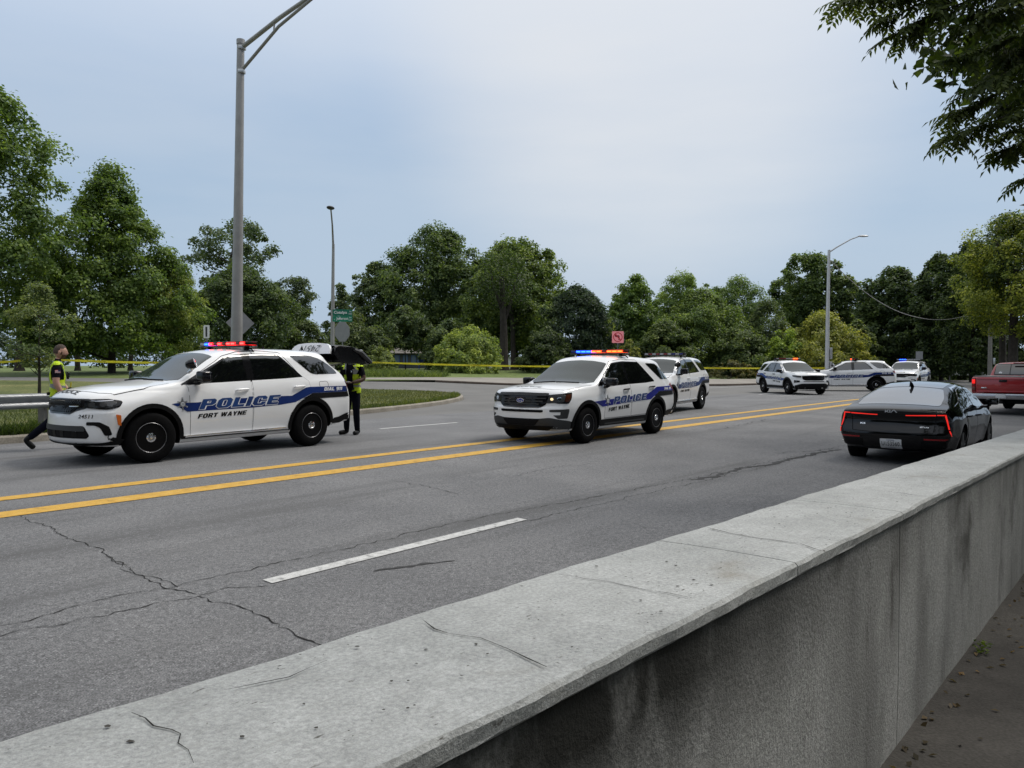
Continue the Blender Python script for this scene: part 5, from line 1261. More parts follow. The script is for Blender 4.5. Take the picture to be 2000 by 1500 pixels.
def leaf_quads(P, Nn, L, Wd, rng):
    """P centres, Nn normals -> folded diamond leaves"""
    n = len(P); a = rng.normal(size=(n, 3)); t = np.cross(Nn, a); t /= np.linalg.norm(t, axis=1)[:, None]+1e-9
    s = np.cross(Nn, t); l = (L*rng.uniform(.6, 1.25, n))[:, None]; w = (Wd*rng.uniform(.7, 1.2, n))[:, None]
    V = np.empty((n, 4, 3)); V[:, 0] = P-t*l*.5; V[:, 1] = P+s*w*.5+Nn*l*.08; V[:, 2] = P+t*l*.5-Nn*l*.10; V[:, 3] = P-s*w*.5+Nn*l*.08
    return V.reshape(-1, 3)
def mesh_quads(name, V):
    me = bpy.data.meshes.new(name); n = len(V)//4
    me.vertices.add(len(V)); me.vertices.foreach_set('co', V.astype(np.float32).ravel())
    me.loops.add(n*4); me.loops.foreach_set('vertex_index', np.arange(n*4, dtype=np.int32))
    me.polygons.add(n); me.polygons.foreach_set('loop_start', np.arange(0, n*4, 4, dtype=np.int32)); me.polygons.foreach_set('loop_total', np.full(n, 4, dtype=np.int32))
    me.update(calc_edges=True); return me
def crown_points(seed, H, h0, Rr, prof, nclump, sparse=0.0, layered=0.0):
    rng = np.random.default_rng(seed); tp = [p for p, _ in PROF[prof]]; rp = [r for _, r in PROF[prof]]
    ph = rng.uniform(0, 6.28, 6); C = []
    while len(C) < nclump:
        t = rng.uniform(0, 1); r0 = np.interp(t, tp, rp)
        if rng.uniform() > r0+.15: continue
        a = rng.uniform(0, 6.2832); k = 1+.16*math.sin(2*a+ph[0]+4*t)+.14*math.sin(3*a+ph[1]-5*t)+.10*math.sin(5*a+ph[2]+9*t)
        rad = r0*Rr*k*(.30+.70*math.sqrt(rng.uniform())) if rng.uniform() < .6 else r0*Rr*k*rng.uniform(.85, 1.16)
        z = h0+(H-h0)*(t*.96+.02)
        if layered: z = h0+(H-h0)*(round(t*9)/9*.95+.02)+rng.normal()*.12
        C.append((rad*math.cos(a), rad*math.sin(a), z-.06*rad*(1-t)))
    return np.array(C), rng
def crown_mesh(name, seed, H, h0, Rr, prof='round', nclump=110, per=150, L=.24, Wd=.13, cr=.17, flat=.75, sparse=0, layered=0):
    C, rng = crown_points(seed, H, h0, Rr, prof, nclump, sparse, layered); V = []
    ref = min(Rr, (H-h0)*.6)
    tp = [p for p, _ in PROF[prof]]; rp = [r for _, r in PROF[prof]]
    for c in C:
        edge = math.hypot(c[0], c[1])/(Rr*max(.12, np.interp((c[2]-h0)/(H-h0), tp, rp)))      # 1 at the outline
        big = 1.35 if edge < .7 else rng.choice([.55, .8, 1.1])
        rc = ref*cr*1.4*big*rng.uniform(.75, 1.25); m = max(10, int(per*1.25*big*rng.uniform(.7, 1.3)))
        d = rng.normal(size=(m, 3)); d /= np.linalg.norm(d, axis=1)[:, None]; d[:, 2] = np.where(rng.uniform(size=m) < .35, np.abs(d[:, 2]), d[:, 2])
        q = d*((rng.uniform(.15, 1, m)**.5)*np.where(rng.uniform(size=m) < .14, rng.uniform(1.0, 1.55, m), 1))[:, None]*rc*np.array([1, 1, flat])
        q[:, 2] -= .25*rc*(np.hypot(q[:, 0], q[:, 1])/rc)**2
        out = (c-np.array([0, 0, h0+(H-h0)*.4])); out /= np.linalg.norm(out)+1e-6
        nn = d*.6+out*.35+np.array([0, 0, .55])+rng.normal(size=(m, 3))*.55; nn /= np.linalg.norm(nn, axis=1)[:, None]
        V.append(leaf_quads(c+q, nn, L, Wd, rng))
    return mesh_quads(name, np.concatenate(V)), C
def limbs_bm(H, h0, Rr, C, r0, seed, n=9, lean=0):
    rg_ = random.Random(seed); bm = B(); top = H*.80; pts = []
    for k in range(6):
        t = k/5; pts.append(Vector((lean*t*H*.1+rg_.uniform(-1, 1)*.02*H*t, rg_.uniform(-1, 1)*.02*H*t, top*t-.15*(k == 0))))
    rad = [r0*1.35, r0, r0*.85, r0*.62, r0*.36, r0*.12]; tube(bm, pts, rad, 8)
    idx = list(range(len(C))); rg_.shuffle(idx)
    for i in idx[:n]:
        c = Vector(C[i]); zt = max(h0*.75, min(top*.9, c.z-Rr*rg_.uniform(.25, .6))); f = max(.08, zt/top); j = min(4, int(f*5)); p = pts[j].lerp(pts[j+1], f*5-j)
        mid = p.lerp(c, .5)+Vector((0, 0, -.04*Rr)); rr = r0*.5*(1-f*.6)
        tube(bm, [p, mid, c], [rr, rr*.6, rr*.2], 6)
    return bm
TG = 'park trees beyond the side street'
def tree(name, label, px, top, hw, Y, col, prof='round', h0f=.25, ncl=110, per=150, L=.26, Wd=.14, cr=.17, seed=1, cat='tree', group=TG, trunk=None, limbs=9, tr=None, base_z=None, flat=.75, sparse=0, layered=0, X=None, H=None, Rr=None):
    X = at(px, Y) if X is None else X; z = (gz(X, Y)-.05) if base_z is None else base_z
    H = H or CAMH+(714-top)/1500*Y-z; Rr = Rr or hw/1500*Y
    root = empty(name, (X, Y, z), 0, label, cat, group)
    dense = 'sparse' not in label and cat == 'tree'
    me, C = crown_mesh('crown', seed, H*1.01, H*h0f, Rr*(1.08 if dense else 1), prof, int(ncl*(1.45 if dense else 1)), per/(1.25 if dense else 1), L*1.0, Wd*1.2, cr*(.98 if dense else .85), flat, sparse, layered)
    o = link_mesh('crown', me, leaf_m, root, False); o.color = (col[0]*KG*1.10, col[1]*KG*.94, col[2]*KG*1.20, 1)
    if trunk is None: trunk = .022*H
    if trunk: obj('trunk', limbs_bm(H, H*h0f, Rr, C, trunk, seed, limbs), bark_m, root)
    return root
GM, GD, GY, GB, GL = (.040,.072,.018), (.026,.046,.016), (.085,.112,.022), (.034,.056,.024), (.066,.098,.026)
KG = 2.5
TR = [
 ('maple_tree', 'tall maple at the left edge of the photo, cut off by the frame', -28, 172, 128, 50, GM, 'oval', .16, 210, 170, .26, .15, .15),
 ('maple_tree', 'broad dense maple with pointed top behind the officer walking left of the white car', 218, 332, 118, 57, (.036,.066,.015), 'cone', .09, 260, 180, .25, .14, .135),
 ('willow_tree', 'pale green fine-leaved tree at the right flank of the dense maple', 338, 518, 52, 60, GL, 'oval', .10, 120, 170, .22, .07, .18),
 ('oak_tree', 'sparse open oak with bare limbs showing, rising behind the big lamp pole', 450, 437, 78, 92, (.030,.050,.022), 'vase', .42, 62, 130, .34, .20, .17),
 ('linden_tree', 'rounded dense dark tree behind the big lamp pole base', 470, 528, 84, 70, GD, 'round', .08, 190, 150, .27, .15, .16),
 ('pine_tree', 'small open-crowned dark tree left of the slim lamp pole', 571, 543, 38, 105, (.028,.046,.024), 'vase', .30, 60, 120, .36, .18, .18),
 ('spruce_tree', 'narrow pointed dark tree just right of the slim lamp pole', 668, 555, 34, 96, GB, 'cone', .05, 90, 110, .32, .14, .16),
 ('ash_tree', 'slender tree with a small tuft of crown left of the large twin trees', 736, 516, 44, 92, GB, 'oval', .22, 110, 120, .32, .18, .16),
 ('oak_tree', 'largest wide-crowned oak, left one of the two big trees in the centre', 848, 449, 90, 92, (.032,.056,.018), 'round', .15, 250, 140, .34, .20, .135),
 ('cottonwood_tree', 'big tree with visible trunk, right one of the two big trees in the centre', 1008, 471, 88, 85, (.042,.070,.018), 'round', .16, 260, 150, .32, .19, .135),
 ('cedar_tree', 'dark layered tree right of the two big central trees', 1125, 566, 58, 74, (.016,.030,.017), 'round', .06, 150, 130, .30, .12, .17),
 ('larch_tree', 'light green cone-shaped tree left of the red turn-ban sign', 1166, 602, 38, 76, GL, 'cone', .08, 110, 140, .22, .08, .17),
 ('poplar_tree', 'double-topped tree rising behind the red turn-ban sign', 1238, 541, 54, 86, (.040,.074,.018), 'flame', .08, 170, 140, .31, .18, .16),
 ('locust_tree', 'feathery tree with spiky top, left of the pair over the far police cars', 1336, 540, 46, 80, (.052,.090,.024), 'vase', .15, 110, 140, .28, .09, .17),
 ('locust_tree', 'feathery tree with rounded top, right of the pair over the far police cars', 1432, 544, 54, 83, (.044,.078,.024), 'round', .15, 130, 140, .29, .10, .17),
 ('boxelder_tree', 'bushy mid-green tree in front of the two feathery trees', 1368, 572, 74, 78, (.046,.078,.020), 'round', .04, 210, 150, .24, .13, .15),
 ('willow_tree', 'low drooping grey-green tree between feathery trees and tall elm', 1496, 588, 40, 76, GB, 'oval', .05, 110, 130, .27, .09, .18),
 ('elm_tree', 'tall uneven elm standing left of the right lamp pole', 1572, 499, 52, 88, (.034,.060,.018), 'vase', .10, 170, 140, .32, .18, .15),
 ('elm_tree', 'shorter leaning crown showing right of the right lamp pole', 1640, 540, 40, 86, (.036,.060,.020), 'vase', .10, 110, 130, .32, .18, .16),
 ('walnut_tree', 'dark full tree right of the slack wire', 1744, 527, 56, 80, (.022,.040,.014), 'round', .06, 190, 140, .30, .18, .15),
 ('walnut_tree', 'tallest dark tree of the right-hand wood', 1838, 502, 58, 76, (.021,.038,.013), 'round', .06, 200, 140, .29, .17, .15),
 ('walnut_tree', 'dark tree partly behind the yellow-green tree at the right edge', 1898, 474, 56, 70, (.020,.036,.012), 'round', .06, 190, 140, .27, .16, .15),
 ('hackberry_tree', 'narrow mid-green tree below the slack wire, right of the lamp pole', 1722, 592, 42, 84, (.042,.072,.022), 'oval', .02, 130, 150, .22, .12, .17),
 ('hackberry_tree', 'bushy tree reaching the ground behind the far guardrail', 1822, 590, 72, 86, (.036,.062,.018), 'bush', .01, 210, 150, .22, .12, .15),
 ('maple_tree', 'yellow-green tree at the right edge overhanging the red truck', 1985, 420, 92, 58, (.066,.092,.014), 'round', .30, 190, 170, .20, .12, .15),
]
for i, (nm_, lb, px, top, hw, Y, col, prof, h0f, ncl, per, L, Wd, crr) in enumerate(TR):
    tree(nm_, lb, px, top, hw, Y, col, prof, h0f, ncl, per, L, Wd, crr, seed=100+i, limbs=16 if 'sparse' in lb else 8, trunk=(.017 if 'sparse' in lb else .014)*(CAMH+(714-top)/1500*Y))
BG = 'shrubs under the park trees'
BU = [
 ('bright loose shrub behind the yellow tape, in the centre of the photo', 915, 642, 60, 67, (.080,.120,.032), 200, 120, .22, .09),
 ('small dark-stemmed shrub beside the raised tailgate, behind the yellow tape', 746, 680, 30, 64, (.058,.086,.030), 90, 90, .16, .06),
 ('wide yellow-green shrub at the foot of the right lamp pole', 1604, 617, 78, 73, (.076,.098,.022), 200, 140, .20, .10),
 ('bright green shrub left of the right lamp pole foot', 1530, 642, 42, 72, (.070,.115,.020), 130, 130, .19, .09),
 ('dark shrub between the big lamp pole and the slim one', 590, 628, 62, 76, (.030,.050,.018), 130, 120, .27, .14),
 ('dark shrub behind the stop sign', 690, 618, 62, 72, (.034,.054,.020), 140, 120, .26, .13),
 ('dark shrub at the foot of the left big central tree', 792, 604, 56, 78, (.032,.054,.022), 140, 120, .28, .14),
 ('grey-green shrub in front of the left big central tree', 880, 628, 56, 76, (.036,.060,.026), 130, 120, .27, .13),
 ('dark shrub right of the trunk of the right big central tree', 1066, 640, 48, 70, (.022,.038,.014), 110, 120, .25, .13),
 ('dark green shrub behind the second parked police car', 1296, 632, 56, 74, (.034,.056,.018), 150, 130, .22, .12),
 ('dark green shrub left of the far police cars', 1450, 640, 58, 74, (.036,.060,.020), 150, 130, .22, .12),
 ('dark shrub right of the right lamp pole', 1672, 628, 40, 76, (.040,.064,.020), 110, 130, .22, .12),
 ('pale yellow shrub below the red turn-ban sign', 1232, 662, 24, 72, (.095,.115,.030), 60, 110, .19, .08),
 ('dark shrub behind the utility pole', 1925, 600, 60, 82, (.018,.030,.010), 160, 130, .23, .12),
 ('dark shrub at the far right behind the red truck', 2030, 590, 60, 80, (.020,.034,.010), 150, 130, .22, .12),
 ('brown-green brush behind the tape left of the far police cars', 1428, 706, 50, 70, (.050,.058,.024), 90, 110, .16, .07),
]
for i, (lb, px, top, hw, Y, col, ncl, per, L, Wd) in enumerate(BU):
    tree('shrub', lb, px, top, hw, Y, col, 'bush', .34 if px == 792 else .01, ncl, per, L*(1.2 if Y > 70 and L < .25 else 1), Wd*(1.2 if Y > 70 and L < .25 else 1), .19, seed=300+i, cat='shrub', group=BG, trunk=.05, limbs=8)
# young tree by the path, and more trunks seen under the crowns
sap = tree('young_tree', 'thin young tree standing beside the walking officer', 76, 556, 44, 33, (.052,.078,.034), 'oval', .28, 70, 55, .13, .06, .20, seed=401, group='young trees', trunk=.06, limbs=26)
for i, (px, Y, r, h) in enumerate(((38, 63, .34, 6), (152, 66, .22, 7), (255, 66, .2, 6), (985, 74, .42, 9), (1003, 80, .3, 8), (1025, 84, .22, 7), (1976, 57, .36, 10), (1958, 62, .30, 9))):
    LB = ['trunk under the leftmost maple', 'slim trunk left of the dense maple', 'slim trunk right of the dense maple', 'thick trunk under the right big central tree', 'second trunk under the right big central tree', 'thin trunk right of the big central trunks', 'leaning trunk under the yellow-green tree at right', 'dark trunk behind the yellow-green tree at right']
    x = at(px, Y); z = gz(x, Y)-.1; t = empty('tree', (x, Y, z), 0, LB[i]+', crown lost among its neighbours', 'tree', 'trunks under the canopy')
    bm = B(); le = random.Random(i).uniform(-.5, .5); tube(bm, [(0,0,0),(0,0,.4),(le*.3,0,h*.5),(le,0,h)], [r*1.4, r, r*.8, r*.55], 9)
    tube(bm, [(le*.3,0,h*.5),(le*.3+.9,.3,h*.8),(le*.3+1.4,.3,h*1.05)], [r*.5, r*.35, r*.2], 6); tube(bm, [(le*.4,0,h*.6),(le*.3-.9,-.3,h*.9),(le*.3-1.3,.2,h*1.1)], [r*.45, r*.3, r*.18], 6)
    obj('trunk', bm, bark_m, t)
    me, C = crown_mesh('crown', 500+i, h*1.25, h*.72, 2.6, 'round', 26, 90, .24, .13, .3); o = link_mesh('crown', me, leaf_m, t, False); o.color = (.034,.058,.018, 1)
# woodland far behind, one mass
rng = np.random.default_rng(9); V = []
for i in range(420):
    px = rng.uniform(-500, 2500); Y = rng.uniform(128, 165); x = at(px, Y); base = 1.05; tp = 596+34*math.sin(px*.011)+22*math.sin(px*.031+1)
    if px < 640: tp += 34
    zt = CAMH+(714-tp)/1500*Y; z = base+(zt-base)*rng.uniform(0, 1)**.8; rc = rng.uniform(1.2, 2.4); m = 130
    d = rng.normal(size=(m, 3)); d /= np.linalg.norm(d, axis=1)[:, None]; q = d*(rng.uniform(.3, 1, m)**.5)[:, None]*rc
    nn = d+np.array([0, 0, .6])+rng.normal(size=(m, 3))*.5; nn /= np.linalg.norm(nn, axis=1)[:, None]; V.append(leaf_quads(np.array([x, Y, z])+q, nn, .62, .38, rng))
o = stuff(link_mesh('far_woodland', mesh_quads('far_woodland', np.concatenate(V)), leaf_m, None, False)); o.color = (.026,.044,.018, 1)
# ---- compound-leaved tree that hangs over the footway at the right
def frond_field(twigs, seed, nfr=9, flen=.42):
    rg_ = np.random.default_rng(seed); V = []; bm = B()
    for tw, dens in twigs:
        P = smooth_line(tw, 2); tube(bm, P, [.016*(1-.85*k/(len(P)-1)) for k in range(len(P))], 5)
        T = sum((b-a).length for a, b in zip(P, P[1:])); n = max(4, int(T*dens*2.1))
        for k in range(n):
            f = (k+rg_.uniform(0, 1))/n*(len(P)-1); j = min(len(P)-2, int(f)); p = P[j].lerp(P[j+1], f-j); d = (P[j+1]-P[j]).normalized()
            a = rg_.uniform(0, 6.28); side = Vector((math.cos(a), math.sin(a), rg_.uniform(-.25, .35)))
            dr = (d*.55+side*.75).normalized(); L = flen*rg_.uniform(.65, 1.2); q = Vector(p); up = Vector((rg_.normal()*.3, rg_.normal()*.3, 1)).normalized()
            m = int(rg_.integers(6, 9)); pts = [q.copy()]
            for s in range(m):
                dr = (dr+Vector((0, 0, -.10))).normalized(); q = q+dr*(L/m); pts.append(q.copy())
                lat = dr.cross(up).normalized(); nv = lat.cross(dr).normalized(); ll = .125*(1-.35*abs(s-m*.45)/m)*rg_.uniform(.85, 1.15); w = .045
                for sg in ((-1, 1) if s < m-1 else (0,)):
                    ax = (lat*sg+dr*.55+Vector((0, 0, -.30))).normalized() if sg else dr; wd = ax.cross(nv).normalized()
                    V += [q, q+ax*ll*.38+wd*w*.5+nv*.005, q+ax*ll-nv*.02, q+ax*ll*.38-wd*w*.5+nv*.005]
            for A_, B_ in zip(pts, pts[1:]):
                w_ = Vector((.002, .002, 0)); V += [A_-w_, B_-w_, B_+w_, A_+w_]
    return np.array([tuple(v) for v in V]), bm
def W3(px, py, Y): return Vector((at(px, Y), Y, CAMH+(714-py)/1500*Y))
tw = [([W3(2150,-90,10),W3(1960,-40,10.3),W3(1790,-5,10.5),W3(1660,2,10.6)], 11), ([W3(2050,-60,10),W3(1880,10,10.3),W3(1790,45,10.5),W3(1745,72,10.6)], 12), ([W3(1990,-120,10.5),W3(1850,-50,10.5),W3(1740,-10,10.7)], 12),
      ([W3(2120,20,9.6),W3(1990,70,10),W3(1890,115,10.3),W3(1850,122,10.4)], 14), ([W3(2120,110,9.6),W3(1990,160,10),W3(1905,208,10.3),W3(1852,225,10.5)], 14), ([W3(2140,150,9.6),W3(1990,215,10),W3(1912,250,10.2),W3(1850,266,10.4)], 14),
      ([W3(2150,210,9.6),W3(2030,260,10),W3(1965,295,10.2),W3(1968,300,10.4)], 12), ([W3(2100,-10,9.8),W3(1960,20,10),W3(1880,58,10.2)], 14), ([W3(2150,70,9.6),W3(2010,120,10),W3(1900,175,10.2)], 15), ([W3(2100,-60,10),W3(1980,-10,10.2),W3(1900,30,10.3)], 14),
      ([W3(2200,190,9.4),W3(2060,230,9.8),W3(1960,262,10)], 13), ([W3(2200,330,9.4),W3(2080,335,9.7),W3(2004,350,9.9)], 10), ([W3(2150,40,10.4),W3(2010,90,10.6),W3(1930,150,10.8)], 14), ([W3(2150,0,11),W3(2000,50,11.2),W3(1920,100,11.3)], 14), ([W3(2160,130,10.6),W3(2040,180,10.8),W3(1950,210,11)], 14)]
rg2 = random.Random(31)
for i in range(24):                                  # inner mass of the hanging branches
    px, py = rg2.uniform(1900, 2350), rg2.uniform(-160, 235); Y_ = rg2.uniform(9.6, 11.4); l = rg2.uniform(60, 130)
    if py > 150 and px < 1960: continue
    tw.append(([W3(px+l, py-35, Y_), W3(px+l*.4, py, Y_), W3(px-40, py+rg2.uniform(15, 50), Y_+.2)], 15))
for px, py in ((1650,-10),(1700,-25),(1780,-40),(1720,30),(1860,-30)):
    tw.append(([W3(px+170, py-60, 10.4), W3(px+70, py-15, 10.5), W3(px, py+15, 10.6)], 12))
for i in range(60):                                   # canopy over the footway and the bank, out of frame
    x, y, z = rg2.uniform(1.0, 13), rg2.uniform(-9, 9.5), rg2.uniform(4.4, 9.5)
    if x/max(y, .1) < .74 and y > 1.2 and (z-1.5)/y < .62: continue
    if y > 2 and abs(x/y) < .72 and (z-1.5)/y < .60: continue
    a = rg2.uniform(0, 6.28); l = rg2.uniform(1.2, 2.2); e = Vector((x+math.cos(a)*l, y+math.sin(a)*l, z-rg2.uniform(.1, .8)))
    if e.y > 2 and e.x/e.y < .74 and (e.z-1.5)/e.y < .60: continue
    tw.append(([Vector((x, y, z)), Vector((x, y, z)).lerp(e, .5)+Vector((0, 0, .15)), e], 13))
tr_o = empty('overhanging_tree', (11.5, 5.5, -.1), 0, 'compound-leaved branches hanging into the top right corner from a tree beside the footway', 'tree')
off = Vector(tr_o.location); V, bmt = frond_field(tw, 4)
o = link_mesh('leaves', mesh_quads('leaves', V-np.array(tuple(off))), leaf_m, tr_o, False)
tb_ = bmt; bmesh.ops.translate(tb_, vec=-off, verts=tb_.verts[:]); stuff(obj('twigs', tb_, bark_m, tr_o)); bmt = B(); o.color = (.055,.078,.024, 1)
tube(bmt, [(0,0,-.3),(0,0,.5),(-.2,.1,3),(-.5,.2,6),(-.6,0,9.5)], [.38,.28,.24,.19,.06], 10)
for e in ((W3(2100,40,9.7), 3.6), (W3(2130,160,9.6), 3.0), (W3(2120,-60,10), 4.5), (Vector((4,-2,6.5)), 4.2), (Vector((6,6,8)), 5.5), (Vector((3,3,8)), 5)):
    p = e[0]-off; q = Vector((-.3, .1, e[1])); tube(bmt, [q, q.lerp(p, .5)+Vector((0, 0, .5)), p], [.12, .07, .02], 7)
obj('trunk', bmt, bark_m, tr_o)
# trees on the bank behind the footway: the car windows mirror them
pm, PC = crown_mesh('crown', 77, 13, 2.2, 5.0, 'round', 200, 150, .30, .17, .16)
pt = None
for i, (x, y, s) in enumerate(((-26,-15,1.2), (-15,-19,1.2), (-5,-14,1.15), (5,-17,1.2), (15,-9,1.25), (24,-2,1.2), (25,10,1.2), (-38,-15,1.3), (10,-24,1.3), (36,8,1.2), (18,14,1.35), (27,25,1.3), (38,36,1.3), (-48,-20,1.4), (-34,-27,1.5), (-62,-34,1.5), (-20,-32,1.5), (40,20,1.4))):
    LB2 = ['far left', 'left of centre', 'nearest the viewer', 'slightly right', 'right', 'far right', 'right ahead', 'farthest left', 'tall rearmost', 'farthest right', 'beside the truck', 'beyond the truck', 'far beyond the truck', 'behind left', 'behind far left', 'behind farthest left', 'straight behind', 'high right'][i]
    if pt is None:
        pt = empty('bank_tree', (x, y, .6), 0, 'bank tree mirrored in the car windows, '+LB2, 'tree', 'trees on the bank behind the footway'); o = link_mesh('crown', pm, leaf_m, pt, False); o.color = (.028,.046,.014, 1)
        obj('trunk', limbs_bm(13, 2.2, 5, PC, .3, 3, 8), bark_m, pt); q = pt
    else:
        q = copy_tree(pt); q['label'] = 'bank tree mirrored in the car windows, '+LB2
    q.location = (x, y, .7); q.scale = (s, s, s); q.rotation_euler.z = i*1.7
# ---- grass blades and weeds
def blades(name, pts, h, w, col, seed, parent=None):
    rg_ = np.random.default_rng(seed); n = len(pts); P = np.array(pts); a = rg_.uniform(0, 6.28, n); H = h*rg_.uniform(.5, 1.3, n); d = np.stack([np.cos(a), np.sin(a), np.zeros(n)], 1); ln = rg_.normal(size=(n, 3))*.45; ln[:, 2] = 0
    tip = P+ln*H[:, None]+np.array([0, 0, 1])*H[:, None]; mid = P*.45+tip*.55+np.array([0, 0, 1])*H[:, None]*.08
    V = np.empty((n, 4, 3)); V[:, 0] = P-d*w/2; V[:, 1] = P+d*w/2; V[:, 2] = mid+d*w*.45; V[:, 3] = tip
    o = stuff(link_mesh(name, mesh_quads(name, V.reshape(-1, 3)), leaf_m, parent, False)); o.color = (*col, 1); return o
def inside(poly, x, y):
    c = False; k = len(poly)
    for i in range(k):
        a, b = poly[i], poly[i-1]
        if (a[1] > y) != (b[1] > y) and x < (b[0]-a[0])*(y-a[1])/(b[1]-a[1])+a[0]: c = not c
    return c
rg3 = random.Random(8); vp = [(p[0], p[1]) for p in verge]
def scatter(n, x0, x1, y0, y1, fn, dz):
    out = []
    while len(out) < n:
        x, y = rg3.uniform(x0, x1), rg3.uniform(y0, y1)
        if fn(x, y): out.append((x, y, gz(x, y)+dz))
    return out
inv = lambda x, y: inside(vp, x, y)
blades('verge_grass', scatter(22000, -17, -7, 14.5, 27, lambda x, y: inv(x, y) and N_of(x, y) > 17.0, .12), .085, .012, (.058,.078,.020), 1)
blades('island_grass', scatter(30000, -12, -1.6, 21, 42, lambda x, y: inv(x, y), .12), .075, .014, (.075,.088,.026), 2)
blades('rail_weeds', scatter(6000, -15, -8, 14.8, 21, lambda x, y: inv(x, y) and 17.05 < N_of(x, y) < 18.4 and math.sin(x*3.1)+math.sin(y*2.3) > -.3, .12), .22, .018, (.050,.078,.018), 3)
blades('kerb_weeds', scatter(2500, -6, -1.5, 21, 37, lambda x, y: inv(x, y) and not inside(vp, x+.45, y-.55), .12), .14, .018, (.075,.100,.026), 5)
wp = [G(715, 735), G(860, 736.5), G(880, 733), G(800, 730), G(715, 727)]; wpp = [(p.x, p.y) for p in wp]
xs_, ys_ = [p[0] for p in wpp], [p[1] for p in wpp]
blades('tall_weeds', scatter(3500, min(xs_), max(xs_), min(ys_), max(ys_), lambda x, y: inside(wpp, x, y), -.05), .38, .035, (.115,.155,.055), 4)
# dead leaves and a few weeds along the foot of the wall
V = []; rg4 = np.random.default_rng(6)
pp = []; 
for i in range(150):
    s = rg4.uniform(1.6, 9); n_ = WN-abs(rg4.normal())*.10-.02 if i < 110 else rg4.uniform(-.8, WN-.05); p = SN(s, n_, sidez(s)+.008); pp.append(tuple(p))
nn = rg4.normal(size=(len(pp), 3))*.35+np.array([0, 0, 1]); nn /= np.linalg.norm(nn, axis=1)[:, None]
o = stuff(link_mesh('fallen_leaves', mesh_quads('fallen_leaves', leaf_quads(np.array(pp), nn, .040, .022, rg4)), leaf_m, None, False)); o.color = (.085,.060,.030, 1)
pq = []
for c in [(2.38, .12), (5.2, .72)]:
    for k in range(60 if c[1] < .5 else 30):
        p = SN(c[0]+rg4.normal()*.05, c[1]+rg4.normal()*.03, 0); p.z = sidez(c[0])+.02+abs(rg4.normal())*.02; pq.append(tuple(p))
nn = rg4.normal(size=(len(pq), 3))*.5+np.array([0, 0, 1]); nn /= np.linalg.norm(nn, axis=1)[:, None]
o = stuff(link_mesh('footway_weeds', mesh_quads('footway_weeds', leaf_quads(np.array(pq), nn, .035, .022, rg4)), leaf_m, None, False)); o.color = (.060,.095,.022, 1)
# ================================================================== poles, signs, rails, tape, far buildings
def px_root(name, px, Y, label, cat, group=None, n=None):
    x = at(px, Y); return empty(name, (x, Y, gz(x, Y)-.02), 0, label, cat, group), x, gz(x, Y)-.02
pole_m = mat('weathered_pole', (.30,.295,.285), .5, .35, .4, var=.12, vscale=3)
pole_l = mat('pale_pole', (.52,.53,.54), .45, .3, .4, var=.06, vscale=3)
wood_m = mat('grey_timber', (.20,.19,.175), .85, var=.15, vscale=6)
# big mast with a braced arm, beyond the near white car
r, x, z = px_root('street_light', 459, 19.8, 'tall grey street light pole with braced arm rising behind the white car at left', 'street light', 'street lights')
H0 = CAMH+(714-92)/1500*19.8-z
lean = (473-459)/1500*19.8/((714-92)/1500*19.8)
bm = B(); tube(bm, [(0,0,-.2),(lean*2,0,2),(lean*H0*.6,0,H0*.6),(lean*H0,0,H0)], [.155,.145,.115,.092], 16); tube(bm, [(lean*H0,0,H0-.02),(lean*H0,0,H0+.10)], [.105,.105], 16); obj('pole', bm, pole_m, r)
ad = Vector((.80,-.60,0)); top = Vector((lean*H0, 0, H0-.12)); low = Vector((lean*(H0-.75), 0, H0-.72))
bm = B(); tube(bm, [top, top+ad*1.6+Vector((0,0,.34)), top+ad*3.4+Vector((0,0,.62)), top+ad*4.6+Vector((0,0,.66))], [.058,.052,.045,.04], 10); obj('arm', bm, pole_m, r)
bm = B(); tube(bm, [low, low+ad*1.6+Vector((0,0,.74)), top+ad*3.3+Vector((0,0,.57))], [.040,.038,.034], 8); tube(bm, [top+ad*1.4+Vector((0,0,.28)), low+ad*1.4+Vector((0,0,.63))], .022, 6); obj('arm_brace', bm, pole_m, r)
bm = B(); box(bm, tuple(top+Vector((.05,-.04,.0))), (.16,.16,.10), None, .02); obj('clamp', bm, steel, r)
bm = B(); box(bm, tuple(low+Vector((.05,-.04,0))), (.16,.16,.10), None, .02); obj('clamp', bm, steel, r)
bm = B(); ball(bm, tuple(top+ad*4.9+Vector((0,0,.64))), .28, 1.3, .8, .35); obj('lamp_head', bm, alu, r)
# slim pole, lamp seen end-on
r, x, z = px_root('street_light', 649, 43, 'slim grey street light pole with lamp pointing at the viewer, beside the street name signs', 'street light', 'street lights')
H1 = CAMH+(714-478)/1500*43-z; bm = B(); tube(bm, [(0,0,-.2),(.02,0,3),(.1,0,H1)], [.13,.115,.075], 12); obj('pole', bm, pole_m, r)
ht = CAMH+(714-408)/1500*40.3-z; bm = B(); tube(bm, [(.1,0,H1-.3),(.12,-.2,H1+.4),(.28,-1.0,ht-.55),(.46,-2.0,ht-.12),(.56,-2.5,ht-.03)], [.07,.055,.045,.04,.04], 8); obj('arm', bm, pole_m, r)
bm = B(); ball(bm, (.60,-2.75,ht), .20, 1, 1.8, .42); obj('lamp_head', bm, satin_grey, r)
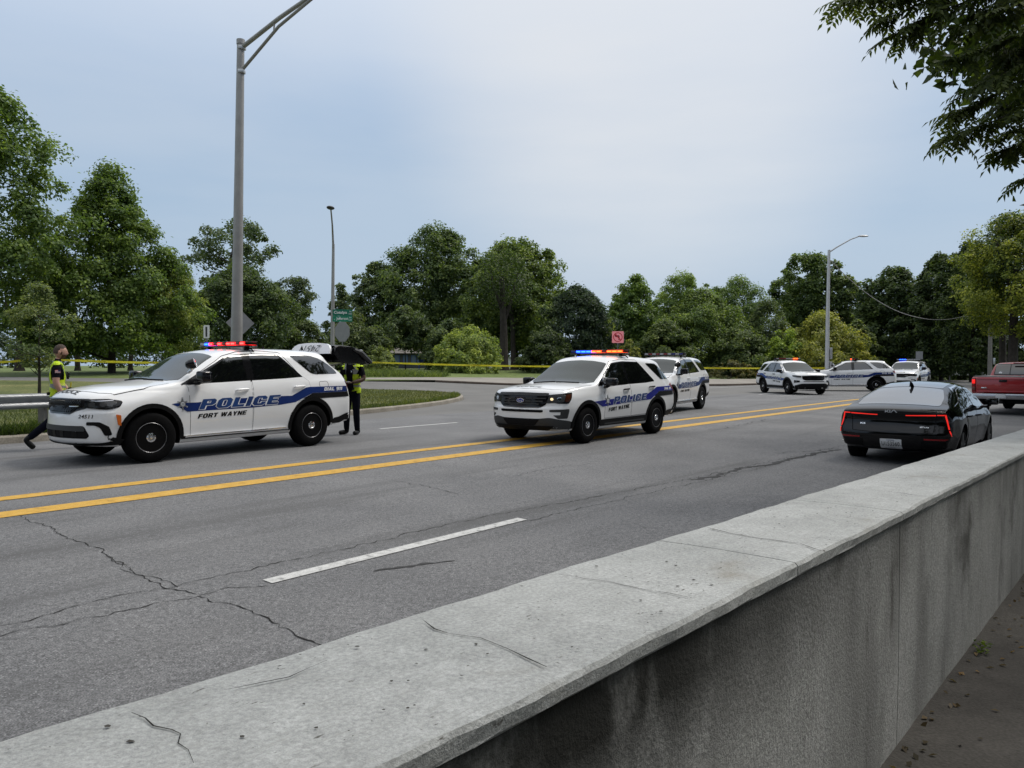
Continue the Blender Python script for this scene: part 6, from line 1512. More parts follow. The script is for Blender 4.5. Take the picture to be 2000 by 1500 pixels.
# right pole with arm
r, x, z = px_root('street_light', 1615, 49, 'pale street light pole with single arm above the far police cars', 'street light', 'street lights')
H2 = CAMH+(714-489)/1500*49-z; bm = B(); tube(bm, [(0,0,-.2),(.01,0,4),(.06,0,H2)], [.14,.12,.085], 12); obj('pole', bm, pole_l, r)
bm = B(); tube(bm, [(.06,0,H2-.15),(.5,-.1,H2+.15),(1.3,-.3,H2+.62),(1.75,-.4,H2+.78)], [.05,.045,.04,.035], 8); obj('arm', bm, pole_l, r)
bm = B(); ball(bm, (2.02,-.45,H2+.80), .18, 1.9, .9, .36); obj('lamp_head', bm, pole_l, r)
for zz, s_ in ((3.0, .30), (2.2, .22)):
    bm = B(); box(bm, (.22,-.05,zz-.7), (.16,.14,s_*2.4), None, .02); obj('control_box', bm, steel, r)
P3 = Vector((x+.05, 49, z+H2-.55))
# utility pole
r, x, z = px_root('utility_pole', 1933, 66, 'grey utility pole with short crossarm standing in front of the dark wood at right', 'utility pole')
H4 = CAMH+(714-612)/1500*66-z; bm = B(); tube(bm, [(0,0,-.2),(0,0,H4)], [.19,.14], 10); obj('pole', bm, wood_m, r)
bm = B(); box(bm, (.42,0,H4-.06), (.95,.07,.07), None, .01); obj('crossarm', bm, wood_m, r)
bm = B(); lathe(bm, [(.05,0),(.09,.05),(.09,.22),(.05,.3)], 10, 'z', (.02,0,H4+.42)); tube(bm, [(0,0,H4),(0,0,H4+.45)], .03, 6); obj('insulator', bm, letter_white, r)
bm = B(); box(bm, (.26,-.08,1.9), (.2,.18,.55), None, .02); obj('meter_box', bm, steel, r)
P4 = Vector((x, 66, z+H4-.1))
def wire(name, pts, rad, label, m=None):
    bm = B(); o_ = Vector(pts[0]); tube(bm, [Vector(p)-o_ for p in smooth_line(pts, 3)], rad, 5); o = obj(name, bm, m or mat('wire', (.30,.30,.31), .5, .3), None); o.location = o_
    clean(o, label, 'wire', None); return o
def sagw(a, b, s, n=10): return [a.lerp(b, t/n)+Vector((0,0,-4*s*(t/n)*(1-t/n))) for t in range(n+1)]
wire('overhead_wire', sagw(P3, W3(1770, 615, 54), .5)+sagw(W3(1770, 615, 54), W3(1880, 618, 62), .32, 6)[1:]+sagw(W3(1880, 618, 62), P4, .1, 4)[1:], .022, 'slack overhead wire running down from the right street light')
# ---- signs
post_m = mat('sign_post', (.20,.205,.21), .5, .5)
def facing(az): return Matrix.Rotation(az, 4, 'Z')
def sign_root(px, Y, label, name='traffic_sign'): return px_root(name, px, Y, label, 'sign', 'road signs')
def plate_bm(poly, th=.006):
    bm = B(); f = [bm.verts.new((a, -th, b)) for a, b in poly]; k = [bm.verts.new((a, th, b)) for a, b in poly]
    bm.faces.new(f); bm.faces.new(k[::-1])
    for i in range(len(poly)): bm.faces.new((f[i], k[i], k[(i+1) % len(poly)], f[(i+1) % len(poly)]))
    bmesh.ops.recalc_face_normals(bm, faces=bm.faces[:]); return bm
def post(r, h, w=.03): bm = B(); box(bm, (0, .02, h/2-.1), (w*1.6, .03, h+.2)); return obj('post', bm, post_m, r)
# back of a diamond warning sign next to the big pole
r, x, z = sign_root(470, 21.5, 'grey back of a diamond warning sign beside the big lamp pole'); zc = CAMH+(714-631)/1500*21.5-z; post(r, zc+.3)
d = .385; bm = plate_bm([(0,zc+d),(d,zc),(0,zc-d),(-d,zc)]); bm.transform(facing(R(32))); obj('sign_back', bm, alu, r)
# small white rectangular sign seen nearly edge on
r, x, z = sign_root(404, 26, 'small white rectangular sign left of the big lamp pole'); zc = CAMH+(714-648)/1500*26-z; post(r, zc)
bm = plate_bm(rnd([(-.105,zc+.22),(.105,zc+.22),(.105,zc-.22),(-.105,zc-.22)], .03)); bm.transform(facing(R(-10))); obj('sign_panel', bm, letter_white, r)
bm = plate_bm(rnd([(-.03,zc+.17),(.03,zc+.17),(.03,zc-.17),(-.03,zc-.17)], .02), .003); bm.transform(Matrix.Translation((0,-.012,0))@facing(R(-10))); obj('sign_bar', bm, satin_grey, r)
# stop sign (back) with two street name blades
r, x, z = sign_root(669, 36, 'green street name signs Catalpa and Jefferson above the grey back of a stop sign', 'street_sign'); zc = CAMH+(714-648)/1500*36-z; post(r, zc+1.05, .035)
oc = [(.37*math.cos(R(22.5+45*i)), zc+.50*math.sin(R(22.5+45*i))) for i in range(8)]
obj('stop_sign_back', plate_bm(oc), alu, r)
green_m = mat('sign_green', (.005,.19,.11), .4); green2 = mat('sign_green_dark', (.006,.135,.085), .4)
for txt, sub, sub2, yb, hh, gm, ww in (('Catalpa', 'St', '1500', 611, .30, green2, .92), ('Jefferson', 'Blvd', '2100', 623, .26, green_m, .92)):
    zb_ = CAMH+(714-yb)/1500*36-z
    b_ = obj('street_name_blade', plate_bm(rnd([(-.45,zb_+hh/2),(ww-.45,zb_+hh/2),(ww-.45,zb_-hh/2),(-.45,zb_-hh/2)], .03)), gm, r)
    M = Matrix.Translation((-.08 if txt == 'Catalpa' else .0, -.0095, zb_))@Matrix.Rotation(R(90), 4, 'X'); flat_text('street_name', txt, .62 if txt == 'Catalpa' else .56, .17, M, letter_white, b_, .02)
    flat_text('street_suffix', sub, .10, .06, Matrix.Translation((.385, -.0095, zb_+.06))@Matrix.Rotation(R(90), 4, 'X'), letter_white, b_, .01)
    flat_text('block_number', sub2, .14, .06, Matrix.Translation((.375, -.0095, zb_-.05))@Matrix.Rotation(R(90), 4, 'X'), letter_white, b_, .01)
    if txt == 'Jefferson': flat_text('street_prefix', 'W', .05, .06, Matrix.Translation((-.36, -.0095, zb_-.03))@Matrix.Rotation(R(90), 4, 'X'), letter_white, b_, .01)
# left turn ban, strobe light put into its pink face colour and a faint emission
r, x, z = sign_root(1206.5, 47.5, 'square pinkish sign banning left turns, above the second police car'); zc = CAMH+(714-658.5)/1500*47.5-z; post(r, zc, .03)
pink = mat('strobe_lit_face', (.80,.30,.32), .5, emit=(1,.25,.28), es=.10); redm = mat('sign_red', (.55,.012,.03), .4); w = .36
pl = obj('sign_panel', plate_bm(rnd([(-w,zc+w),(w,zc+w),(w,zc-w),(-w,zc-w)], .05)), pink, r)
def front(name, poly, m, y, par): bm = poly_bm(poly); bm.transform(Matrix.Translation((0, y, zc))@Matrix.Rotation(R(90), 4, 'X')); bmesh.ops.recalc_face_normals(bm, faces=bm.faces[:]); return obj(name, bm, m, par, False)
ring = [(.29*math.cos(R(i*10)), .29*math.sin(R(i*10))) for i in range(36)]
bm = B(); ra = [bm.verts.new((a,b,0)) for a,b in ring]; rb = [bm.verts.new((a*.84,b*.84,0)) for a,b in ring]
for i in range(36): bm.faces.new((ra[i], ra[(i+1) % 36], rb[(i+1) % 36], rb[i]))
bm.transform(Matrix.Translation((0,-.009,zc))@Matrix.Rotation(R(90), 4, 'X')); obj('ban_ring', bm, redm, pl, False)
front('turn_arrow', [(.04,-.17),(.10,-.17),(.10,.07),(.06,.11),(-.08,.11),(-.08,.18),(-.21,.08),(-.08,-.02),(-.08,.05),(.02,.05),(.04,.03)], letter_black, -.012, pl)
front('ban_slash', [(-.19,.15),(-.15,.19),(.19,-.15),(.15,-.19)], redm, -.015, pl)
# far grey sign back
r, x, z = sign_root(1795, 57, 'small grey sign back standing beyond the farthest police car'); zc = CAMH+(714-694)/1500*57-z; post(r, zc, .04)
obj('sign_back', plate_bm([(-.26,zc+.29),(.26,zc+.29),(.26,zc-.29),(-.26,zc-.29)]), alu, r)
# ---- guardrails: corrugated beam on posts
def guardrail(label, pts, posts, h=.80, m=steel):
    root = empty('guardrail', (pts[0][0], pts[0][1], gz(*pts[0][:2])), 0, label, 'guardrail', 'guardrails'); o_ = Vector(root.location); P = densify([Vector((p[0], p[1], 0)) for p in pts], 1.2)
    prof = [(.0,.155),(.035,.145),(.075,.11),(.075,.07),(.015,.02),(.0,.0),(.015,-.02),(.075,-.07),(.075,-.11),(.035,-.145),(.0,-.155)]
    bm = B(); rows = []
    for i, p in enumerate(P):
        d = P[min(i+1, len(P)-1)]-P[max(i-1, 0)]; d.normalize(); n = Vector((d.y, -d.x, 0)); zz = gz(p.x, p.y)+h-.155
        rows.append([bm.verts.new(p+n*u+Vector((0, 0, zz+v))-o_) for u, v in prof])
    for a, b in zip(rows, rows[1:]):
        for k in range(len(prof)-1): bm.faces.new((a[k], a[k+1], b[k+1], b[k]))
    r = bmesh.ops.solidify(bm, geom=bm.faces[:], thickness=.006); obj('rail_beam', bm, m, root, True, 60)
    T = densify([Vector((p[0], p[1], 0)) for p in pts], posts)
    for a, b in zip(T, T[1:]):
        d = (b-a).normalized(); n = Vector((-d.y, d.x, 0)); q = a.lerp(b, .5)+n*.12; bm = B()
        box(bm, tuple(Vector((q.x, q.y, gz(q.x, q.y)+h/2-.12))-o_), (.12,.14,h+.1)); obj('post', bm, wood_m, root)
    return root
guardrail('grey corrugated guardrail on the grass verge at the left edge', [SN(-22,17.35), SN(5,17.4), SN(11.5,18.3)], 1.9, .93)
guardrail('pale guardrail beyond the farthest police cars at right', [W3(1690,716,72), W3(1830,727,76), W3(2120,735,84)], 3.8, .82, mat('pale_rail', (.62,.62,.60), .45, .2))
# ---- police tape
tape_m = mat('yellow_tape', (.74,.68,.05), .35, 0, .4, col2=(.80,.76,.12), vscale=1.2)
def tape(label, pts, seed):
    rg_ = random.Random(seed); o_ = Vector(pts[0]); bm = B(); pr = None; root = None
    for i, p in enumerate(pts):
        w = .10*rg_.uniform(.8, 1.15); a = rg_.uniform(-.25, .25); n = Vector((math.sin(a)*.5, math.sin(a), math.cos(a)))*w/2
        r = (bm.verts.new(p+n-o_), bm.verts.new(p-n-o_))
        if pr: bm.faces.new((pr[0], pr[1], r[1], r[0]))
        pr = r
    bmesh.ops.solidify(bm, geom=bm.faces[:], thickness=.002); root = obj('police_tape', bm, tape_m, None, False); root.location = o_
    clean(root, label, 'police tape', 'police tape round the junction')
    k = 0
    for a, b in zip(pts, pts[1:]):
        k += 1
        if k % 3: continue
        d = (b-a).normalized(); up = Vector((0,0,1)); n = d.cross(up).normalized(); up = n.cross(d)
        M = Matrix.Translation(a.lerp(b, .5)-o_-n*-.012) @ Matrix(((d.x, up.x, n.x, 0), (d.y, up.y, n.y, 0), (d.z, up.z, n.z, 0), (0, 0, 0, 1)))
        flat_text('tape_lettering', 'POLICE LINE DO NOT CROSS', min(1.0, (b-a).length*.9), .045, M, letter_black, root, .01)
A1, A2, A3, A4 = W3(78, 701.5, 33), W3(648, 704.5, 43), W3(1206, 716, 47.4), W3(1612, 719, 49)
tape('yellow police tape at far left, tied to the thin young tree', sagw(W3(-220, 707, 30), A1, .12, 9), 1)
tape('yellow police tape between the young tree and the slim lamp pole', sagw(A1, A2, .16, 16), 2)
tape('yellow police tape across the centre, from slim lamp pole to turn-ban sign', sagw(A2, A3, .10, 18), 3)
tape('yellow police tape stretched from the turn-ban sign to the right lamp pole', sagw(A3, A4, .05, 12), 4)
# ---- buildings and play equipment glimpsed under the trees
r, x, z = px_root('house', 806, 112, 'low dark house with blue window frames glimpsed under the trees behind the tape', 'house')
u = 112/1500; zt = CAMH+(714-690)*u-z; bm = B(); box(bm, (0, 2, zt/2), (92*u, 4, zt)); obj('wall', bm, mat('house_wall', (.055,.060,.068), .8, var=.1), r)
bm = B(); k = 50*u; vs = [bm.verts.new(v) for v in ((-k,-.6,zt),(k,-.6,zt),(k*.72,2,zt+1.6),(-k*.72,2,zt+1.6),(-k,4.6,zt),(k,4.6,zt))]
for f in ((0,1,2,3),(3,2,5,4),(0,3,4),(1,5,2),(0,4,5,1)): bm.faces.new([vs[i] for i in f])
obj('roof', bm, mat('roof_shingle', (.16,.145,.13), .9, var=.1), r)
for i, c in enumerate((-30,-14,2,14,26)):
    w_ = obj('window', plate_bm([(c*u-.34, zt-.25), (c*u+.34, zt-.25), (c*u+.34, .6), (c*u-.34, .6)], .03), mat('blue_frame', (.05,.10,.30), .5), r); w_.location.y = -.04
    p_ = obj('pane', plate_bm([(c*u-.26, zt-.33), (c*u+.26, zt-.33), (c*u+.26, .7), (c*u-.26, .7)], .02), mat('pane_grey', (.12,.16,.22), .15), w_); p_.location.y = -.03
r, x, z = px_root('play_frame', 838, 100, 'blue and purple climbing frame with orange slide, small behind the tape', 'climbing frame'); u = 100/1500
for i, (a, c) in enumerate(((-1.3,(.03,.06,.30)),(-.4,(.10,.05,.28)),(.5,(.12,.05,.25)))):
    bm = B(); tube(bm, [(a,0,0),(a,0,2.0)], .09, 8); obj('post', bm, mat('play_paint_%s' % ('blue','violet','purple')[i], c, .4), r)
bm = B(); box(bm, (-.85,.2,1.1), (1.1,.1,.9), None, .03); obj('panel', bm, mat('play_paint_blue', (.03,.06,.30), .4), r)
bm = B(); box(bm, (.1,0,1.25), (1.3,1.0,.08), None, .02); obj('platform', bm, satin_grey, r)
bm = B(); tube(bm, [(.6,-.2,1.35),(1.0,-.5,.9),(1.5,-.8,.3),(1.9,-1.0,.15)], .26, 8, True, .5); obj('slide', bm, mat('play_orange', (.62,.14,.02), .4), r)
r, x, z = px_root('shed', 1000, 150, 'long low pale building glimpsed between the trunks of the big central trees', 'building'); u = .1
zt = CAMH+(714-699)*u-z; bm = B(); box(bm, (0, 2, zt/2), (15, 4, zt)); obj('wall', bm, mat('pale_siding', (.62,.62,.60), .7, var=.05), r)
bm = B(); box(bm, (0, 2, zt+.15), (15.6, 4.6, .3), None, .05); obj('roof', bm, mat('grey_roof', (.25,.25,.25), .8), r)
for c in (-5,-2,1,4): obj('window', plate_bm([(c-.5,zt*.8),(c+.5,zt*.8),(c+.5,zt*.35),(c-.5,zt*.35)], .03), glass_m, r)
# low heap of soil and roots round the young tree
bm = B(); rg_ = random.Random(3)
for i in range(9):
    a = rg_.uniform(0, 6.28); l = rg_.uniform(.4, 1.1); tube(bm, [(0,0,.06),(math.cos(a)*l*.5,math.sin(a)*l*.5,.10),(math.cos(a)*l,math.sin(a)*l,.03)], [.05,.035,.012], 5)
ball(bm, (0,0,.0), .6, 1, 1, .2, 10)
stuff(obj('root_mulch', bm, bark_m, sap))
# ================================================================== people
skin_a = mat('skin_light', (.42,.24,.17), .5, var=.06); skin_b = mat('skin_dark', (.075,.038,.024), .45, var=.08)
shirt_m = mat('black_uniform_shirt', (.006,.006,.009), .85, 0, .06, var=.15, vscale=6); trous_m = mat('navy_trousers', (.005,.006,.011), .9, 0, .06, var=.15, vscale=5)
shoe_m = mat('black_boots', (.006,.006,.006), .45, 0, .2); hair_m = mat('brown_hair', (.040,.022,.013), .7, var=.3, vscale=30, bump=.5, bscale=70); beard_m = mat('reddish_beard', (.095,.042,.020), .75, var=.25, vscale=30)
hair_d = mat('black_hair', (.008,.007,.007), .7)
hiviz = mat('hi_vis_yellow', (.70,.88,.03), .6, var=.06, vscale=4); refl = mat('reflective_tape', (.42,.43,.44), .35, .2); hiv2 = mat('hi_vis_edge', (.80,.92,.16), .6)
def seg_d(p, a, b):
    ab = b-a; t = max(0, min(1, (p-a).dot(ab)/max(1e-9, ab.length_squared))); return (p-(a+ab*t)).length, t
def skin_mesh(J, E):
    names = list(J); idx = {n: i for i, n in enumerate(names)}
    me = bpy.data.meshes.new('sk'); me.from_pydata([J[n][0] for n in names], [(idx[a], idx[b]) for a, b, _ in E], []); o = bpy.data.objects.new('sk', me); COL.objects.link(o)
    m = o.modifiers.new('s', 'SKIN'); m.use_smooth_shade = True; m.branch_smoothing = .6
    for i, n in enumerate(names):
        v = me.skin_vertices[0].data[i]; r = J[n][1]; r = tuple(q*1.15 for q in r) if isinstance(r, tuple) else (r*1.10, r*1.10); v.radius = r; v.use_root = (n == 'pelvis')
    s = o.modifiers.new('u', 'SUBSURF'); s.levels = 2; s.render_levels = 2
    dg = bpy.context.evaluated_depsgraph_get(); dg.update(); out = bpy.data.meshes.new_from_object(o.evaluated_get(dg)); bpy.data.objects.remove(o); return out
def head_bm(c, yaw, pitch, k=1.0):
    """face towards +x: skull, brow, nose, lips, jaw and ears in one mesh"""
    bm = B(); q = bmesh.ops.create_uvsphere(bm, u_segments=28, v_segments=20, radius=1)
    for v in bm.verts:
        x, y, z = v.co; f = max(0, x)
        X_ = x*.100-.004; Y_ = y*.076; Z_ = z*.122
        if z < -.1: Y_ *= 1-.28*(-z-.1); X_ *= (1-.10*(-z)) if x > 0 else (1-.35*(-z-.1))
        g = lambda yc, zc, sy, sz: math.exp(-((y-yc)/sy)**2-((z-zc)/sz)**2)
        if x > .2:
            X_ += .026*g(0, -.18, .16, .16)+.012*g(0, .0, .12, .2)+.008*g(0, .24, .7, .10)-.010*(g(.40, .06, .17, .10)+g(-.40, .06, .17, .10))+.008*g(0, -.48, .28, .07)+.010*g(0, -.82, .35, .16)-.004*g(0, -.40, .4, .03)
        v.co = (X_, Y_, Z_)
    for s in (1, -1):
        e = bmesh.ops.create_uvsphere(bm, u_segments=10, v_segments=8, radius=1); 
        bmesh.ops.scale(bm, vec=(.022, .010, .034), verts=e['verts']); bmesh.ops.translate(bm, vec=(-.008, s*.078, -.012), verts=e['verts'])
    for v in bm.verts: v.co *= k
    bm.transform(Matrix.Translation(c)@Matrix.Rotation(yaw, 4, 'Z')@Matrix.Rotation(pitch, 4, 'Y')); return bm
def hand_pieces(bm, w, d, up, side, curl=.5):
    """palm and five curled fingers from wrist w along d"""
    d = d.normalized(); s = d.cross(up).normalized()*side; n = s.cross(d).normalized()*side
    tube(bm, [w, w+d*.04, w+d*.085], [.028,.040,.036], 8, True, .55)
    for i, (o_, L) in enumerate(((-.030,.072),(-.010,.082),(.011,.076),(.030,.060))):
        p = w+d*.080+s*o_; a = p+d*L*.45-n*curl*.010; b = a+(d*.75-n*curl*.9).normalized()*L*.33; c = b+(d*.35-n*curl*1.3).normalized()*L*.27; tube(bm, [p-d*.01, a, b, c], [.0105,.0098,.009,.007], 6)
    p = w+d*.03-s*.034; a = p+(d*.7-s*.6-n*.3).normalized()*.035; b = a+(d*.95-s*.1-n*.4).normalized()*.032; tube(bm, [p, a, b], [.013,.0115,.008], 6)
def person(name, label, loc, rz, J, E, skin, hairm, head, vest_fn, beard=False, hands=(), group='police officers'):
    root = empty(name, loc, rz, label, 'person', group); me = skin_mesh(J, E)
    bm = B(); bm.from_mesh(me); bpy.data.meshes.remove(me)
    segs = [(Vector(J[a][0]), Vector(J[b][0]), reg, 1.12*(max(J[a][1]) if isinstance(J[a][1], tuple) else J[a][1]), 1.12*(max(J[b][1]) if isinstance(J[b][1], tuple) else J[b][1])) for a, b, reg in E]
    regs = []
    for f in bm.faces:
        c = f.calc_center_median(); best = None
        for a, b, reg, ra, rb in segs:
            dd, t = seg_d(c, a, b); v = dd-(ra+(rb-ra)*t)
            if best is None or v < best[0]: best = (v, reg, t)
        regs.append(best)
        f.material_index = {'torso': 0, 'leg': 1, 'foot': 3, 'neck': 2, 'forearm': 2, 'hand': 2}.get(best[1], 0)
        if best[1] == 'upper_arm': f.material_index = 0 if best[2] < .72 else 2
        f.smooth = True
    vb = B(); vv = {}
    for f, rg_ in zip(bm.faces, regs):
        k = vest_fn(f.calc_center_median(), f.normal, rg_[1])
        if k is None: continue
        ids = []
        for v in f.verts:
            if v.index not in vv: vv[v.index] = vb.verts.new(v.co+v.normal*(.022+.006*math.sin(v.co.z*31+v.co.y*17)))
            ids.append(vv[v.index])
        try: nf = vb.faces.new(ids); nf.material_index = k
        except ValueError: pass
    hb = head_bm(*head); n0 = len(bm.faces); tm = bpy.data.meshes.new('h'); hb.to_mesh(tm); bm.from_mesh(tm); bpy.data.meshes.remove(tm)
    bm.faces.ensure_lookup_table()
    for f in bm.faces[n0:]: f.material_index = 2; f.smooth = True
    n1 = len(bm.faces)
    for w, d, up, sd, cu in hands: hand_pieces(bm, Vector(w), Vector(d), Vector(up), sd, cu)
    bm.faces.ensure_lookup_table()
    for f in bm.faces[n1:]: f.material_index = 2
    obj('body', bm, [shirt_m, trous_m, skin, shoe_m], root, True, 80)
    bmesh.ops.solidify(vb, geom=vb.faces[:], thickness=-.004); obj('safety_vest', vb, [hiviz, refl, hiv2], root, True, 60)
    M = Matrix.Translation(head[0])@Matrix.Rotation(head[1], 4, 'Z')@Matrix.Rotation(head[2], 4, 'Y')
    hh = B(); bmesh.ops.create_uvsphere(hh, u_segments=26, v_segments=18, radius=1); rg_ = random.Random(2)
    dele = [v for v in hh.verts if not ((v.co.z > .30+.32*max(0, v.co.x)) or (v.co.x < -.12 and v.co.z > -.48) or (v.co.x < .10 and abs(v.co.y) > .5 and v.co.z > .10))]
    bmesh.ops.delete(hh, geom=dele, context='VERTS')
    for v in hh.verts: v.co = Vector((v.co.x*.108-.006, v.co.y*.083, v.co.z*.129+.006))*(1+rg_.uniform(0, .035))
    hh.transform(M); obj('hair', hh, hairm, root, True, 80)
    if beard:
        bb = B(); bmesh.ops.create_uvsphere(bb, u_segments=24, v_segments=18, radius=1)
        dele = [v for v in bb.verts if not (v.co.z < -.33 and v.co.x > .05 and v.co.z > -.98 and not (abs(v.co.y) < .3 and -.52 < v.co.z < -.40)) and not (v.co.x > -.02 and v.co.x < .35 and abs(v.co.y) > .6 and -.4 < v.co.z < .05)]
        bmesh.ops.delete(bb, geom=dele, context='VERTS')
        for v in bb.verts:
            x, y, z = v.co; v.co = Vector((x*.124*(1-.05*(-z))+.004, y*.084*(1-.22*max(0, -z-.1)), z*.136))
        bb.transform(M); obj('beard', bb, beard_m, root, True, 80)
    return root
LEG = 'leg'
def skeleton(hip, rk, ra, rh, rt, lk, la, lh, lt, re, rw, le, lw, h=1.0):
    J = {'pelvis': ((0,0,1.0), (.155,.125)), 'waist': ((.005,0,1.14), (.160,.120)), 'chest': ((-.005,0,1.34), (.185,.135)), 'upper': ((-.01,0,1.47), (.16,.105)), 'neck': ((.0,0,1.565), .060), 'nape': ((.02,0,1.65), .058),
         'rs': ((-.01,-.195,1.475), .072), 're': (re, .052), 'rm': (tuple(Vector(re).lerp(Vector(rw), .35)), .050), 'rw': (rw, .032), 'ls': ((-.01,.195,1.475), .072), 'le': (le, .052), 'lm': (tuple(Vector(le).lerp(Vector(lw), .35)), .050), 'lw': (lw, .032),
         'rh': ((0,-.095,.93), .105), 'rq': (tuple(Vector((0,-.095,.93)).lerp(Vector(rk), .5)), .092), 'rk': (rk, .070), 'rc': (tuple(Vector(rk).lerp(Vector(ra), .35)), .070), 'ra': (ra, .056), 'rheel': (rh, .050), 'rt': (rt, .046),
         'lh': ((0,.095,.93), .105), 'lq': (tuple(Vector((0,.095,.93)).lerp(Vector(lk), .5)), .092), 'lk': (lk, .070), 'lc': (tuple(Vector(lk).lerp(Vector(la), .35)), .070), 'la': (la, .056), 'lheel': (lh, .050), 'lt': (lt, .046)}
    E = [('pelvis','waist','torso'),('waist','chest','torso'),('chest','upper','torso'),('upper','neck','torso'),('neck','nape','neck'),('upper','rs','torso'),('rs','re','upper_arm'),('re','rm','forearm'),('rm','rw','forearm'),('upper','ls','torso'),('ls','le','upper_arm'),('le','lm','forearm'),('lm','lw','forearm'),
         ('pelvis','rh','leg'),('rh','rq','leg'),('rq','rk','leg'),('rk','rc','leg'),('rc','ra','leg'),('ra','rheel','foot'),('rheel','rt','foot'),('pelvis','lh','leg'),('lh','lq','leg'),('lq','lk','leg'),('lk','lc','leg'),('lc','la','leg'),('la','lheel','foot'),('lheel','lt','foot')]
    return J, E
# --- officer walking behind the nose of the near police car
J, E = skeleton(None, (-.10,-.105,.53), (-.43,-.11,.24), (-.50,-.11,.20), (-.36,-.11,.04), (.20,.10,.53), (.36,.10,.12), (.33,.10,.05), (.56,.11,.045), (-.03,-.245,1.20), (.075,-.235,.96), (.05,.25,1.20), (.20,.20,1.0))
def vest1(c, n, reg):
    if reg not in ('torso', 'leg', 'upper_arm') or c.z < .95 or c.z > 1.575: return None
    if reg == 'upper_arm' and (c.z < 1.49): return None
    if abs(c.y) > .150 and 1.22 < c.z < 1.47: return None
    if abs(c.y) > .125 and abs(c.x) < .085 and 1.22 < c.z < 1.50: return None
    if c.z > 1.50 and abs(c.y) > .21: return None
    if 1.10 < c.z < 1.165: return 1
    if 1.165 <= c.z < 1.185 or 1.08 < c.z <= 1.10: return 2
    if .03 < abs(c.y) < .075 and c.z > 1.185: return 1
    return 0
x = at(112, 13.75); p1 = person('person', 'bearded officer in yellow vest and black uniform walking right behind the near car', (x, 13.75, .0), math.atan2(.53, .85), J, E, skin_a, hair_m, (Vector((.055,0,1.745)), R(-8), R(7), 1.04), vest1, True,
    [((.075,-.235,.96), (.25,.0,-1), (0,1,0), 1, .6), ((.20,.20,1.0), (.4,-.1,-1), (0,-1,0), -1, .6)])
def kit(root, specs):
    for nm_, c, s, m_, b_ in specs: bm = B(); box(bm, c, s, None, b_); obj(nm_, bm, m_, root)
bm = B(); ring_ = [(.178*math.cos(R(i*15)), .150*math.sin(R(i*15))) for i in range(24)]
for (z0, k) in ((1.0, 1),):
    a = [bm.verts.new((u*.95, v*1.12, z0-.025)) for u, v in ring_]; b = [bm.verts.new((u*.95, v*1.12, z0+.025)) for u, v in ring_]
    for i in range(24): bm.faces.new((a[i], a[(i+1) % 24], b[(i+1) % 24], b[i]))
bmesh.ops.solidify(bm, geom=bm.faces[:], thickness=-.012); obj('duty_belt', bm, gloss_black, p1)
kit(p1, [('radio_pouch', (.19,-.06,1.04), (.07,.10,.14), plastic, .02), ('holster', (.02,-.20,.92), (.12,.06,.22), plastic, .02), ('belt_pouch', (.20,.06,1.01), (.06,.09,.10), plastic, .015), ('belt_pouch', (.245,-.04,.97), (.09,.11,.15), plastic, .03), ('radio', (.165,.10,1.32), (.04,.06,.13), plastic, .01), ('body_camera', (.175,.0,1.33), (.03,.06,.09), gloss_black, .01)])
bm = B(); tube(bm, [(.20,-.05,1.10),(.21,-.05,1.20)], .012, 6); obj('taser_grip', bm, mat('yellow_grip', (.5,.42,.02), .4), p1)
# flag patch on the near sleeve
bm = B(); box(bm, (.0,-.272,1.395), (.085,.006,.055), None, .001); fp = obj('flag_patch', bm, mat('patch_red', (.45,.10,.09), .7), p1)
for i in range(3): bm = B(); box(bm, (.0,-.2755,1.377+.016*i), (.083,.002,.006)); obj('flag_stripe', bm, letter_white, fp)
bm = B(); box(bm, (.024,-.2765,1.409), (.034,.002,.026)); obj('flag_canton', bm, navy, fp)
# --- officer under the raised tailgate
J, E = skeleton(None, (.03,-.12,.50), (-.02,-.16,.11), (-.06,-.17,.05), (.16,-.24,.045), (.03,.11,.50), (.0,.115,.11), (-.04,.115,.05), (.19,.14,.045), (.02,-.27,1.21), (.20,-.10,1.12), (.0,.285,1.20), (.22,.12,1.13))
def vest2(c, n, reg):
    if reg not in ('torso', 'leg', 'upper_arm') or c.z < .93 or c.z > 1.575: return None
    if reg == 'upper_arm' and c.z < 1.47: return None
    if n.x > .25 and abs(c.y) < .085: return None
    if abs(c.y) > .165 and 1.24 < c.z < 1.46: return None
    if c.z > 1.50 and abs(c.y) > .21: return None
    if 1.03 < c.z < 1.085: return 1
    if n.x > .1 and .105 < abs(c.y) < .125 and c.z > 1.12: return 1
    return 0
x = at(688, 16.7); p2 = person('person', 'dark-skinned officer in open yellow vest standing under the raised tailgate', (x, 16.7, .0), math.atan2(-.93, -.30), J, E, skin_b, hair_d, (Vector((.06,0,1.735)), R(5), R(22), 1.02), vest2, False,
    [((.20,-.10,1.12), (.5,.8,.05), (0,0,1), 1, .9), ((.22,.12,1.13), (.5,-.8,.05), (0,0,1), -1, .9)])
kit(p2, [('notepad', (.28,.0,1.15), (.11,.15,.015), letter_white, .003), ('badge', (.158,.085,1.37), (.012,.05,.06), chrome, .01), ('radio', (.165,-.10,1.36), (.04,.06,.12), plastic, .01), ('holster', (.0,-.205,.92), (.12,.06,.22), plastic, .02)])
bm = B(); a = [bm.verts.new((u*.95, v*1.12, .975)) for u, v in ring_]; b = [bm.verts.new((u*.95, v*1.12, 1.02)) for u, v in ring_]
for i in range(24): bm.faces.new((a[i], a[(i+1) % 24], b[(i+1) % 24], b[i]))
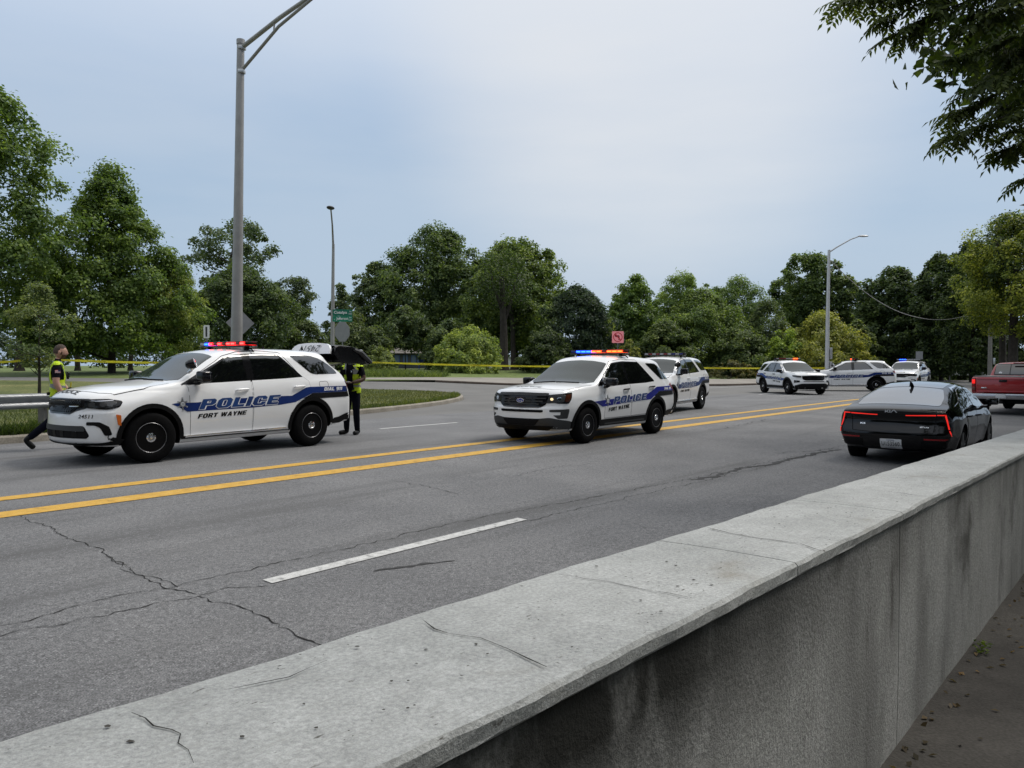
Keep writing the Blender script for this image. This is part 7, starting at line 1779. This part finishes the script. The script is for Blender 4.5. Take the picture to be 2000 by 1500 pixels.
bmesh.ops.solidify(bm, geom=bm.faces[:], thickness=-.012); obj('duty_belt', bm, gloss_black, p2)
# ================================================================== vehicles in place
def car_pose(fl, rl, half):
    fl, rl = G(*fl), G(*rl); h = (fl-rl); h.z = 0; h.normalize(); l = Vector((-h.y, h.x, 0)); o = (fl+rl)/2-l*half
    return o, math.atan2(h.y, h.x)
o, a = car_pose((291,905), (612,871), .955); o.z = 0
durango('white police car nearest the viewer, with its tailgate raised', o, a, 'cBRrRrRRrR', True, steer=R(-8))
o, a = car_pose((1149,866), (1281,847), .93); o.z = -.015
r_, _ = explorer('white police car straddling the yellow lines, lights blue and orange', o, a, 'bBBBOOrOOO'); r_.scale = (.97,.97,.97)
def place(fn, label, px, Y, hd, bar, **k):
    x = at(px, Y); return fn(label, Vector((x, Y, gz(x, Y))), hd, bar, **k)
h = Vector((-1.555, -2.6, 0)).normalized(); l = Vector((-h.y, h.x, 0)); fl, rl = Vector((5.0,23.9,0)), Vector((6.55,26.5,0)); o = (fl+rl)/2-l*.95
durango('white police car with dark roof lights parked right behind the straddling one', o, math.atan2(h.y, h.x), 'crcrcrcbcb')
place(explorer, 'white police car facing right, bonnet toward the black sedan, one red light', 1546, 41.5, R(277), 'crrrcccOOc', newer=True)
place(durango, 'white police car seen from its side, half hidden behind the one facing right', 1652, 46, math.atan2(.30, -.95), 'cOOOOrccbb')
place(durango, 'farthest white police car, facing the viewer with a blue light', 1772, 49, math.atan2(-.79, -.61), 'cBBBcccccc')
a = math.pi/2-TH; h = Vector((math.cos(a), math.sin(a), 0)); l = Vector((-h.y, h.x, 0)); p = G(1674, 889)
o = p+h*1.43*.96-l*.82*.96; o.z = -.15; sd = sedan('glossy black sedan seen from behind, left of the concrete wall', o, a); sd.scale = (.96,.96,.96)
a2 = math.pi/2-R(45); h = Vector((math.cos(a2), math.sin(a2), 0)); o = Vector((at(1957, 25), 25, -.11))+h*2.8
pk = pickup('red pickup truck seen from behind, cut off by the right edge', o, a2); pk.scale = (.94,.94,.94)
